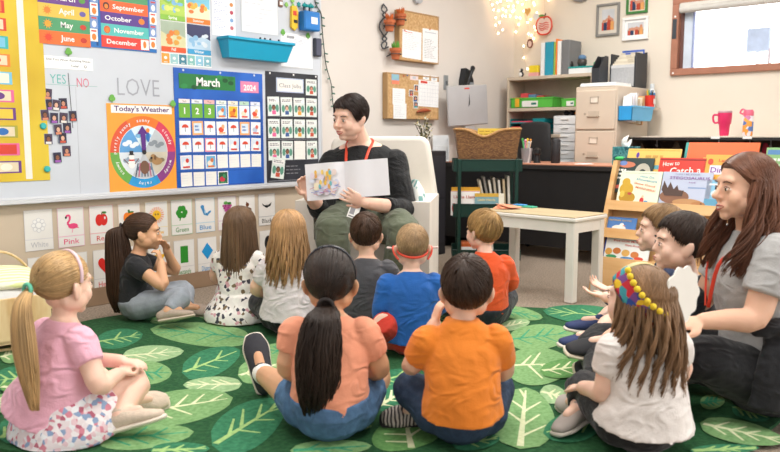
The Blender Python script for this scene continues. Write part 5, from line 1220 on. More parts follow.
for i in range(6):
    b = B(); b.box(.020+.030*i, .026+.030*i, .016, fw_-.016, .015, .205+.020*i, M('#d9cfba' if i % 2 else '#e6dcc8', .6)); b.box(.0195+.030*i, .0265+.030*i, .03+.02*i, .075+.02*i, .205+.02*i, .218+.02*i, M('#3f63b8' if i > 3 else '#cfc4ac', .5)); o = b.obj('hanging_folder'); o.location = root.location; tag(o, 'cream hanging folder in the black and grey file box', 'folder', 'folders in the file box')
b = B(); b.box(.198, .206, .015, fw_-.015, .27, .325, M('#4668bd', .5)); o = b.obj('blue_folder'); o.location = root.location; tag(o, 'blue folder edge at the back of the file box', 'folder')
root = empty('mesh_file_holder', (CX0+.16, CY0+.235, CZ+.03)); tag(root, 'black mesh magazine holder left of the file box', 'file holder')
b = B(); pr_ = [(0, 0), (.16, 0), (.16, .235), (.10, .235), (0, .13)]; b.prism(pr_, 0, .006, kb, 'y'); b.prism(pr_, .064, .07, kb, 'y'); b.box(0, .16, .006, .064, 0, .006, kb); b.box(.154, .16, .006, .064, 0.006, .235, kb); b.box(0, .006, .006, .064, 0.006, .13, kb); b.obj('holder_body', root)
# blue bin on the cabinet side
root = empty('side_bin', (CX0+.03, CY0-.001, 1.08)); tag(root, 'light blue plastic bin stuck to the side of the filing cabinet', 'bin')
bb = M('#5cb4e4', .4, .02); b = B(); w = .42; h = .115
b.prism([(.0, h), (w, h), (w-.03, .02), (w-.06, 0), (.0, 0)], -.115, -.111, bb, 'y'); b.box(0, .004, -.115, 0, 0, h, M('#2f98d8', .4)); b.box(w-.034, w-.03, -.111, 0, 0.02, h, bb); b.box(0, w-.04, -.111, 0, 0, .004, bb); b.box(0, w, -.004, 0, 0, h, bb); b.box(-.004, w+.004, -.122, -.111, h-.014, h+.002, bb, .002); b.obj('bin_body', root)
for i in range(6):
    b = B(); b.box(.02+.055*i, .024+.055*i+.02, -.09+.004*i, -.02, .006, .20+.02*((i*7) % 3), M(['#f2f2f0', '#e9e3ea', '#f2f2f0', '#d8c3a4', '#efe0c8', '#d9a774'][i], .5)); o = b.obj('booklet'); o.location = root.location; o.rotation_euler = (0, .12, 0); tag(o, 'pale booklet standing in the light blue side bin', 'booklet', 'booklets in the light blue side bin')
b = B(); b.lathe((0, 0, 0), [(.036, 0), (.042, .10), (.038, .10), (.033, .01)], M('#d93a2c', .4), 24); b.box(-.02, .02, -.043, -.040, .03, .07, WHITE); o = b.obj('red_cup'); o.location = (6.27, CY0-.055, 1.195); tag(o, 'red cup with a white label at the back of the filing cabinet side', 'cup')
b = B(); b.box(6.21, 6.375, CY0-.11, CY0-.001, 1.180, 1.194, cabm, .002); tag(b.obj('side_shelf'), 'small beige shelf under the red cup behind the blue bin', 'shelf')
for i, c in enumerate(('#1f5f9a', '#e8c030', '#3f8f4a', '#222226')):
    b = B(); b.sweep([(.012*math.cos(i*1.6), .012*math.sin(i*1.6), .02), (.024*math.cos(i*1.6), .024*math.sin(i*1.6), .14)], .006, M(c, .5), n=8, k=1); o = b.obj('marker', smooth=True); o.location = (6.27, CY0-.055, 1.195); tag(o, 'marker standing in the red cup, with a %s barrel' % ('blue', 'yellow', 'green', 'black')[i], 'marker', 'markers in the red cup')
b = B(); b.lathe((0, 0, 0), [(.026, 0), (.028, .02), (.028, .13), (.014, .165)], M('#eceff1', .3), 24); b.lathe((0, 0, .165), [(.018, 0), (.018, .03), (.012, .036)], M('#dfe6ea', .3), 20); b.lathe((0, 0, .10), [(.0285, 0), (.0285, .025)], M('#4f86c0', .4), 24)
o = b.obj('spray_bottle'); o.location = (6.385, CY0-.075+.08-.13, 1.195+.0); o.location = (6.345, CY0-.0, 1.357); tag(o, 'white bottle with a blue band on the filing cabinet rear corner', 'bottle')
o.location = (6.34, CY0+.04, CZ)
o.location = (6.335, CY0-.045, 1.195)
# --- bookcase
BX0, BX1, BY0, BY1, BZ = 6.12, 6.40, 3.06, 3.92, 1.50
root = empty('bookcase', (BX0, BY0, 0)); tag(root, 'beige metal bookcase in the corner beside the filing cabinet', 'bookcase')
sm = M('#cbbca8', .4, .02, 5); Wd = BY1-BY0; dp = BX1-BX0
for y in (0, Wd-.02): b = B(); b.box(0, dp, y, y+.02, 0, BZ, sm, .002); b.obj('side_panel', root)
b = B(); b.box(dp-.008, dp, .02, Wd-.02, 0, BZ, M('#bfae99', .5)); b.obj('back_panel', root)
SZ = [.10, .52, .975, 1.215, BZ]
for z in SZ: b = B(); b.box(-.002, dp-.008, (.30 if z == .975 else .0205) if z < BZ else 0, Wd-.0205 if z < BZ else Wd, z-.03, z, sm, .003); b.obj('shelf', root)
def BK(px, z, X): q = at_(px, 1); return Vector((X, q.y/q.x*X, z))
def bin_green(px0, px1, h, lb, col='#5cc04a'):
    a = BK(px0, SZ[3], 6.14); c = BK(px1, SZ[3], 6.14); y0, y1 = c.y, a.y
    r = empty('storage_basket', (6.145, y0, SZ[3])); tag(r, lb, 'basket'); w = y1-y0; m = M(col, .4, .03)
    b = B(); b.box(0, .18, 0, w, 0, .006, m); b.box(0, .006, 0, w, 0, h, m, .002); b.box(.174, .18, 0, w, 0, h, m); b.box(0, .18, 0, .006, 0, h, m); b.box(0, .18, w-.006, w, 0, h, m); b.box(-.006, .186, -.006, w+.006, h-.012, h-.001, m, .003); b.obj('basket_body', r)
    b = B(); b.box(-.0075, -.001, w*.35, w*.72, h*.12, h*.68, WHITE); b.box(-.0085, -.0075, w*.38, w*.50, h*.3, h*.5, M('#2c7a6a', .5)); b.obj('basket_label', r)
    return y0, w
y0, w = bin_green(510, 552, .095, 'long green plastic basket with a white label on the bookcase shelf')
for i, c in enumerate(('#e8842c', '#d84a50', '#5a86a8', '#b8503c', '#3a4a5c')):
    b = B(); b.box(0, .15, 0, w*.17, .008, .10+.012*((i*3) % 4), M(c, .5, .06)); o = b.obj('small_book'); o.location = (6.16, y0+.02+w*.19*(4-i), SZ[3]); tag(o, 'small %s item in the long green basket' % ('orange', 'pinkish red', 'slate blue', 'rust red', 'dark blue')[i], 'toy', 'items in the long green basket')
b = B(); b.box(0, .002, 0, .045, 0, .075, M('#f2b430', .5)); o = b.obj('yellow_tag'); o.location = (6.129, y0+w-.10, SZ[3]+.012); tag(o, 'yellow orange tag hanging on the front of the long green basket', 'tag')
bin_green(560, 580, .075, 'small green basket beside the filing cabinet, right of the long one')
# teal letter trays
a = BK(509.5, .975, 6.14); c = BK(544, .975, 6.14); y0, w = c.y, a.y-c.y
for i in range(3):
    r = empty('letter_tray', (6.15, y0, .975+.050*i)); tag(r, 'teal stacking letter tray, the %s one of three' % ('lowest', 'middle', 'top')[i], 'tray', 'teal stacking letter trays'); tl = M('#138c94', .4)
    b = B(); b.box(0, .22, 0, w, 0, .004, tl); b.box(0, .22, 0, .004, 0, .044, tl); b.box(0, .22, w-.004, w, 0, .044, tl); b.box(.216, .22, 0, w, 0, .044, tl); b.box(-.002, .002, 0, w*.34, 0, .044, tl); b.box(-.002, .002, w*.34, w, 0, .012, tl); b.obj('tray_body', r)
    if i < 3:
        b = B(); b.box(.005, .21, w*.36, w-.01, .005, .022, M(['#e8862c', '#e0402f', '#e8506a'][i], .5)); o = b.obj('paper_ream'); o.location = r.location; tag(o, '%s paper in the teal letter trays' % ('orange', 'red', 'pink')[i], 'paper', 'coloured papers in the teal trays')
# white drawer tower
a = BK(552, .52, 6.13); c = BK(577, .52, 6.13); y0, w = c.y, a.y-c.y; zb0 = .55
r = empty('drawer_tower', (6.135, y0, .52)); tag(r, 'white plastic drawer tower beside the filing cabinet', 'drawer unit')
b = B(); b.box(0.012, .20, 0, w, 0, .62, M('#e6e7e8', .4), .004); b.obj('tower_body', r)
for i in range(8):
    b = B(); b.box(0, .012, .008, w-.008, .010+.076*i, .078+.076*i, M('#f3f4f5', .3, .02), .004); dr = b.obj('drawer', r); b = B(); b.box(-.010, .0, w*.35, w*.65, .048+.076*i, .060+.076*i, WHITE, .003); b.obj('handle', dr)
for i, c in enumerate(('#1c1c20', '#2c2c30', '#e89a3c')):
    b = B(); b.ell((0, 0, .020), (.03, .028, .020), M(c, .5), n=14); b.ell((.012, .014, .034), (.014, .014, .012), M(c, .5), n=10); o = b.obj('small_toy', smooth=True); o.location = (6.20, y0+.035+(2-i)*.055, 1.141); tag(o, 'small %s toy on top of the white drawer tower' % ('black', 'charcoal', 'orange')[i], 'toy', 'small toys on the drawer tower')
# binders on top
def topbox(px0, px1, py_top, col, name, lb, cat, X=6.15, dpt=.22, grp=None, z=BZ):
    a = BK(px0, z, X); c = BK(px1, z, X); h = P((px0+px1)/2, py_top, X=X).z-z
    b = B(); b.box(0, dpt, 0, a.y-c.y, 0, h, M(col, .4, .03), .003)
    o = b.obj(name); o.location = (X, c.y, z); tag(o, lb, cat, grp); return o, a.y-c.y, h
g = 'binders on top of the bookcase'
topbox(538.8, 542.5, 43, '#eceff0', 'binder', 'thin white binder, first on top of the bookcase', 'binder', grp=g)
topbox(543, 551, 42, '#2a9cb8', 'binder', 'blue binder on top of the bookcase', 'binder', grp=g)
topbox(551.5, 553, 42, '#8fc05a', 'binder', 'thin green binder right of the blue one', 'binder', grp=g)
topbox(553.3, 554.8, 39, '#ee8434', 'binder', 'thin orange folder sticking up above the binders', 'folder', grp=g, dpt=.18)
topbox(555.2, 558.8, 41, '#f1f1ef', 'binder', 'white binder between the green and the grey one', 'binder', grp=g)
topbox(559.5, 567, 40, '#77787a', 'binder', 'thick grey binder at the end of the row', 'binder', grp=g)
o, w, h = topbox(566.6, 590, 68, '#e9eeee', 'craft_tray', 'white tray with a teal rim on the bookcase top', 'tray', X=6.14, dpt=.14); b = B(); b.box(-.004, .144, -.004, w+.004, h, h+.014, M('#1f9c98', .4), .003); b.obj('tray_rim', o)
v = BK(569, BZ, 6.21); b = B(); b.lathe((0, 0, 0), [(.022, 0), (.03, .02), (.022, .05), (.006, .06)], M('#2a2524', .4), 16); b.ell((-.012, 0, .034), (.012, .016, .024), M('#c99a6a', .5)); o = b.obj('nesting_doll', smooth=True); o.location = (6.20, v.y, BZ+h+.015-.0); tag(o, 'dark doll figure with a tan face on the craft tray', 'figurine')
v = BK(580, BZ, 6.2); b = B(); b.lathe((0, 0, 0), [(.030, 0), (.042, .03), (.040, .06), (.02, .066)], M('#4a4440', .35), 20); b.ell((0, 0, .078), (.036, .036, .026), M('#5f83a8', .5)); o = b.obj('glass_jar', smooth=True); o.location = (6.20, v.y, BZ+h+.015); tag(o, 'dark jar with a blue lid on the craft tray', 'jar')
topbox(591, 597.5, 62, '#34a46a', 'green_box', 'small green box between the craft tray and the cabinet', 'box', dpt=.12)
v = BK(534.5, BZ, 6.2); a = BK(527, BZ, 6.15); c = BK(536.5, BZ, 6.15); b = B(); w = a.y-c.y; b.box(0, .05, 0, w, 0, .035, M('#e9a8a4', .5), .003); b.box(.004, .046, .004, w-.004, .035, .10, M('#efd62e', .5), .004); o = b.obj('block_toy'); o.location = (6.15, c.y, BZ); tag(o, 'yellow and pink block toy on the bookcase top', 'toy')
v = BK(520, BZ, 6.18); b = B(); b.ell((0, 0, .028), (.022, .026, .028), M('#1e1e22', .5)); b.ell((-.014, 0, .026), (.014, .018, .02), WHITE); b.ell((0, 0, .065), (.018, .018, .017), M('#1e1e22', .5)); b.ell((-.014, .004, .066), (.007, .010, .009), WHITE, n=10); o = b.obj('penguin_figurine', smooth=True); o.location = (6.18, v.y, BZ); tag(o, 'little black and white figurine at the corner end of the bookcase', 'figurine')
# --- wall B pictures
def WB(px, py): return P(px, py, X=WALL_B)
def framed(px0, py0, px1, py1, fcol, mat_, lb, fw=.02, mtw=.03):
    a, c = WB(px0, py0), WB(px1, py1); w = a.y-c.y; h = a.z-c.z
    r = empty('framed_photo', (WALL_B-.001, a.y, c.z), -PI/2); tag(r, lb, 'framed photo'); fm_ = M(fcol, .5, .03); b = B()
    for q in ((0, w, 0, fw), (0, w, h-fw, h), (0, fw, fw, h-fw), (w-fw, w, fw, h-fw)): b.box(q[0], q[1], -.022, 0, q[2], q[3], fm_, .003)
    b.obj('frame_border', r)
    f = Flat(); f.sheet(fw*.9, w-fw*.9, fw*.9, h-fw*.9, M(mat_, .5, .02), .006); x0, x1, z0, z1 = fw+mtw, w-fw-mtw, fw+mtw, h-fw-mtw
    f.rect(x0, x1, z0, z1, M('#c9ccd0', .5), 1); rr = random.Random(int(px0))
    f.rect(x0, x1, z0, z0+(z1-z0)*.4, M('#8c7a6a', .5), 2)
    for i in range(6):
        cx_ = x0+(x1-x0)*(.15+.14*i); cz_ = z0+(z1-z0)*rr.uniform(.35, .6); f.rect(cx_-.016, cx_+.016, z0, cz_, M(['#c8503c', '#2f3c5c', '#e8e4dc', '#b8442c', '#5a4038', '#e0a060'][i], .5), 3+i % 2); f.oval(cx_, cz_+.01, .012, .014, photo_skin, 5)
    f.obj('picture', r)
framed(597.5, 5, 619.5, 35, '#8b8985', '#d5cec2', 'grey framed family photo on the window wall')
framed(627.5, -9, 648, 12.5, '#3f7d3f', '#e6dcc8', 'green framed photo above the white framed one', .02, .01)
framed(623.5, 18.5, 648.5, 39, '#efeeec', '#efeeec', 'white framed photo above the filing crate', .022, .022)
v = WB(582, -7); b = B(); b.lathe((0, 0, 0), [(.135, 0), (.135, .03), (.12, .035)], M('#8b8786', .4), 32, (-1, 0, 0)); b.lathe((-.0355, 0, 0), [(.118, 0), (.118, .001)], WHITE, 32, (-1, 0, 0)); o = b.obj('wall_clock'); o.location = (WALL_B-.001, v.y, v.z+.055); tag(o, 'round wall clock cut by the top edge left of the grey frame', 'clock')
# --- fairy lights, ornaments in the corner
root = empty('fairy_lights', (WALL_B-.02, 3.9, 2.1)); tag(root, 'warm white fairy lights hanging in the room corner above the bookcase', 'string lights')
wire = M('#cdb9a4', .6); bul = M('#ffdcae', .4, .01, emit=11.0); r = random.Random(4)
b = B(); bl_ = []
for i in range(13):
    on_a = i < 5; L = r.uniform(.35, .62) if on_a else r.uniform(.5, .95)*(1 if i < 10 else .5)
    y0 = .10-.055*(i-5) if not on_a else 0; x0 = -.10-.085*i if on_a else 0
    pts = []
    for j in range(10):
        t = j/9; px_, py_, pz_ = x0+(.03*math.sin(j*1.9+i) if on_a else -.008-.01*r.random()), (y0+.03*math.sin(j*1.7+i*2)) if not on_a else .115-.012*r.random(), (.20 if on_a else .25)-L*t*1.05+.22
        pts.append((px_, py_, pz_))
        if j > 0: bl_.append((px_, py_-(.012 if on_a else 0), pz_))
    b.sweep(pts, .0015, wire, n=5, k=2)
b.obj('light_wire', root, smooth=True)
V, F = ellipsoid((0, 0, 0), (.0075, .0075, .010), n=10); proto = mesh_obj('bulb', V, F, bul, parent=root); proto.location = bl_[0]
for q in bl_[1:]: c = proto.copy(); C.objects.link(c); c.location = q; c.parent = root
def orn(px, py, build, name, lb, out=.06):
    v = P(px, py, X=WALL_B-out); b = B(); build(b); b.sweep([(0, 0, .03), (.0, 0, 2.75-v.z)] if 0 else [(0, 0, .02), (0, 0, .30)], .001, wire, n=5, k=1); o = b.obj(name); o.location = v; tag(o, lb, 'ornament')
redm = M('#d9432a', .4)
def apple_(b):
    pts = []
    for i in range(36):
        a = 2*PI*i/36; r_ = .080*(1+.10*abs(math.sin(a))-.18*math.exp(-((a-PI/2)/.35)**2)-.08*math.exp(-((a-3*PI/2)/.3)**2)); pts.append((r_*math.cos(a), r_*math.sin(a)))
    b.sweep([(0, x, z) for x, z in pts+pts[:1]], .008, redm, n=8, k=1); b.prism([(x*.97, z*.97) for x, z in pts], -.002, .002, M('#ecd0c4', .5), 'x')
    for z, w_ in ((.02, .045), (.0, .05), (-.02, .05), (-.038, .04)): b.sweep([(-.004, -w_, z), (-.004, -w_*.3, z+.007), (-.004, w_*.3, z-.006), (-.004, w_, z+.003)], .0042, redm, n=6)
    b.sweep([(0, 0, .06), (0, -.012, .105)], .006, M('#5a3a22', .6), n=8, k=1); b.ell((0, .03, .090), (.006, .030, .013), CM['green'], n=12)
orn(544, 25.5, apple_, 'apple_ornament', 'red apple shaped ornament hanging above the blue binder')
def heart_(b): b.prism([(.034*(math.sin(a)**3), .0026*(13*math.cos(a)-5*math.cos(2*a)-2*math.cos(3*a)-math.cos(4*a))) for a in [2*PI*i/24 for i in range(24)]], -.004, .004, M('#c9a15c', .4), 'x')
orn(527.5, 11.5, heart_, 'heart_ornament', 'gold heart ornament hanging left of the apple ornament')
def disc_(b): b.lathe((0, 0, 0), [(.030, 0), (.030, .006)], M('#d4d8dc', .3), 24, (-1, 0, 0))
orn(536, 16.5, disc_, 'disc_ornament', 'silver disc ornament touching the apple ornament')
def oval_(b): b.prism([(.032*math.cos(a), .044*math.sin(a)-(.0)) for a in [2*PI*i/20 for i in range(20)]], -.004, .004, M('#7a4a3c', .5), 'x'); b.prism([(.020*math.cos(a), .028*math.sin(a)-.004) for a in [2*PI*i/20 for i in range(20)]], -.0055, .0055, M('#e6c8bc', .5), 'x')
orn(530, 43.5, oval_, 'oval_ornament', 'brown oval ornament hanging low above the bookcase', .07)
# --- ledge cabinet along the window wall with hooks
root = empty('coat_cubby', (6.02, -1.2, 0)); tag(root, 'long low dark coat cubby with a pale ledge under the window', 'cubby')
ky0, ky1 = 0, 2.655+1.2; kd = .40; kz = .958; dark = M('#4a4038', .7, .08); b = B(); b.box(-.02, kd, ky0, ky1, kz-.012, kz, M('#d9cfc0', .5), .002); b.obj('ledge', root)
b = B(); b.box(-.022, -.0, ky0, ky1, kz-.034, kz-.012, M('#262424', .5), .002); b.obj('ledge_trim', root)
b = B(); b.box(kd-.02, kd, ky0, ky1, 0, kz-.012, dark); b.obj('back_panel', root)
b = B(); b.box(0, kd-.02, ky0, ky1, .25, .28, dark); b.obj('shoe_shelf', root)
for i in range(5): b = B(); y = ky1-.02-i*.95; b.box(0, kd-.02, y, y+.02, 0, kz-.012, dark); b.obj('divider', root)
for i, px in enumerate((688, 719, 750, 657, 771)):
    v = P(px, 141, X=6.14); b = B(); q = (v.x-6.02, v.y+1.2, v.z-.0)
    b.sweep([(q[0], q[1], kz-.012), (q[0], q[1], kz-.06), (q[0]-.015, q[1]-.01, kz-.085), (q[0]-.03, q[1], kz-.07)], .004, M('#b9bbbe', .3, metal=.6), n=6); b.obj('coat_hook', root, smooth=True)
for i, (px, lb) in enumerate(((715.5, 'under the pink tumbler'), (747.5, 'under the patterned bottle'))):
    v = P(px, 136.5, X=6.0); b = B(); b.box(-.0255, -.0225, v.y+1.2-.032, v.y+1.2+.032, kz-.022, kz-.004, WHITE); b.obj('name_tag', root)
for i, (px, c) in enumerate(((657, '#1f1f22'), (765, '#b8304a'), (640, '#8a7a68'), (676, '#5f5346'))):   # hanging coats, seen dimly
    v = P(px, 150, X=6.2); b = B(); b.sweep([(0, 0, 0), (0, .0, -.08), (0, .02, -.22), (0, .02, -.42)], [(.02, .02), (.055, .035), (.075, .05), (.085, .05)], M(c, .8, .08, 8, .3, 30), n=14, side=(0, 1, 0)); o = b.obj('hanging_coat', smooth=True); o.location = (6.2, v.y, kz-.07)
    tag(o, ('black coat hanging in the cubby behind the yellow book', 'raspberry coat hanging in the cubby behind the orange board', 'beige coat hanging in the cubby behind the tissue box', 'dim brown coat hanging in the cubby above the red book')[i], 'coat')
# tumblers
v = P(724, 134, X=6.10); tx_ = v.y; pk = M('#e8366e', .35, .03)
root = empty('tumbler', (6.10, tx_, kz)); tag(root, 'hot pink tumbler with a side handle on the window ledge', 'tumbler')
b = B(); b.lathe((0, 0, 0), [(.030, 0), (.033, .01), (.040, .085), (.047, .095), (.052, .165), (.052, .175)], pk, 28); b.obj('tumbler_body', root)
b = B(); b.lathe((0, 0, .175), [(.051, 0), (.053, .006), (.050, .016), (.03, .018)], M('#c9a7ae', .3), 28); b.obj('lid', root)
b = B(); b.sweep([(0, .045, .160), (0, .082, .160), (.0, .086, .125), (0, .072, .10), (0, .044, .105)], .008, pk, n=8); b.obj('handle', root, smooth=True)
v = P(747.5, 134, X=6.10); root = empty('water_bottle', (6.10, v.y, kz)); tag(root, 'clear patterned kids bottle with a pink lid on the window ledge', 'bottle')
pat = ramp_mat('bottle_pattern', 'voronoi', 30, [(0, '#e6dfe6'), (.35, '#f0a24c'), (.5, '#c77aa6'), (.62, '#5f7fc0'), (.75, '#efe7ee')], .3)
b = B(); b.lathe((0, 0, 0), [(.033, 0), (.037, .008), (.037, .145), (.034, .15)], pat, 24); b.obj('bottle_body', root)
b = B(); b.lathe((0, 0, .15), [(.036, 0), (.037, .03), (.028, .045)], M('#f0708c', .35), 24); b.sweep([(0, .02, .19), (0, .045, .20), (0, .06, .175), (0, .04, .165)], .007, M('#f0708c', .35), n=8); b.obj('lid', root, smooth='auto')
# --- book display rack
RK = .385; RX0 = 4.33; RYL = 2.15; RYR = .35; RH = .80
root = empty('book_display', (RX0, RYR, 0)); tag(root, 'light wooden sloped book display rack behind the two boys', 'book rack')
pine = ramp_mat('pine', 'noise', 5, [(.3, '#cf9d63'), (.5, '#dbae77'), (.7, '#e3ba86')], .45, stretch=(1, .25, 3), detail=4)
Ww = RYL-RYR
def slab(b, y0, y1, z0, z1, off, t, m):   # a board parallel to the slope; off = distance behind the front line
    b.add([(RK*z+o_, y, z) for y in (y0, y1) for z in (z0, z1) for o_ in (off, off+t)], [(0, 1, 3, 2), (4, 6, 7, 5), (0, 4, 5, 1), (2, 3, 7, 6), (0, 2, 6, 4), (1, 5, 7, 3)], m)
for y in (0, Ww-.03):
    b = B(); b.prism([(0, 0), (.34+RK*0, 0), (RK*RH+.14, RH), (RK*RH-.01, RH)], y, y+.03, pine, 'y'); b.obj('side_panel', root)
b = B(); slab(b, .03, Ww-.03, .02, RH-.06, .070, .012, pine); b.obj('back_board', root)
TI = [(.03, .185), (.19, .36), (.36, .53), (.53, .70)]
tz = [.02, .185, .36, .53, .70]
for z in (.185, .36, .53, .70)[:3]:
    b = B(); b.box(RK*z+.0, RK*z+.06, .03, Ww-.03, z-.012, z, pine); slab(b, .03, Ww-.03, z-.035 if z > .19 else z-.15, z+.022, -.008, .008, pine); b.obj('book_ledge', root)
b = B(); slab(b, .03, Ww-.03, .0, .10, -.004, .012, pine); b.obj('kick_board', root)
def PSL(px, py, off):
    """pixel -> point on the slope plane"""
    u = px-390; v = 226-py; F = FPX*cp+v*sp; U = v*cp-FPX*sp; dx, dy = to_world(u, F)
    t = (RX0+off+RK*CAM_H)/(dx-RK*U); return Vector((dx*t, dy*t, CAM_H+U*t))
def book_on_rack(px0, py0, px1, py1, off, cov, draw, lb, name='picture_book', t=.008, z0=None, grp='picture books on the wooden display'):
    a = PSL(px0, py0, off); c = PSL(px1, py1, off); sl = math.sqrt(1+RK*RK); zb = c.z if z0 is None else z0
    w = a.y-c.y; h = (a.z-zb)*sl
    f = Flat(); f.sheet(0, w, 0, h, M(cov, .4, .02), t); draw(f, w, h)
    o = f.obj(name); o.location = (RX0+off+RK*zb, a.y, zb); o.rotation_mode = 'XYZ'
    R_ = Matrix.Rotation(-PI/2, 4, 'Z') @ Matrix.Rotation(-math.atan(RK), 4, 'X'); o.rotation_euler = R_.to_euler()
    tag(o, lb, 'book', grp); return o
def dB(*sh):
    def d(f, w, h):
        for s in sh:
            k_ = s[0]
            if k_ == 'r': f.rect(s[1]*w, s[2]*w, s[3]*h, s[4]*h, M(s[5], .5), s[6] if len(s) > 6 else 1)
            elif k_ == 'o': f.oval(s[1]*w, s[2]*h, s[3]*w, s[4]*h, M(s[5], .5), s[6] if len(s) > 6 else 2)
            elif k_ == 't': f.text(s[1], s[2]*w, s[3]*h, s[4]*h, M(s[5], .5), 'c', .01, 5, fit=s[6]*w if len(s) > 6 and s[6] else None, rot=s[7] if len(s) > 7 else 0)
            elif k_ == 'p': f.poly([(x*w, y*h) for x, y in s[1]], M(s[2], .5), s[3])
            elif k_ == 's': f.scrawl(s[1]*w, s[2]*w, s[3]*h, s[4]*h, s[5], M(s[6], .5), s[7], 3)
    return d
# front row of the upper tier
book_on_rack(622.5, 171, 657, 206.5, .018, '#e6ecd0', dB(('t', 'How Do', .66, .80, .09, '#4f9fc4', .34, -.08), ('t', 'Dinosaurs', .66, .70, .09, '#4f9fc4', .50, -.12), ('t', 'Show Good', .62, .57, .09, '#d8603a', .52, -.15), ('t', 'MANNERS?', .66, .44, .09, '#d8603a', .50, -.18), ('r', .1, .9, .93, .945, '#a9b4a8'),
    ('o', .2, .45, .17, .20, '#c9a02e'), ('o', .17, .66, .10, .12, '#c9a02e'), ('o', .25, .20, .2, .17, '#b88d24'), ('o', .12, .3, .06, .1, '#d8b848', 3), ('o', .30, .32, .05, .04, '#b8483c', 4), ('o', .62, .14, .05, .09, '#c8343a', 3), ('o', .63, .25, .03, .04, '#e8c0a0', 4), ('o', .72, .08, .06, .06, '#3f8fc0', 3)), 'pale green picture book with a yellow dinosaur, front of the upper tier')
book_on_rack(664.5, 172, 707.5, 211, .018, '#b9c2d8', dB(('t', 'STEGOSAURUS', .55, .80, .11, '#8a5aa0', .8), ('t', 'CAN I BE YOUR', .5, .92, .06, '#8a86a8', .5), ('t', 'Friend?', .62, .70, .06, '#8a5aa0'), ('r', .55, .9, .56, .60, '#8aa0c8'), ('r', 0, 1, 0, .14, '#9fb4bc', 1),
    ('o', .30, .32, .30, .20, '#8b6048'), ('o', .58, .18, .30, .10, '#b98a5c', 3), ('o', .80, .14, .14, .08, '#b07a4a', 4), ('p', [(.02, .5), (.05, .75), (.14, .55), (.18, .72), (.27, .52), (.33, .64), (.38, .48), (.48, .50), (.46, .34), (.1, .34)], '#4f3830', 5), ('o', .52, .08, .10, .05, '#8a6ab8', 6), ('o', .86, .16, .02, .015, '#1c1c1c', 6)), 'lilac picture book with a brown spiny dinosaur, front of the upper tier')
book_on_rack(708, 180, 730, 209, .018, '#7fb6d4', dB(('r', 0, 1, 0, .3, '#5f9fc0'), ('o', .5, .5, .3, .15, '#c9dde6'), ('r', .1, .8, .8, .86, '#e9f1f4')), 'pale blue picture book beside the woman\'s face')
# back row
book_on_rack(615.5, 158, 651, 181, .040, '#263a38', dB(('s', .12, .5, .35, .7, 3, '#e6e6e2', .006), ('o', .34, .80, .22, .09, '#c8785a'), ('o', .25, .84, .10, .07, '#6a86c0', 3), ('o', .76, .55, .20, .30, '#b9b4a4'), ('o', .76, .52, .10, .16, '#2f3a38', 3), ('r', .1, .3, .1, .2, '#c85a4a')), 'dark green book with a pale coiled shape, at the upper left of the rack', z0=.60)
book_on_rack(629.5, 149, 676, 185, .056, '#e9bd62', dB(('s', .35, .9, .78, .84, 1, '#c99a48', .008), ('o', .2, .84, .03, .07, '#5a3a9a'), ('o', .6, .55, .1, .05, '#5fa8b8'), ('r', .03, .97, .95, .965, '#d8a03c')), 'tall yellow book behind the red and dark green ones', z0=.62)
book_on_rack(661, 158, 702.5, 186, .044, '#cf2e1c', dB(('t', 'How to', .27, .80, .15, '#f4efe6', .36, .1), ('t', 'Catch a', .60, .60, .24, '#f4efe6', .66, .06), ('o', .12, .55, .08, .08, '#2f9fc0'), ('o', .8, .3, .12, .1, '#f0b02c'), ('o', .25, .25, .08, .1, '#f0a02c'), ('r', 0, 1, .94, .97, '#8a1c14')), 'red book reading How to Catch a, above the lilac book', z0=.58)
book_on_rack(707, 155, 748, 190, .044, '#eda640', dB(('t', 'Dinosaurs', .55, .60, .17, '#7a3f9a', .8), ('r', .12, .98, .56, .76, '#efe3ef', 1), ('t', 'Learning', .5, .84, .09, '#d0482c', .4), ('o', .12, .84, .06, .07, '#d0482c'), ('o', .35, .25, .25, .2, '#3a5a66', 3), ('o', .35, .25, .14, .1, '#c8783c', 4)), 'orange book reading Dinosaurs behind the woman\'s face', z0=.58)
book_on_rack(690, 143, 753, 190, .100, '#e8662a', dB(('r', .14, .36, .40, .62, '#c42c24'), ('r', .39, .62, .40, .62, '#2f8a4a'), ('r', .65, .88, .40, .62, '#c42c24'), ('o', .25, .50, .08, .07, '#241c1c', 3), ('o', .50, .52, .08, .07, '#e0562c', 3), ('o', .77, .50, .08, .07, '#241c1c', 3), ('r', .1, .9, .64, .66, '#f0c8a0', 2)), 'large orange board with rounded corners and apple pictures, at the rack back', 'big_book', .012, z0=.62)
book_on_rack(687, 143, 694, 190, .115, '#3fa9a2', dB(('r', .2, .8, .2, .8, '#58bfb4')), 'teal folder edge sticking out behind the large orange board', 'folder', z0=.62)
book_on_rack(704, 158, 708, 190, .052, '#efb04c', dB(('o', .5, .5, .3, .1, '#3f7f8a')), 'narrow yellow book edge between the red and Dinosaurs books', z0=.60)
book_on_rack(767.5, 148, 795, 190, .100, '#7fae72', dB(('r', .05, .95, .85, .95, '#4f7fb0'), ('s', .2, .9, .3, .8, 4, '#dfe6d6', .008)), 'green book at the far right of the rack above the woman\'s head', z0=.62)
b = B(); b.ell((0, 0, .012), (.03, .035, .014), M('#2fae5c', .5), n=16); b.ell((.02, .0, .012), (.02, .02, .012), M('#2fae5c', .5), n=12); o = b.obj('green_clip', smooth=True); v = PSL(616, 160, .06); o.location = (RX0+RK*RH+.05, RYL-.016, RH-.0); tag(o, 'bright green clip on the upper left corner of the wooden rack', 'clip')
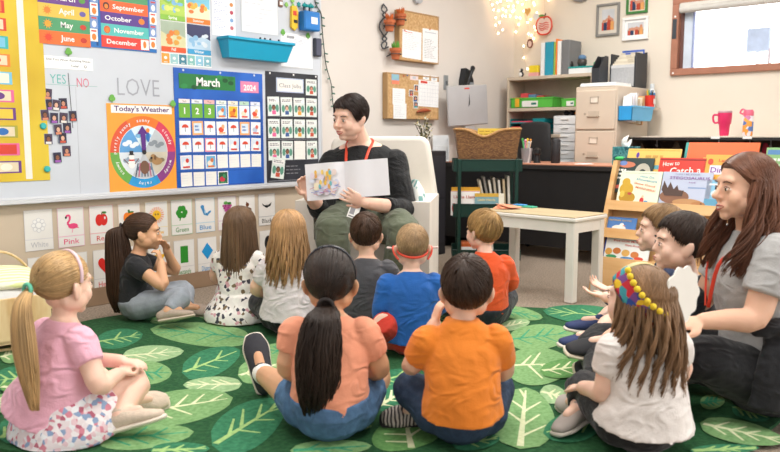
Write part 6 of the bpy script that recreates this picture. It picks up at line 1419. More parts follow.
# lower tiers
book_on_rack(606.5, 216.5, 635, 233.5, .03, '#4f7fc0', dB(('t', 'MOTHER GOOSE', .5, .72, .14, '#d8b848', .7), ('o', .48, .24, .22, .2, '#f2f0e8'), ('o', .56, .45, .07, .14, '#f2f0e8', 3), ('p', [(.60, .45), (.70, .42), (.60, .38)], '#e8862c', 4), ('r', 0, 1, .95, 1, '#3f6aa8')), 'small blue board book with a white goose, lower tier of the rack', z0=.36)
book_on_rack(607, 235.5, 648, 262, .03, '#eef0ee', dB(('r', 0, 1, .92, 1, '#2a3c8a'), ('r', 0, .03, 0, 1, '#2a3c8a', 2), ('t', 'Five Little Monkeys', .55, .78, .11, '#c8342c', .7), ('t', 'Went Shopping', .66, .62, .11, '#c8342c', .4), ('o', .12, .35, .08, .14, '#d8a04c'), ('o', .3, .4, .09, .13, '#c9783c'), ('o', .5, .34, .09, .14, '#e0b060'), ('o', .7, .3, .09, .13, '#c9783c'), ('o', .2, .15, .12, .08, '#3f9a6a', 3), ('o', .55, .12, .15, .07, '#4f8ac0', 3), ('o', .8, .15, .1, .08, '#d8503c', 3)), 'white picture book with a blue band and red title, lowest on the rack', z0=.185)
book_on_rack(712, 228, 735, 250, .03, '#e4e0dc', dB(('s', .1, .9, .2, .9, 5, '#c8a0b0', .006), ('o', .5, .4, .2, .2, '#8fb4c8')), 'pale picture book in the middle tier between boy and woman', z0=.30)
# --- table
PZ = .50; a = P(575, 217.5, z=PZ); bq = P(604, 210.5, z=PZ); cq = P(480, 209.5, z=PZ)
ex = (cq-a); ang = math.atan2(ex.y, ex.x); wlen = ex.length; n_ = Vector((ex.y, -ex.x, 0)).normalized(); dlen = abs((bq-a).dot(n_))*.74
root = empty('activity_table', (a.x, a.y, 0), ang); tag(root, 'low wooden table with off white legs in front of the green cart', 'table')
# local: x along the front edge, y negative = away from the camera
tt = ramp_mat('table_top', 'noise', 5, [(.3, '#b9a582'), (.6, '#c9b692')], .4, stretch=(1, 6, 1)); wt = M('#e6e2da', .45, .02)
b = B(); b.box(.0, wlen, -dlen, 0, PZ-.006, PZ, tt, .002); b.obj('table_top', root)
b = B(); b.box(-.004, wlen+.004, -dlen-.004, .004, PZ-.030, PZ-.0065, wt, .006); b.obj('top_rim', root)
b = B(); b.box(.04, wlen-.04, -.03, -.012, PZ-.095, PZ-.031, wt); b.box(.04, wlen-.04, -dlen+.012, -dlen+.03, PZ-.095, PZ-.031, wt); b.box(.012, .03, -dlen+.04, -.04, PZ-.095, PZ-.031, wt); b.box(wlen-.03, wlen-.012, -dlen+.04, -.04, PZ-.095, PZ-.031, wt); b.obj('apron', root)
for x in (.008, wlen-.063):
    for y in (-.063, -dlen+.008): b = B(); b.box(x, x+.055, y, y+.055, 0, PZ-.031, wt, .006); b.obj('leg', root)
def on_table(px, py): return P(px, py, z=PZ)
v = on_table(507, 208); b = B()
for i in range(3): b.T = Matrix.Rotation(.5*i, 4, 'Z'); b.add([(-.10, -.05, .002+.004*i), (.10, -.06, .004+.004*i), (.12, .03, .012+.004*i), (-.02, .06, .016+.004*i), (-.12, .03, .004+.004*i)], [(0, 1, 2, 3, 4)], M('#f0a07c', .5)); b.add([(-.10, -.05, .000+.004*i), (.10, -.06, .002+.004*i), (.12, .03, .010+.004*i), (-.02, .06, .014+.004*i), (-.12, .03, .002+.004*i)], [(4, 3, 2, 1, 0)], M('#f0a07c', .5))
b.T = Matrix.Identity(4); o = b.obj('paper_scraps'); o.location = (v.x, v.y, PZ); tag(o, 'orange paper pieces on the left end of the low table', 'paper')
v = on_table(522, 207); b = B(); b.box(-.10, .09, -.03, .03, 0, .010, M('#3fae8e', .5), .003); b.box(-.02, .06, -.035, .02, .010, .016, M('#4f9ae0', .5), .003); o = b.obj('coloured_folder'); o.location = (v.x, v.y, PZ); o.rotation_euler = (0, 0, ang); tag(o, 'green and blue folders lying on the low table behind the orange paper', 'folder')
# --- green cart
def cam_root(name, px, D, rot=0, z=0, **kw):
    u = (px-390)/763.2*D; x, y = to_world(u, D); return empty(name, (x, y, z), YAW-PI/2+math.radians(rot), **kw)
gcm = M('#0a342c', .4, .04)
root = cam_root('utility_cart', 486.5, 5.36, -3, label='dark green metal utility cart in front of the black desk', cat='cart')
hw, hd_ = .235, .165
for name, z0, z1 in (('upper_tray', .715, .795), ('middle_tray', .40, .490), ('lower_tray', .10, .17)):
    b = B(); b.box(-hw, hw, -hd_, hd_, z0, z0+.004, gcm); b.box(-hw, hw, -hd_, -hd_+.003, z0, z1, gcm, .001); b.box(-hw, hw, hd_-.003, hd_, z0, z1, gcm); b.box(-hw, -hw+.003, -hd_, hd_, z0, z1, gcm); b.box(hw-.003, hw, -hd_, hd_, z0, z1, gcm); b.sweep([(-hw, -hd_, z1), (hw, -hd_, z1), (hw, hd_, z1), (-hw, hd_, z1), (-hw, -hd_, z1)], .004, gcm, n=6, k=1); b.obj(name, root)
for x in (-hw+.03, hw-.05):
    for y in (-hd_-.006, hd_+.006): b = B(); b.box(x, x+.024, y-.008, y+.008, .055, .80, gcm, .003); b.obj('post', root)
for x in (-hw+.042, hw-.038):
    for y in (-hd_-.006, hd_+.006): b = B(); b.lathe((x-.012, y, .026), [(.026, 0), (.026, .024)], M('#1c1d20', .4), 20, (1, 0, 0)); b.box(x-.01, x+.01, y-.01, y+.01, .03, .056, M('#55585c', .4)); b.obj('wheel', root)
def on_cart(o): o.location = root.location; o.rotation_euler = root.rotation_euler; return o
# wicker basket
cart = root
bk_ = empty('wicker_basket', (0, 0, 0)); on_cart(bk_); bk_.location.z = .72; tag(bk_, 'brown wicker basket with a curved rim on the green cart', 'basket')
wk = bpy.data.materials.new('wicker'); wk.use_nodes = True; nt = wk.node_tree; N = nt.nodes; L = nt.links; bs = N['Principled BSDF']; bs.inputs['Roughness'].default_value = .55
tc = N.new('ShaderNodeTexCoord'); br = N.new('ShaderNodeTexBrick'); mp = N.new('ShaderNodeMapping'); L.new(tc.outputs['Object'], mp.inputs[0]); mp.inputs['Rotation'].default_value = (math.radians(90), 0, 0)
L.new(mp.outputs[0], br.inputs['Vector']); br.inputs['Scale'].default_value = 40; br.inputs['Color1'].default_value = (*lin('#a87a48'), 1); br.inputs['Color2'].default_value = (*lin('#6e4628'), 1); br.inputs['Mortar'].default_value = (*lin('#3c2414'), 1); br.inputs['Mortar Size'].default_value = .03; br.inputs['Row Height'].default_value = .22; br.inputs['Brick Width'].default_value = .55
L.new(br.outputs[0], bs.inputs['Base Color']); bp = N.new('ShaderNodeBump'); bp.inputs['Strength'].default_value = .8; bp.inputs['Distance'].default_value = .01; L.new(br.outputs['Fac'], bp.inputs['Height']); bp.invert = True; L.new(bp.outputs[0], bs.inputs['Normal'])
b = B(); W0, D0, W1, D1 = .185, .11, .225, .14
def rimz(u, s): return .285-.045*math.cos(u*PI/1.0)*(1 if abs(u) < .5 else 1)*0+.245*0+( -.055*math.exp(-((u+.12)/.40)**2) if s == 0 else -.02*math.exp(-(u/.5)**2))
def wall(p0, p1, q0, q1, s, n=14):
    V = []; F = []
    for i in range(n+1):
        t = i/n; u = t*2-1; zt = rimz(u, s)
        for lvl in (0, 1):
            k_ = lvl*zt/.285; x = (p0[0]*(1-t)+p1[0]*t)*(1-k_)+(q0[0]*(1-t)+q1[0]*t)*k_; y = (p0[1]*(1-t)+p1[1]*t)*(1-k_)+(q0[1]*(1-t)+q1[1]*t)*k_; V.append((x, y, zt*lvl)); V.append((x*.955, y*.93, zt*lvl))
    for i in range(n):
        a = i*4; c = a+4; F += [(a, c, c+2, a+2), (a+1, a+3, c+3, c+1), (a+2, c+2, c+3, a+3), (a, a+1, c+1, c)]
    b.add(V, F, wk); return [V[i*4+2] for i in range(n+1)]
cb_ = [(-W0, -D0), (W0, -D0), (W0, D0), (-W0, D0)]; ct_ = [(-W1, -D1), (W1, -D1), (W1, D1), (-W1, D1)]; rims = []
for i in range(4): j = (i+1) % 4; rims.append(wall(cb_[i], cb_[j], ct_[i], ct_[j], 0 if i in (0, 2) else 1))
b.box(-W0, W0, -D0, D0, .005, .012, wk); b.obj('basket_body', bk_, smooth='auto')
b = B()
for r_ in rims: b.sweep([(x*.98, y*.98, z) for x, y, z in r_], .010, ramp_mat('rim_wicker', 'wave', 40, [(.3, '#8a5c34'), (.6, '#caa06a')], .5, bump=.4), n=8, k=1)
b.obj('basket_rim', bk_, smooth=True)
for i, (x0, x1, z1, c) in enumerate(((-.06, .13, .290, '#e8c64e'), (-.02, .165, .280, '#dcb23c'))):
    f = Flat(); f.sheet(x0, x1, .02, z1, M(c, .5, .04), .012); f.scrawl(x0+.01, x1-.01, z1-.05, z1-.01, 2, M('#b98a2c', .5), .003, 1); o = f.obj('yellow_book'); on_cart(o); o.location.z = .72; o.location += Vector((math.cos(YAW)*(.02+.04*i), math.sin(YAW)*(.02+.04*i), 0)); tag(o, ('front yellow patterned book in the wicker basket', 'rear darker yellow book in the wicker basket')[i], 'book', 'yellow books in the wicker basket')
# books in the middle tray
def cart_flat(x0, x1, z0, z1, y, cov, draw, lb, t=.008, name='picture_book', tilt=-.12):
    f = Flat(); f.sheet(0, x1-x0, 0, z1-z0, M(cov, .4, .02), t); draw(f, x1-x0, z1-z0); o = f.obj(name); q = cart.matrix_basis @ Vector((x0, y, z0)); o.location = q; o.rotation_euler = (tilt, 0, cart.rotation_euler.z); tag(o, lb, 'book', 'books in the middle tray of the green cart')

cart.matrix_basis = Matrix.Translation(cart.location) @ Matrix.Rotation(cart.rotation_euler.z, 4, 'Z')
cart_flat(-.245, -.045, .41, .605, -.120, '#e8b730', dB(('r', 0, 1, .9, 1, '#d89a20')), 'yellow book behind the two front books in the green cart')
cart_flat(-.250, -.05, .41, .580, -.145, '#e9e4e0', dB(('t', 'Llama Llama', .5, .70, .17, '#b8442c', .8), ('o', .55, .2, .24, .22, '#3c2622'), ('o', .12, .3, .08, .2, '#c8343c'), ('o', .88, .25, .08, .2, '#c8343c'), ('r', 0, 1, .97, 1, '#d8a0a0')), 'white book with a red title, left front book in the green cart')
cart_flat(-.085, .115, .41, .565, -.155, '#7aa0a8', dB(('o', .38, .25, .30, .28, '#2c1c1a'), ('r', .0, 1, .84, 1, '#c9a03c'), ('t', 'Little Hands', .4, .66, .15, '#e9d28a', .6), ('r', .82, 1, 0, 1, '#e8e2ce', 3), ('o', .38, .3, .14, .12, '#b8683c', 4)), 'grey blue book with a dark figure, right front book in the green cart')
r = random.Random(8)
for i in range(7):
    b = B(); hh_ = .24+.03*r.random(); b.box(-.006, .010, -.09, .09, 0, hh_, M(['#d9cdb8', '#8f8a84', '#e6dfd2', '#c9bfae', '#efeae0', '#d8c4a0', '#e4ddd0'][i], .6, .08), .002)
    o = b.obj('thin_book'); q = cart.matrix_basis @ Vector((.0+.026*i, -.01, .412)); o.location = q; o.rotation_euler = (0, -.22+.03*i, cart.rotation_euler.z); tag(o, 'thin pale book leaning at the back of the green cart\'s middle tray', 'book', 'thin books leaning in the green cart')
for i, c in enumerate(('#c9632c', '#c9a37a')):
    b = B(); b.box(-.05, .05, -.06, .06, 0, .11+.04*i, M(c, .5, .05), .006); b.box(-.052, .052, -.062, -.058, .03, .08, WHITE); o = b.obj('supply_box'); q = cart.matrix_basis @ Vector((-.12+.12*i, -.04, .1045)); o.location = q; o.rotation_euler = (0, 0, cart.rotation_euler.z); tag(o, '%s supply box in the bottom tray of the green cart' % ('orange', 'tan')[i], 'box')
# --- small stand with a tinsel tree behind the armchair
b = B(); b.box(-.14, .14, -.12, .12, 0, .84, M('#232226', .5), .006); b.box(-.12, .12, -.122, -.12, .1, .45, M('#2e2d32', .5), .004); b.box(-.12, .12, -.122, -.12, .47, .80, M('#2e2d32', .5), .004); v = at_(424, 6.12); o = b.obj('black_stand'); o.location = (v.x, min(v.y, 3.88), 0); tag(o, 'small black cabinet behind the armchair carrying a tinsel plant', 'cabinet')
root = empty('tinsel_plant', (v.x, min(v.y, 3.88), .84)); tag(root, 'small twiggy plant with tiny pale lights behind the armchair', 'plant')
b = B(); b.lathe((0, 0, 0), [(.035, 0), (.045, .09), (.04, .09)], M('#d8d2c8', .5), 16); b.obj('plant_pot', root)
b = B(); r = random.Random(5); bb_ = B()
for i in range(26):
    a = r.uniform(0, 6.3); e = r.uniform(.02, .085); h = r.uniform(.12, .31); b.sweep([(0, 0, .07), (e*.4*math.cos(a), e*.4*math.sin(a), h*.6), (e*math.cos(a), e*math.sin(a), h)], [.004, .003, .001], M('#5a5238', .7), n=5, k=2)
    for t in range(5): q = r.random(); bb_.ell((e*q*math.cos(a), e*q*math.sin(a), .07+(h-.07)*q), .008, M(['#e9e4d4', '#7f7a4c', '#c9b88a', '#4f5a3a'][t % 4], .5), n=6)
b.obj('twigs', root, smooth=True); bb_.obj('berries', root, smooth=True)['kind'] = 'stuff'
# --- armchair
def armchair():
    root = cam_root('armchair', 371, 4.46, 172, label='cream upholstered armchair in which the woman in black sits', cat='armchair')
    root.rotation_euler = (0, 0, YAW-PI/2+math.radians(172))
    cm = M('#ddd6cc', .85, .03, 6, .12, 260); # local +y = facing
    def soft(name, x0, x1, y0, y1, z0, z1, bev, parent):
        b = B(); b.box(x0, x1, y0, y1, z0, z1, cm, .001); o = b.obj(name, parent)
        m = o.modifiers.new('b', 'BEVEL'); m.width = bev; m.segments = 5; m.limit_method = 'NONE'
        dg = bpy.context.evaluated_depsgraph_get(); dg.update(); me = bpy.data.meshes.new_from_object(o.evaluated_get(dg)); o.modifiers.clear(); o.data = me
        for p in me.polygons: p.use_smooth = True
        return o
    soft('seat_base', -.27, .27, -.30, .34, .10, .27, .02, root)
    soft('seat_cushion', -.262, .262, -.22, .36, .275, .385, .04, root)
    for x in (-1, 1):
        x0, x1 = sorted((x*.27, x*.375)); soft('armrest', x0, x1, -.32, .32, .08, .60, .035, root)
    b = B(); b.prism([(-.36, .08), (.36, .08), (.36, .60), (.31, .92), (.27, .955), (-.27, .955), (-.31, .92), (-.36, .60)], -.43, -.32, cm, 'y'); o = b.obj('backrest', root)
    m = o.modifiers.new('b', 'BEVEL'); m.width = .03; m.segments = 4; m.limit_method = 'ANGLE'; dg = bpy.context.evaluated_depsgraph_get(); dg.update(); me = bpy.data.meshes.new_from_object(o.evaluated_get(dg)); o.modifiers.clear(); o.data = me
    for p in me.polygons: p.use_smooth = True
    for x in (-.30, .30):
        for y in (-.36, .26): b = B(); b.lathe((x, y, 0), [(.016, 0), (.024, .10)], M('#4a3628', .4), 12); b.obj('leg', root)
    return root
ARM = armchair()
b = B(); pm_ = ramp_mat('lattice_cushion', 'voronoi', 26, [(0, '#e9ebe6'), (.45, '#9fc0bc'), (.6, '#e3e6e0'), (.75, '#7aa8a6')], .8)
b.sweep([(0, 0, -.15), (0, 0, -.08), (0, 0, .08), (0, 0, .15)], [(.10, .012), (.15, .05), (.15, .05), (.10, .012)], pm_, side=(1, 0, 0), n=24); o = b.obj('patterned_cushion', smooth=True); v = at_(415, 4.30); o.location = (v.x, v.y, .55); o.rotation_euler = (0, .05, YAW-PI/2+math.radians(100)); tag(o, 'pale teal patterned cushion at the right side of the armchair', 'cushion')
b = B(); b.sweep([(0, 0, -.13), (0, 0, -.07), (0, 0, .07), (0, 0, .13)], [(.09, .012), (.13, .045), (.13, .045), (.09, .012)], M('#d9dcae', .85, .04), side=(1, 0, 0), n=24); o = b.obj('plain_cushion', smooth=True); v = at_(406, 4.50); o.location = (v.x, v.y, .545); o.rotation_euler = (0, .0, YAW-PI/2+math.radians(95)); tag(o, 'pale green cushion between the woman and the patterned cushion', 'cushion')
b = B(); b.box(-.02, .02, -.10, .10, 0, .22, M('#2a78c8', .4), .003); b.box(-.022, .022, -.11, -.09, .0, .21, WHITE); o = b.obj('blue_binder'); v = at_(306, 4.42); o.location = (v.x, v.y, 0); o.rotation_euler = (0, 0, YAW); tag(o, 'blue binder on the floor beside the left side of the armchair', 'binder')
o.scale = (1, 1, 1.75)
# --- wooden doll cradle at the left edge
root = cam_root('doll_cradle', -14, 3.40, -49, label='pale wooden doll cradle with an arched hood at the left picture edge', cat='cradle')
cw_ = ramp_mat('birch', 'noise', 6, [(.3, '#d9b27c'), (.6, '#ecd0a0')], .5, stretch=(1, 4, 1))
b = B()
for y in (-.16, .16): b.box(-.30, .26, y-.008, y+.008, .06, .16, cw_, .003); b.box(-.30, .26, y-.008, y+.008, .19, .24, cw_, .003)
b.box(-.30, -.285, -.16, .16, .06, .30, cw_, .003); b.box(.245, .26, -.16, .16, .06, .26, cw_, .003); b.box(-.30, .26, -.16, .16, .06, .075, cw_); b.obj('cradle_box', root)
for x in (-.22, .18): b = B(); b.sweep([(x, -.24, .055), (x, -.12, .022), (x, 0, .014), (x, .12, .022), (x, .24, .055)], [(.010, .012)]*5, cw_, side=(1, 0, 0), n=10); b.obj('rocker', root, smooth=True)
b = B(); b.sweep([(-.02, -.165, .20), (-.02, -.15, .33), (-.02, -.08, .41), (-.02, 0, .43), (-.02, .08, .41), (-.02, .15, .33), (-.02, .165, .20)], [(.022, .006)]*7, cw_, side=(1, 0, 0), n=10); b.obj('arched_handle', root, smooth=True)
b = B(); b.sweep([(-.24, 0, .20), (-.1, 0, .235), (.1, 0, .235), (.2, 0, .20)], [(.12, .04), (.145, .07), (.145, .07), (.12, .04)], M('#d3d3d0', .9, .04, 8, .3, 40), side=(0, 1, 0), n=20); o2 = b.obj('grey_pillow', smooth=True); o2.location = root.location; o2.rotation_euler = root.rotation_euler; tag(o2, 'light grey pillow lying in the wooden doll cradle', 'pillow')
st_ = ramp_mat('striped_cloth', 'wave', 12, [(.3, '#d8e2a0'), (.55, '#f0f2d8')], .9)
b = B(); b.sweep([(-.18, 0, .30), (-.02, .02, .335), (.16, 0, .30)], [(.10, .018), (.14, .03), (.10, .018)], st_, side=(0, 1, 0), n=20); o2 = b.obj('doll_blanket', smooth=True); o2.location = root.location; o2.rotation_euler = root.rotation_euler; tag(o2, 'pale yellow green striped doll blanket on the grey pillow', 'blanket')
# --- rug
def rug():
    V = []; F = []; I = []
    rb = B(); g0 = ramp_mat('rug_dark', 'noise', 60, [(.35, '#1c4a2a'), (.65, '#2b5c36')], .95, bump=.4, detail=5)
    LG = ramp_mat('rug_light', 'noise', 60, [(.35, '#6c975f'), (.65, '#84ab73')], .95, bump=.4, detail=5)
    TG = ramp_mat('rug_teal', 'noise', 60, [(.35, '#2a6d4c'), (.65, '#3c825d')], .95, bump=.4, detail=5)
    PG = ramp_mat('rug_pale', 'noise', 60, [(.35, '#8aac7b'), (.65, '#a0be90')], .95, bump=.4, detail=5)
    OG = ramp_mat('rug_olive', 'noise', 60, [(.35, '#55874a'), (.65, '#6b9c5a')], .95, bump=.4, detail=5)
    VC = ramp_mat('rug_cream', 'noise', 60, [(.35, '#c9d2a4'), (.65, '#dcdfba')], .95, detail=5)
    VT = ramp_mat('rug_vein_teal', 'noise', 60, [(.35, '#2f8560'), (.65, '#48a078')], .95, detail=5)
    VL = ramp_mat('rug_vein_light', 'noise', 60, [(.35, '#8fb372'), (.65, '#a8cc80')], .95, detail=5)
    HT = .012; cr, cf, A_, Bb = -.12, 3.14, 1.60, 1.05; n_ = 3.0; pts = []
    for i in range(96):
        t = 2*PI*i/96; c_, s_ = math.cos(t), math.sin(t); pts.append(to_world(cr+A_*math.copysign(abs(c_)**(2/n_), c_), cf+Bb*math.copysign(abs(s_)**(2/n_), s_)))
    rb.prism(pts, .0, HT, g0, 'z')
    lay = [0]; vn = [0]
    def leaf(bx, by, tx, ty, hw, m, vm, style=0, point=.82, bend=0):
        lay[0] += 1; z = HT+.0003+.00012*lay[0]
        a = P(bx, by, z=HT); c = P(tx, ty, z=HT); ax = (c-a); L = ax.length; ax.normalize(); s = Vector((-ax.y, ax.x, 0))
        mid = ((bx+tx)/2, (by+ty)/2); dv = Vector((tx-bx, ty-by)); pn = Vector((-dv.y, dv.x)).normalized()*hw
        w_ = (P(mid[0]+pn.x, mid[1]+pn.y, z=HT)-P(mid[0]-pn.x, mid[1]-pn.y, z=HT)); W = abs(w_.dot(s))/2; sh = w_.dot(ax)/2*(1 if w_.dot(s) > 0 else -1)
        W = max(W, .02)*1.06
        def pt(t, k, zz=z):
            wd = W*(math.sin(PI*t**point)**.52) if 0 < t < 1 else 0
            q = a+ax*(L*t)+(s*W+ax*sh)/W*(wd*k)+s*bend*math.sin(PI*t)*L; return (q.x, q.y, zz)
        N_ = 16; o = [pt(i/N_, 1) for i in range(N_+1)]+[pt(i/N_, -1) for i in range(N_-1, 0, -1)]
        rb.add(o, [tuple(range(len(o)))], m)
        def vein(p, q, w0, w1):
            p = Vector(p); q = Vector(q); d = (q-p); 
            if d.length < 1e-4: return
            e = Vector((-d.y, d.x, 0)).normalized(); zz = Vector((0, 0, .0006))
            vn[0] += 1; zz = Vector((0, 0, .00003+.000003*(vn[0] % 25)))
            rb.add([p-e*w0+zz, q-e*w1+zz, q+e*w1+zz, p+e*w0+zz], [(0, 1, 2, 3)], vm)
        vw = .011
        for i in range(6): vein(pt(.04+.15*i, 0), pt(.04+.15*(i+1), 0), vw*(1-.12*i), vw*(1-.12*(i+1)))
        rr = random.Random(lay[0])
        for i in range(3 if style else 4):
            t = .16+.19*i+rr.uniform(-.03, .03)
            for kk in (1, -1):
                if rr.random() < .82: vein(pt(t+(.05 if kk > 0 else 0), 0), pt(min(t+.20, .95), rr.uniform(.5, .74)*kk), vw*.6, vw*.3)
    # base px, tip px, half-width px, fill, vein
    Ls = [(96, 342, 143, 334, 9, TG, VL), (122, 356, 184, 351, 8, PG, VC), (252, 338, 150, 329, 11, LG, VT), (182, 373, 240, 350, 13, TG, VL), (130, 372, 172, 373, 11, LG, VT), (242, 384, 183, 385, 7.5, PG, VC),
          (136, 413, 233, 398, 16, LG, VC), (96, 440, 194, 432, 12, LG, VT), (212, 446, 284, 402, 21, TG, VL), (238, 376, 284, 362, 12, LG, VC), (190, 313, 150, 322, 5, LG, VC), (196, 314, 250, 318, 5, LG, VT),
          (300, 352, 262, 350, 8, LG, VT), (412, 450, 404, 414, 34, OG, VC), (372, 384, 414, 372, 8, TG, VL), (376, 408, 410, 388, 11, TG, VC), (345, 350, 386, 358, 7, LG, VT), (320, 345, 345, 372, 10, TG, VL),
          (500, 310, 543, 318, 6, LG, VT), (500, 328, 530, 322, 5, PG, VC), (508, 340, 574, 333, 12, LG, VT), (506, 366, 572, 364, 18, LG, VC), (540, 392, 567, 398, 9, PG, VC), (520, 450, 526, 388, 30, LG, VC),
          (625, 318, 543, 311, 9, TG, VL), (600, 420, 543, 434, 15, TG, VL), (598, 352, 578, 356, 7, TG, VL), (700, 424, 785, 442, 11, LG, VC), (700, 404, 725, 401, 7, LG, VT), (0, 358, 22, 352, 8, LG, VC), (30, 378, -10, 382, 12, TG, VL), (0, 440, 26, 420, 12, TG, VL), (-10, 408, 26, 398, 9, LG, VC),
          (690, 452, 760, 449, 5, TG, VL), (290, 452, 372, 447, 8, LG, VT), (290, 325, 345, 330, 9, TG, VL), (60, 350, 92, 342, 6, LG, VC), (700, 370, 660, 345, 10, LG, VT), (340, 320, 400, 330, 8, PG, VC), (430, 330, 500, 345, 9, LG, VT),
          (430, 365, 500, 368, 10, TG, VL), (640, 400, 600, 385, 12, LG, VC), (150, 452, 210, 450, 7, TG, VL), (36, 400, 95, 412, 13, LG, VT), (380, 318, 430, 312, 5, TG, VL), (565, 346, 600, 338, 6, LG, VC), (244, 352, 262, 340, 6, TG, VL), (300, 420, 372, 428, 8, LG, VC), (540, 372, 600, 366, 9, OG, VC), (560, 400, 596, 402, 7, LG, VT), (452, 446, 500, 440, 8, TG, VL), (430, 318, 470, 326, 7, TG, VL), (732, 408, 770, 420, 8, TG, VL), (0, 388, 40, 392, 6, OG, VC)]
    for i, q in enumerate(Ls): leaf(q[0], q[1], q[2], q[3], q[4], q[5], q[6], style=i % 3 == 1)
    o = rb.obj('leaf_rug'); tag(o, 'dark green rug with large light and teal green leaves, under all the children', 'rug')
rug()
# ================================================================= the people
ADW = dict(pel=(.185, .145), wai=(.150, .115), che=(.160, .120), shl=(.150, .085), nb=(.060, .055), neck=.050, sh=.056, el=.043, wr=.027, hip=.100, kn=.066, an=.042)
def spot(px, F): u = (px-390)/763.2*F; return to_world(u, F)
def cloth(c): return folds(M(c, .85, .05, 5, .2, 200, sheen=.15, key='cloth'))
def jean(c): return folds(M(c, .9, .12, 40, .3, 250, key='jean'))
floral = ramp_mat('floral_skirt', 'voronoi', 70, [(0, '#e9dfe2'), (.3, '#d78a9a'), (.42, '#f2ecee'), (.6, '#8fa6c8'), (.72, '#e7c9d0'), (.84, '#b9687c'), (.9, '#eef0f4')], .85)
dressm = ramp_mat('floral_dress', 'voronoi', 62, [(0, '#ece7e2'), (.35, '#f3efe9'), (.62, '#d9a7ae'), (.68, '#efe9e2'), (.80, '#7d6a52'), (.86, '#efe9e2'), (.92, '#4b4a55')], .85)
crownm = ramp_mat('crown_pattern', 'voronoi', 46, [(0, '#2f4f9c'), (.25, '#c9344a'), (.42, '#7a4a8c'), (.55, '#3f9aa6'), (.7, '#e8c030'), (.82, '#c8303c')], .6)
def skirt(r0, r1, z0=.0, z1=.16, ry=1., oy=.03):
    def f(J, W, k):
        c = J['pelvis']; p0 = Vector((c.x, c.y+oy*k, z0*k+.012)); p1 = lerp(J['pelvis'], J['waist'], .55)
        return [sweep([p0, lerp(p0, p1, .35), lerp(p0, p1, .75), p1], [(r1*k, r1*ry*k), (r1*.97*k, r1*ry*.93*k), (r0*1.15*k, r0*1.05*k), (r0*k, r0*.9*k)], side=J['shR']-J['shL'], n=32, cap='flat')]
    return f
def band(root, hd, z, mat, name, r=.004, tilt=0, off=1.09, a0=0, a1=360, w=None, rotx=0.):
    """a band round the head; angles from the face"""
    pts = []; R_ = Matrix.Rotation(math.radians(rotx), 3, 'X')
    for i in range(25):
        a = math.radians(a0+(a1-a0)*i/24); q = hd.surf(R_ @ Vector((math.sin(a), math.cos(a), z)), off); q.z += tilt*q.y; pts.append(hd.p(*q))
    b = B(); b.sweep(pts, [(w*hd.k if w else r*hd.k, r*hd.k)]*25, mat, side=hd.R @ (R_ @ Vector((0, 0, 1))), n=8, k=1); return b.obj(name, root, smooth=True)
def overband(root, hd, y, mat, name, r=.005, off=1.1, w=.008, down=-.1):
    pts = []
    for i in range(21):
        a = math.radians(-100+200*i/20); q = hd.surf((math.sin(a), y, math.cos(a)+down*0), off); pts.append(hd.p(*q))
    b = B(); b.sweep(pts, [(w*hd.k, r*hd.k)]*21, mat, side=hd.R @ Vector((0, 1, 0)), n=8, k=1); return b.obj(name, root, smooth=True)
def hair_tie(col, pos, s=.018):
    def f(root, J, W, k, hd):
        c = Vector(pos); pts = [hd.p(c.x+s*math.cos(t), c.y-.004, c.z+s*math.sin(t)) for t in np.linspace(0, 2*PI, 17)]
        b = B(); b.sweep(pts, .007*hd.k, M(col, .6), n=8, k=1); b.obj('hair_tie', root, smooth=True)
    return f
def both(*fs):
    def f(*a):
        for g in fs: g(*a)
    return f
# 1 ---- girl in pink, foreground left
person('girl', spot(50, 2.34), -36, 1.0, dict(label='seated child in a pink tee and floral skirt with a blonde ponytail', face=True, skin=SKIN_PINK, hyaw=6, hpitch=-4, fk=dict(brow='#a98a60', iris='#5a7a8c'),
    J=dict(hc=(0, .02, .470), elR=('px', 99, 386, 2.24), wrR=('px', 118, 374, 2.36), elL=(-.14, .08, .20), wrL=(.06, .17, .20), knR=('px', 138, 381, 2.45), anR=('px', 119, 416, 2.30), knL=(-.16, .20, .10), anL=(.06, .20, .05), toR=('dir', 1, .25, .15), upR=('dir', -.3, 1, .2)),
    top=dict(mat=cloth('#efb4c7'), sleeve=.50, hemw=.065, hem=(-.02, 0, .01), disp=.016), bottom=dict(name='skirt', mat=floral, leg=.45, extra=skirt(.14, .20), disp=.015),
    shoe=dict(upper=M('#d5c3b0', .9, .05, 60, .3, 200), sole=M('#e9ddcd', .8), k=1.05),
    hair=dict(kind='tail', mat=hair_mat('#d6ae78'), tie=(-.01, -.122, .0), tail=[(.005, -.158, -.05), (.030, -.168, -.16), (.055, -.165, -.28), (.095, -.170, -.39)], tw=[.014, .034, .046, .038, .014], nt=260, seed=1),
    after=both(hair_tie('#69c7a6', (-.01, -.126, .0)), lambda root, J, W, k, hd: overband(root, hd, .28, M('#e6c7cf', .4), 'headband', .004, 1.10, .007))))
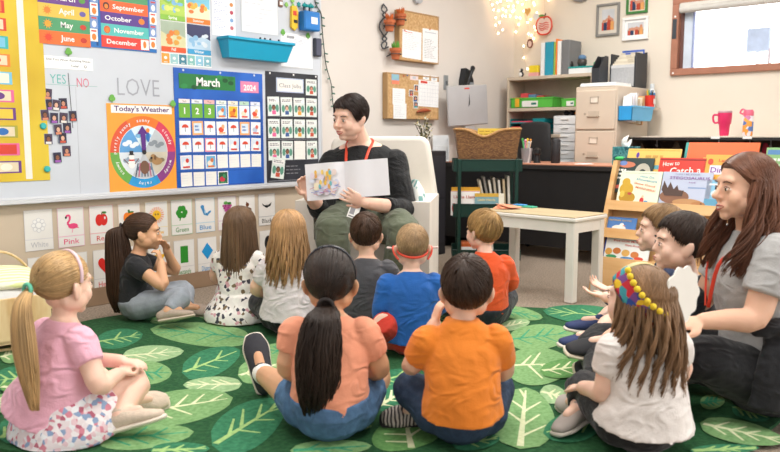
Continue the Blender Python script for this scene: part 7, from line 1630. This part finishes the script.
# 2 ---- girl in black tee by the wall
person('girl', spot(131, 3.86), -78, .95, dict(label='seated child in a black tee and grey leggings with a long dark ponytail', face=True, skin=SKIN_TAN, fk=dict(brow='#2c1f18'),
    J=dict(hc=(0, .045, .470), elR=('px', 163, 286, 3.72), wrR=('px', 161, 263, 3.78), elL=(-.10, .20, .24), wrL=(-.03, .16, .37), knR=('px', 182, 297, 3.74), anR=('px', 168, 312, 3.66), knL=(-.16, .24, .12), anL=(.0, .26, .05), toR=('dir', 1, .15, .1), upR=('dir', 0, 1, .2)),
    handR=dict(D=(-.1, -.2, 1), N=(-.3, -.9, 0), curl=1.1), top=dict(mat=cloth('#1f2024'), sleeve=.42), bottom=dict(mat=M('#9aa1aa', .9, .06, 30, .2, 120), leg=1.9), shoe=dict(upper=M('#b7a596', .9, .05, 60, .3, 200), sole=M('#cbbcab', .8)),
    hair=dict(kind='tail', mat=hair_mat('#523828'), tie=(0, -.118, .040), tail=[(0, -.150, .01), (0, -.145, -.10), (.005, -.140, -.24), (.01, -.150, -.36), (.02, -.150, -.48)], tw=[.018, .055, .074, .080, .066, .024], tdep=1.0, nt=300, seed=2, wave=1.),
    after=hair_tie('#2a2426', (0, -.122, .040))))
# 3 ---- girl with long brown hair, floral dress
person('girl', spot(236, 3.86), -12, 1.0, dict(label='seated child in a white floral dress with long straight brown hair', face=False,
    J=dict(hc=(0, .03, .472), knL=(-.16, .20, .10), knR=(.16, .20, .10)), top=dict(mat=dressm, sleeve=.5, name='dress', extra=skirt(.12, .185, oy=.0), disp=.02), bottom=dict(name='leggings', mat=M('#e9e6e2', .9), leg=1.9),
    shoe=dict(upper=M('#3a3a40', .8), sole=WHITE), hair=dict(kind='long', mat=hair_mat('#7b5f46'), length=.40, side_len=.90, flare=1.34, drape=.012, off=1.06, n=820, seed=3, face=55, tip=1.08, wave=.002)))
# 4 ---- girl with long blonde hair, white tee
person('girl', spot(286, 3.56), -6, 1.02, dict(label='seated child in a white tee with long layered blonde hair', face=False, J=dict(hc=(0, .03, .472), elL=(-.165, .03, .2), elR=(.165, .03, .2)),
    top=dict(mat=cloth('#ddd5d6'), sleeve=.62, disp=.016, hemw=.02), bottom=dict(mat=cloth('#1c1d22'), leg=1.9), shoe=dict(upper=M('#1d1e26', .8), sole=WHITE),
    hair=dict(kind='long', mat=hair_mat('#c89c6c'), length=.285, side_len=.95, flare=1.34, drape=.015, off=1.06, n=760, seed=4, face=55, tip=1.25, wave=.009)))
# 5 ---- girl in peach shirt, foreground middle
def p5(root, J, W, k, hd):
    hair_tie('#241c1a', (0, -.118, -.040), .022)(root, J, W, k, hd); overband(root, hd, -.05, M('#23242c', .25), 'headband', .004, 1.085, .010)
    b = B(); a_ = J['anL']; kv_ = (J['knL']-a_).normalized(); b.sweep([a_-kv_*.004, a_+kv_*.03*k], [.034*k, .036*k], WHITE, n=16, k=1); b.obj('sock', root, smooth=True)
person('girl', spot(328, 2.30), -3, 1.07, dict(label='seated child in a peach tee and denim shorts with a dark wavy low ponytail', face=False, skin=SKIN_TAN, hpitch=4,
    W=dict(wai=(.104, .088), pel=(.114, .102), che=(.102, .080), hip=.070, shl=(.086, .058)),
    J=dict(hc=(.0, .03, .452), elL=('px', 287, 368, 2.30), wrL=(-.09, .16, .12), elR=(.142, .05, .19), hiL=(-.075, .02, .09), knL=('px', 283, 387, 2.46), anL=('px', 262, 373, 2.68), toL=('dir', -.35, 1.1, .55), upL=('dir', .2, .4, -1), knR=(.12, .22, .12)),
    top=dict(mat=cloth('#ef9f7e'), sleeve=.55, disp=.018, hem=(0, 0, .015)), bottom=dict(mat=jean('#55789f'), leg=.62, name='shorts', rise=.5), shoe=dict(upper=M('#33343a', .85, .04, 60, .2, 200), sole=M('#e9e1d2', .7), k=1.15),
    hair=dict(kind='tail', mat=hair_mat('#33261f'), tie=(0, -.116, -.040), tail=[(-.006, -.155, -.07), (-.018, -.165, -.15), (-.022, -.162, -.23), (-.030, -.158, -.31), (-.045, -.155, -.385)], tw=[.022, .052, .066, .068, .058, .024], nt=430, seed=5, wave=1.6, th=.0038), after=p5))
# 6 ---- boy in dark grey
person('boy', spot(366, 3.56), -2, 1.0, dict(label='seated child in a charcoal shirt with brown hair at the woman\'s feet', face=False, J=dict(hc=(-.004, .035, .470)),
    top=dict(mat=cloth('#4b4b4f'), sleeve=.9), bottom=dict(mat=cloth('#2a2b30'), leg=1.9), shoe=dict(upper=M('#b8342c', .8), sole=WHITE), hair=dict(kind='short', mat=hair_mat('#553c2c'), seed=6, off=1.04, length=.95, lift=.07)))
# 7 ---- boy in blue with a red strap
def p7(root, J, W, k, hd):
    m = M('#dd4a34', .5); band(root, hd, -.62, m, 'red_strap', .0035, .15, 1.10, 75, 285, .006)
    for x in (-1, 1): b = B(); b.sweep([hd.p(x*.083, .03, .004), hd.p(x*.092, -.005, .004), hd.p(x*.088, -.028, -.022), hd.p(x*.07, -.05, -.045)], .005*hd.k, m, n=8); b.sweep([hd.p(x*.092, -.002, .0), hd.p(x*.118, -.012, .004)], [.004*hd.k, .006*hd.k], M('#f0d6d0', .5), n=8, k=1); b.obj('strap_clip', root, smooth=True)
person('boy', spot(412, 3.22), 4, .99, dict(label='seated child in a royal blue tee with a red strap round a blond buzz cut', face=False, skin=SKIN_PINK, J=dict(hc=(.006, .035, .464), elL=(-.135, .0, .19), wrL=(-.11, .14, .10), elR=(.13, .04, .2), knL=('px', 383, 324, 3.14), anL=(-.02, .22, .05), knR=(.10, .2, .09)),
    top=dict(mat=cloth('#1c5fae'), sleeve=1.6, hemw=.01, hem=(0, 0, -.02)), bottom=dict(mat=cloth('#cf3a2a'), leg=1.1), shoe=dict(upper=M('#c23a2c', .8), sole=M('#e05038', .7)), hair=dict(kind='short', mat=hair_mat('#c9a77e'), seed=7, off=1.012, length=.35, lift=.012, n=900, th=.0022, swirl=.2), after=p7))
# 8 ---- boy in orange, foreground
person('boy', spot(465, 2.26), 0, 1.03, dict(label='seated child in a bright orange polo and jeans with dark brown hair', face=False, J=dict(hc=(.012, .035, .452), elL=(-.152, .05, .215), wrL=(-.075, .155, .32), elR=(.135, .06, .2), hiL=(-.07, .02, .09), knL=('px', 409, 388, 2.38), anL=(-.02, .26, .06), knR=(.135, .2, .105), toL=(-1, .25, 0), upL=(-.2, -.8, .6), anR=(-.10, .12, .05), toR=(-1, -.1, 0), upR=(0, -.5, .8)),
    W=dict(wai=(.100, .084), pel=(.110, .098), che=(.102, .076), shl=(.086, .058)), handL=dict(D=(.25, .15, 1), N=(.7, .3, 0), curl=.8), top=dict(mat=cloth('#f0882a'), sleeve=.72, collar=.012, disp=.018, hemw=.012, hem=(0, 0, .0)), bottom=dict(mat=jean('#33455f'), leg=1.92, g=.006, disp=.012),
    shoe=dict(upper=ramp_mat('shoe_stripes', 'wave', 26, [(.4, '#4a4244'), (.6, '#c9beb4')], .8), sole=M('#3a3436', .8), k=1.1), hair=dict(kind='short', mat=hair_mat('#433025'), seed=8, off=1.05, length=1.05, lift=.07, whorl=(-.12, -.45, .85), n=760)))
# 9 ---- boy in red orange
person('boy', spot(488, 3.68), 14, 1.0, dict(label='seated child in a red orange shirt with tousled dark blond hair near the low table', face=True, hyaw=22, skin=SKIN_PINK, J=dict(hc=(.0, .045, .470)), fk=dict(brow='#9a7a50'),
    top=dict(mat=cloth('#ea5a28'), sleeve=1.5, collar=.008), bottom=dict(mat=cloth('#2a2e38'), leg=1.9), shoe=dict(upper=M('#2c2c34', .8), sole=WHITE), hair=dict(kind='short', mat=hair_mat('#bd965f'), seed=9, off=1.05, length=1.0, lift=.10, th=.0040)))
# 10 --- boy by the rack, brown blond hair
person('boy', spot(676, 3.34), 62, 1.08, dict(label='seated child in navy holding his hands out, light brown hair, behind the dark haired child', face=True, hyaw=18, hpitch=4, skin=SKIN_PINK, fk=dict(brow='#7a5a3a'),
    J=dict(hc=(0, .045, .482), elL=('px', 628, 300, 3.2), wrL=('px', 606, 297, 3.10), elR=('px', 632, 297, 3.3), wrR=('px', 610, 291, 3.22), knL=('px', 613, 325, 3.0), anL=('px', 596, 337, 2.92), toL=('dir', -1, .1, -.1), upL=('dir', 0, 1, 0), knR=('px', 615, 315, 3.3), anR=('px', 600, 322, 3.2), toR=('dir', -1, .1, 0), upR=('dir', 0, 1, 0)),
    handL=dict(D=(0, 1, .15), N=(.2, 0, 1), curl=.35, spread=.16), handR=dict(D=(0, 1, .4), N=(-.2, 0, 1), curl=.5, spread=.2),
    top=dict(mat=cloth('#23304f'), sleeve=1.85), bottom=dict(mat=cloth('#26365e'), leg=.8, name='shorts'), shoe=dict(upper=M('#2f3c66', .8), sole=M('#e6dfd2', .7), k=1.05), hair=dict(kind='short', mat=hair_mat('#a17f58'), seed=10, off=1.05, length=1.0, lift=.06)))
# 11 --- boy with dark hair
person('boy', spot(700, 2.86), 72, 1.10, dict(label='seated child in a dark shirt and khaki trousers with dark hair beside the seated woman', face=True, hyaw=12, hpitch=2, skin=SKIN_PINK, fk=dict(brow='#2a1d16'),
    J=dict(hc=(0, .045, .482), knL=('px', 660, 335, 2.7), anL=('px', 610, 342, 2.78), toL=('dir', -1, .05, -.1), upL=('dir', 0, 1, -.3), elL=(-.16, .08, .19), wrL=(-.06, .22, .14)),
    top=dict(mat=cloth('#2b2f36'), sleeve=.85, collar=.010), bottom=dict(mat=cloth('#a6835a'), leg=1.9), shoe=dict(upper=M('#2b2c30', .8), sole=M('#e8dcc6', .7), k=1.15), hair=dict(kind='short', mat=hair_mat('#3a2a21'), seed=11, off=1.06, length=1.0, lift=.06, whorl=(.1, -.5, .85), n=760)))
# 12 --- girl with paper crown
def p12(root, J, W, k, hd):
    band(root, hd, .05, crownm, 'crown_band', .003, 0, 1.21, -35, -205, .034, 46)
    b = B(); ym = M('#e8c832', .6)
    for i in range(11):
        a = math.radians(-48-i*14); R_ = Matrix.Rotation(math.radians(46), 3, 'X'); q = hd.surf(R_ @ Vector((math.sin(a), math.cos(a), .05)), 1.24)+R_ @ Vector((0, 0, .034)); b.ell(hd.p(*q), (.011*hd.k,)*3, ym, n=8)
    b.obj('crown_stars', root, smooth=True)
    Ri = Matrix.Rotation(-root.rotation_euler.z, 3, 'Z'); cr = Ri @ Vector((*to_world(1, 0), 0)); cf = Ri @ Vector((*to_world(0, 1), 0)); up = Vector((0, 0, 1))
    pts = []
    for i in range(72): a = 2*PI*i/72; r = .084*(1+.06*math.cos(10*a)); pts.append((r*math.cos(a), r*math.sin(a)))
    b = B(); n_ = (-cf*.80+cr*.60).normalized(); u_ = up.cross(n_)*-1; b.T = Matrix.Translation(hd.c+cr*.112+up*.030-cf*.045) @ Matrix((( -u_.x, n_.x, up.x, 0), (-u_.y, n_.y, up.y, 0), (-u_.z, n_.z, up.z, 0), (0, 0, 0, 1))); b.prism(pts, -.0025, .0025, M('#e6e2da', .8, .02), 'y'); b.obj('paper_rosette', root)
    b = B(); gm = M('#c9ba86', .6, .05)
    b.sweep([hd.c-cr*.075+up*.055-cf*.0, hd.c-cr*.045+up*.100, hd.c+cr*.01+up*.118, hd.c+cr*.06+up*.098, hd.c+cr*.088+up*.062], [(.022*hd.k, .002)]*5, gm, side=cf, n=8); b.obj('crown_loop', root, smooth=True)
    b = B(); q = hd.c+cr*.068+up*.070-cf*.045; b.ell(q, (.015, .015, .012), M('#7a4a3a', .6), n=10); b.ell(q+cr*.012-cf*.01, (.008, .008, .008), M('#3fb0a0', .6), n=8); b.obj('crown_bead', root, smooth=True)
person('girl', spot(655, 2.20), 16, 1.03, dict(label='seated child in a white tee and black leggings wearing a patterned paper crown', face=True, hyaw=28, hpitch=3, skin=SKIN_PINK, fk=dict(brow='#8a6a48'), J=dict(hc=(-.012, .03, .435), elL=('px', 603, 392, 2.20), wrL=(-.10, .17, .14), knL=('px', 582, 385, 2.45), anL=('px', 580, 408, 2.36), toL=('dir', -.6, -.1, -.5), upL=('dir', -.5, .6, -.3)),
    top=dict(mat=cloth('#e6dfda'), sleeve=.55, disp=.02, hemw=.028, hem=(0, 0, -.01)), bottom=dict(mat=cloth('#1b1c20'), leg=1.9), shoe=dict(upper=M('#a9a09a', .85), sole=M('#d9d2c8', .8)),
    hair=dict(kind='long', mat=hair_mat('#937050'), length=.28, side_len=.9, flare=1.42, drape=.03, off=1.04, n=900, th=.0028, seed=12, face=60, tip=1.35, wave=.018), after=p12))
# 13 --- woman in black reading
BKC = Vector(P(347, 181, D=3.86))
def lanyard(root, hd, J, k, pts_l, pts_r, col, w=.006):
    b = B(); m = M(col, .5)
    for pts in (pts_l, pts_r): b.sweep([Vector(p) for p in pts], [(w, .0016)]*len(pts), m, side=(1, 0, 0), n=8)
    b.obj('lanyard', root, smooth=True)
T1 = spot(364, 4.34)
def p13(root, J, W, k, hd):
    n = J['nb']; c = J['chest']; s = J['shl']
    b = B(); m = M('#dd4a30', .5)
    for x in (-1, 1): b.sweep([n+Vector((x*.050, -.040, .012)), n+Vector((x*.072, .018, -.006)), s+Vector((x*.062, .098, .010)), c+Vector((x*.050-.0, .170, .055)), c+Vector((x*.022, .185, -.04))], [(.0075, .0018)]*5, m, side=(1, .2, 0), n=8)
    b.obj('lanyard', root, smooth=True)
person('woman', T1, 170, 1.0, dict(label='woman in a black cardigan and olive trousers reading aloud from an armchair', child=False, plump=1., face=True, hk=1.02, handk=.92, z=.0, W=dict(ADW, pel=(.215, .165), wai=(.195, .150), che=(.190, .150), shl=(.165, .100), nb=(.066, .060), neck=.054, sh=.062, el=.050, wr=.030, hip=.115, kn=.082, an=.048),
    hyaw=-30, hpitch=-9, hroll=-4, skin=M('#f0c4ae', .5, .05, 6, .08, 300, sss=.12), fk=dict(open_=True, lip='#b85a58', brow='#35251f', iris='#3a4a3c'),
    J=dict(pelvis=(0, .02, .50), waist=(0, .03, .61), chest=(0, .06, .75), shl=(0, .075, .865), nb=(.0, .085, .93), hc=('px', 350, 118, 4.16), shL=('px', 396, 162, 4.26), shR=('px', 332, 163, 4.24), elL=('px', 404, 209, 4.13), wrL=('px', 366, 203, 3.86), elR=('px', 322, 210, 4.10), wrR=('px', 309, 196, 3.95),
        hiL=(-.10, .06, .50), hiR=(.10, .06, .50), knR=('px', 332, 232, 3.90), knL=('px', 404, 234, 3.90), anR=('px', 340, 300, 3.88), anL=('px', 392, 300, 3.90), toL=(0, 1, 0), toR=(0, 1, 0), upL=(0, 0, 1), upR=(0, 0, 1)),
    handL=dict(D=('dir', -.85, .38, -.22), N=('dir', 0, .2, 1), curl=.18, thumb=1), handR=dict(D=('dir', -.35, .9, -.15), N=('dir', .5, .1, -.9), curl=.75, thumb=-1),
    g=.012, top=dict(mat=folds(M('#141517', .85, .1, 20, .4, 120, sheen=.1)), sleeve=1.5, sg=.012, name='cardigan', neckdrop=.006, disp=.018, hem=(0, 0, -.04), hemw=.0), bottom=dict(mat=cloth('#5c6350'), leg=1.9, g=.014, disp=.02), shoe=dict(upper=M('#2a2a2c', .6), sole=M('#44403c', .7), k=1.45),
    hair=dict(kind='pixie', mat=hair_mat('#33241f'), seed=13, off=1.06, length=1.15, lift=.11, whorl=(.32, .25, .88), n=900, fringe=-1, th=.0036), after=p13))
# the book she holds
bn_ = P(347, 181, D=3.86); a = P(306, 164.5, D=3.90); c = P(388.5, 158, D=3.86); d_ = P(307.5, 201, D=3.88)
ux = (c-a).normalized(); wv = (c-a).length; uz = (a-d_); hv = uz.length*1.0; uz = (uz-ux*uz.dot(ux)).normalized(); ny = uz.cross(ux)
root = empty('open_picture_book'); root.matrix_basis = Matrix(((ux.x, ny.x, uz.x, d_.x), (ux.y, ny.y, uz.y, d_.y), (ux.z, ny.z, uz.z, d_.z), (0, 0, 0, 1)))
tag(root, 'large open white picture book with a faint coloured drawing, held by the reading woman', 'book')
pg = M('#e3e2e6', .5, .015); mid = wv*.47
for nm, x0, x1, sgn in (('left_page', 0, mid, 1), ('right_page', mid, wv, -1)):
    b = B()
    for i in range(6): pass
    n = 10; V = []; F = []
    for i in range(n+1):
        t = i/n; x = x0+(x1-x0)*t; q = t if sgn > 0 else 1-t; y = -.012*math.sin(PI*min(1, (1-q)*1.6)/1.0)*1.0-.004+.012*(q**6)
        for (yy, zz) in ((y, 0), (y+.008, 0), (y+.008, hv), (y, hv)): V.append((x, yy, zz))
    for i in range(n):
        a_ = i*4; c_ = a_+4
        for j in range(4): F.append((a_+j, c_+j, c_+(j+1) % 4, a_+(j+1) % 4))
    F += [(0, 3, 2, 1), (n*4, n*4+1, n*4+2, n*4+3)]
    b.add(V, F, pg); b.obj(nm, root)
f = Flat(); f.y = -.0175; r = random.Random(3)
cs = ['#e9c8b8', '#c9d0ea', '#f0d8a8', '#e6cfe0', '#d8dff0']
for i in range(46): f.oval(mid*(.5+.34*r.uniform(-1, 1)), hv*(.46+.28*r.uniform(-1, 1)), mid*r.uniform(.04, .09), hv*r.uniform(.04, .09), M(['#e6d3cc', '#d3d5e6', '#eadfc4', '#e2d6e2', '#dadfee'][i % 5], .6, .02), i*.2, 12)
for i in range(14): x_ = mid*(.48+.20*r.uniform(-1, 1)); z_ = hv*(.55+.22*r.uniform(-1, 1)); f.oval(x_, z_, mid*.035, hv*.07, M(['#e3b74a', '#d8a05c', '#e8c86a', '#6fb8c0'][i % 4], .6), 11+i*.2, 10)
for i in range(16): x_ = mid*r.uniform(.1, .8); z_ = hv*r.uniform(.15, .4); f.line((x_, z_), (x_+mid*.12, z_+hv*r.uniform(-.06, .06)), .003, M(['#7f86c8', '#c98a9a'][i % 2], .6), 15+i*.2)
f.obj('illustration', root)
# her badge
b = B(); b.box(-.027, .027, -.003, 0, -.040, .040, WHITE, .001); b.box(-.020, .004, -.0035, -.003, -.02, .02, M('#9a9aa0', .5)); b.box(-.02, .02, -.0035, -.003, -.034, -.028, M('#6a6a70', .5)); b.box(-.006, .006, -.003, 0, .04, .055, M('#b9bcc0', .3))
o = b.obj('name_badge'); o.location = P(354, 211, D=3.86); o.rotation_euler = (-.3, .35, YAW-PI/2); tag(o, 'white name badge hanging below the open book', 'badge')
# 14 --- woman on the rug at the right
T2 = spot(765, 2.56)
def p14(root, J, W, k, hd):
    b = B(); m = M('#d8412c', .5)
    s = J['shl']; c = J['chest']; n = J['nb']
    b.sweep([n+Vector((-.055, -.02, .012)), n+Vector((-.075, .03, -.012)), s+Vector((-.070, .085, -.01)), c+Vector((-.055, .140, .05)), c+Vector((-.03, .158, -.10))], [(.0065, .0018)]*5, m, side=(.5, 1, 0), n=8)
    b.sweep([n+Vector((.055, -.02, .012)), n+Vector((.070, .03, -.012)), s+Vector((.060, .085, -.01)), c+Vector((.045, .140, .05)), c+Vector((.0, .158, -.10))], [(.0065, .0018)]*5, m, side=(1, .2, 0), n=8)
    b.obj('lanyard', root, smooth=True)
    b = B()
    for i in range(4): b.box(-.095+.035*i, -.07+.035*i, .138, .1395, .375-.01*i, .40-.01*i, M('#c8342c', .5))
    jm = cloth('#1d1e22')
    pel = J['pelvis']
    parts = [sweep([pel+Vector((-.17, .02, .17)), pel+Vector((-.215, .03, .06)), pel+Vector((-.225, .05, -.07))], [(.055, .035), (.085, .030), (.095, .025)], side=(0, 1, 0), n=16, cap='flat'),
             sweep([pel+Vector((-.14, -.10, .18)), pel+Vector((-.18, -.12, .06)), pel+Vector((-.20, -.13, -.09))], [(.06, .04), (.08, .035), (.085, .03)], side=(0, 1, 0), n=16, cap='flat'),
             sweep([pel+Vector((-.185, .10, .19)), pel+Vector((-.19, 0, .20)), pel+Vector((-.15, -.13, .20)), pel+Vector((0, -.17, .20))], [(.03, .03)]*4, n=12)]
    fuse('tied_jacket', parts, jm, root, .006, 4, .5, disp=.02, dscale=.05, floor=.006)
person('woman', T2, 86, 1.0, dict(label='woman with long brown hair in a grey tee sitting on the rug beside the children', child=False, face=True, hk=.97, handk=.95, W=ADW, skin=M('#ecbca0', .5, .05, 6, .08, 300, sss=.12), hyaw=10, hpitch=0, fk=dict(lip='#b25a55', brow='#5a3c2c', iris='#4a3a2c', open_=True),
    J=dict(pelvis=(0, -.04, .135), waist=(0, -.02, .29), chest=(0, .01, .46), shl=(0, .01, .575), nb=(0, .02, .64), hc=('px', 745, 188, 2.52), shL=(-.165, .01, .555), shR=(.165, .01, .555), elL=('px', 754, 318, 2.36), wrL=('px', 704, 321, 2.34), elR=(.2, .12, .33), wrR=(.05, .40, .27),
        hiL=(-.10, .0, .13), hiR=(.10, .0, .13), knL=('px', 700, 358, 2.42), anL=(.05, .36, .07), knR=(.30, .46, .14), anR=(-.02, .52, .07), toL=(1, .2, 0), toR=(-1, .3, 0), upL=(0, -.3, 1), upR=(0, -.3, 1)),
    handL=dict(D=(0, 1, -.15), N=(.3, 0, -1), curl=.35), g=.014, top=dict(mat=cloth('#b3b2b1'), sleeve=.62, sg=.022, disp=.02, hem=(0, 0, .05)), bottom=dict(mat=cloth('#15161a'), leg=1.95, g=.012), shoe=dict(upper=M('#3a3a3c', .6), sole=WHITE, k=1.4),
    hair=dict(kind='long', mat=hair_mat('#7a4f3a'), length=.285, side_len=1.12, flare=1.36, drape=.0, n=1000, seed=14, face=66, tip=1.05, wave=.022, front=.05, part=.12, off=1.05), after=p14))
# ================================================================= light and camera
w = bpy.data.worlds.new('sky'); bpy.context.scene.world = w; w.use_nodes = True
bg = w.node_tree.nodes['Background']; bg.inputs[0].default_value = (1.0, .985, .96, 1); bg.inputs[1].default_value = 1
NT = w.node_tree; tcw = NT.nodes.new('ShaderNodeTexCoord'); sxw = NT.nodes.new('ShaderNodeSeparateXYZ'); mr = NT.nodes.new('ShaderNodeMapRange')   # the sky is brighter on the window side
NT.links.new(tcw.outputs['Generated'], sxw.inputs[0]); NT.links.new(sxw.outputs[0], mr.inputs[0]); mr.inputs[1].default_value = 0; mr.inputs[2].default_value = .5; mr.inputs[3].default_value = .76; mr.inputs[4].default_value = 5.0
NT.links.new(mr.outputs[0], bg.inputs[1])
def area(name, loc, sx, sy, pw, rot=(0, 0, 0), col=(1, .97, .93)):
    l = bpy.data.lights.new(name, 'AREA'); l.shape = 'RECTANGLE'; l.size = sx; l.size_y = sy; l.energy = pw; l.color = col
    o = bpy.data.objects.new(name, l); C.objects.link(o); o.location = loc; o.rotation_euler = rot; return o
for i, (x, y) in enumerate(((1.2, 2.4), (3.4, 2.4), (5.0, 2.4), (2.0, .2), (4.4, .2))):
    r = empty('ceiling_lamp', (x, y, 2.75)); tag(r, 'white recessed ceiling lamp panel above the room', 'lamp', 'ceiling lamps')
    b = B(); b.box(-.62, .62, -.32, .32, -.03, 0, M('#f0f0ee', .5), .004); b.obj('lamp_frame', r)
    b = B(); b.box(-.58, .58, -.28, .28, -.034, -.0305, M('#ffffff', .5, .0, emit=3.)); b.obj('diffuser', r)
    area('ceiling_light', (x, y, 2.70), 1.16, .56, 32)
cam = bpy.data.cameras.new('camera'); cam.sensor_width = 36; cam.lens = FPX/780*36; cam.clip_start = .05
co = bpy.data.objects.new('camera', cam); C.objects.link(co); co.location = (0, 0, CAM_H); co.rotation_euler = (PI/2-PITCH, 0, YAW-PI/2)
cam.dof.use_dof = True; cam.dof.focus_distance = 3.8; cam.dof.aperture_fstop = 3.5
sc = bpy.context.scene; sc.camera = co
sc.view_settings.view_transform = 'Standard'; sc.view_settings.look = 'None'; sc.view_settings.gamma = 1; sc.view_settings.exposure = .02
sc.cycles.use_denoising = True; sc.cycles.max_bounces = 6; sc.cycles.diffuse_bounces = 3
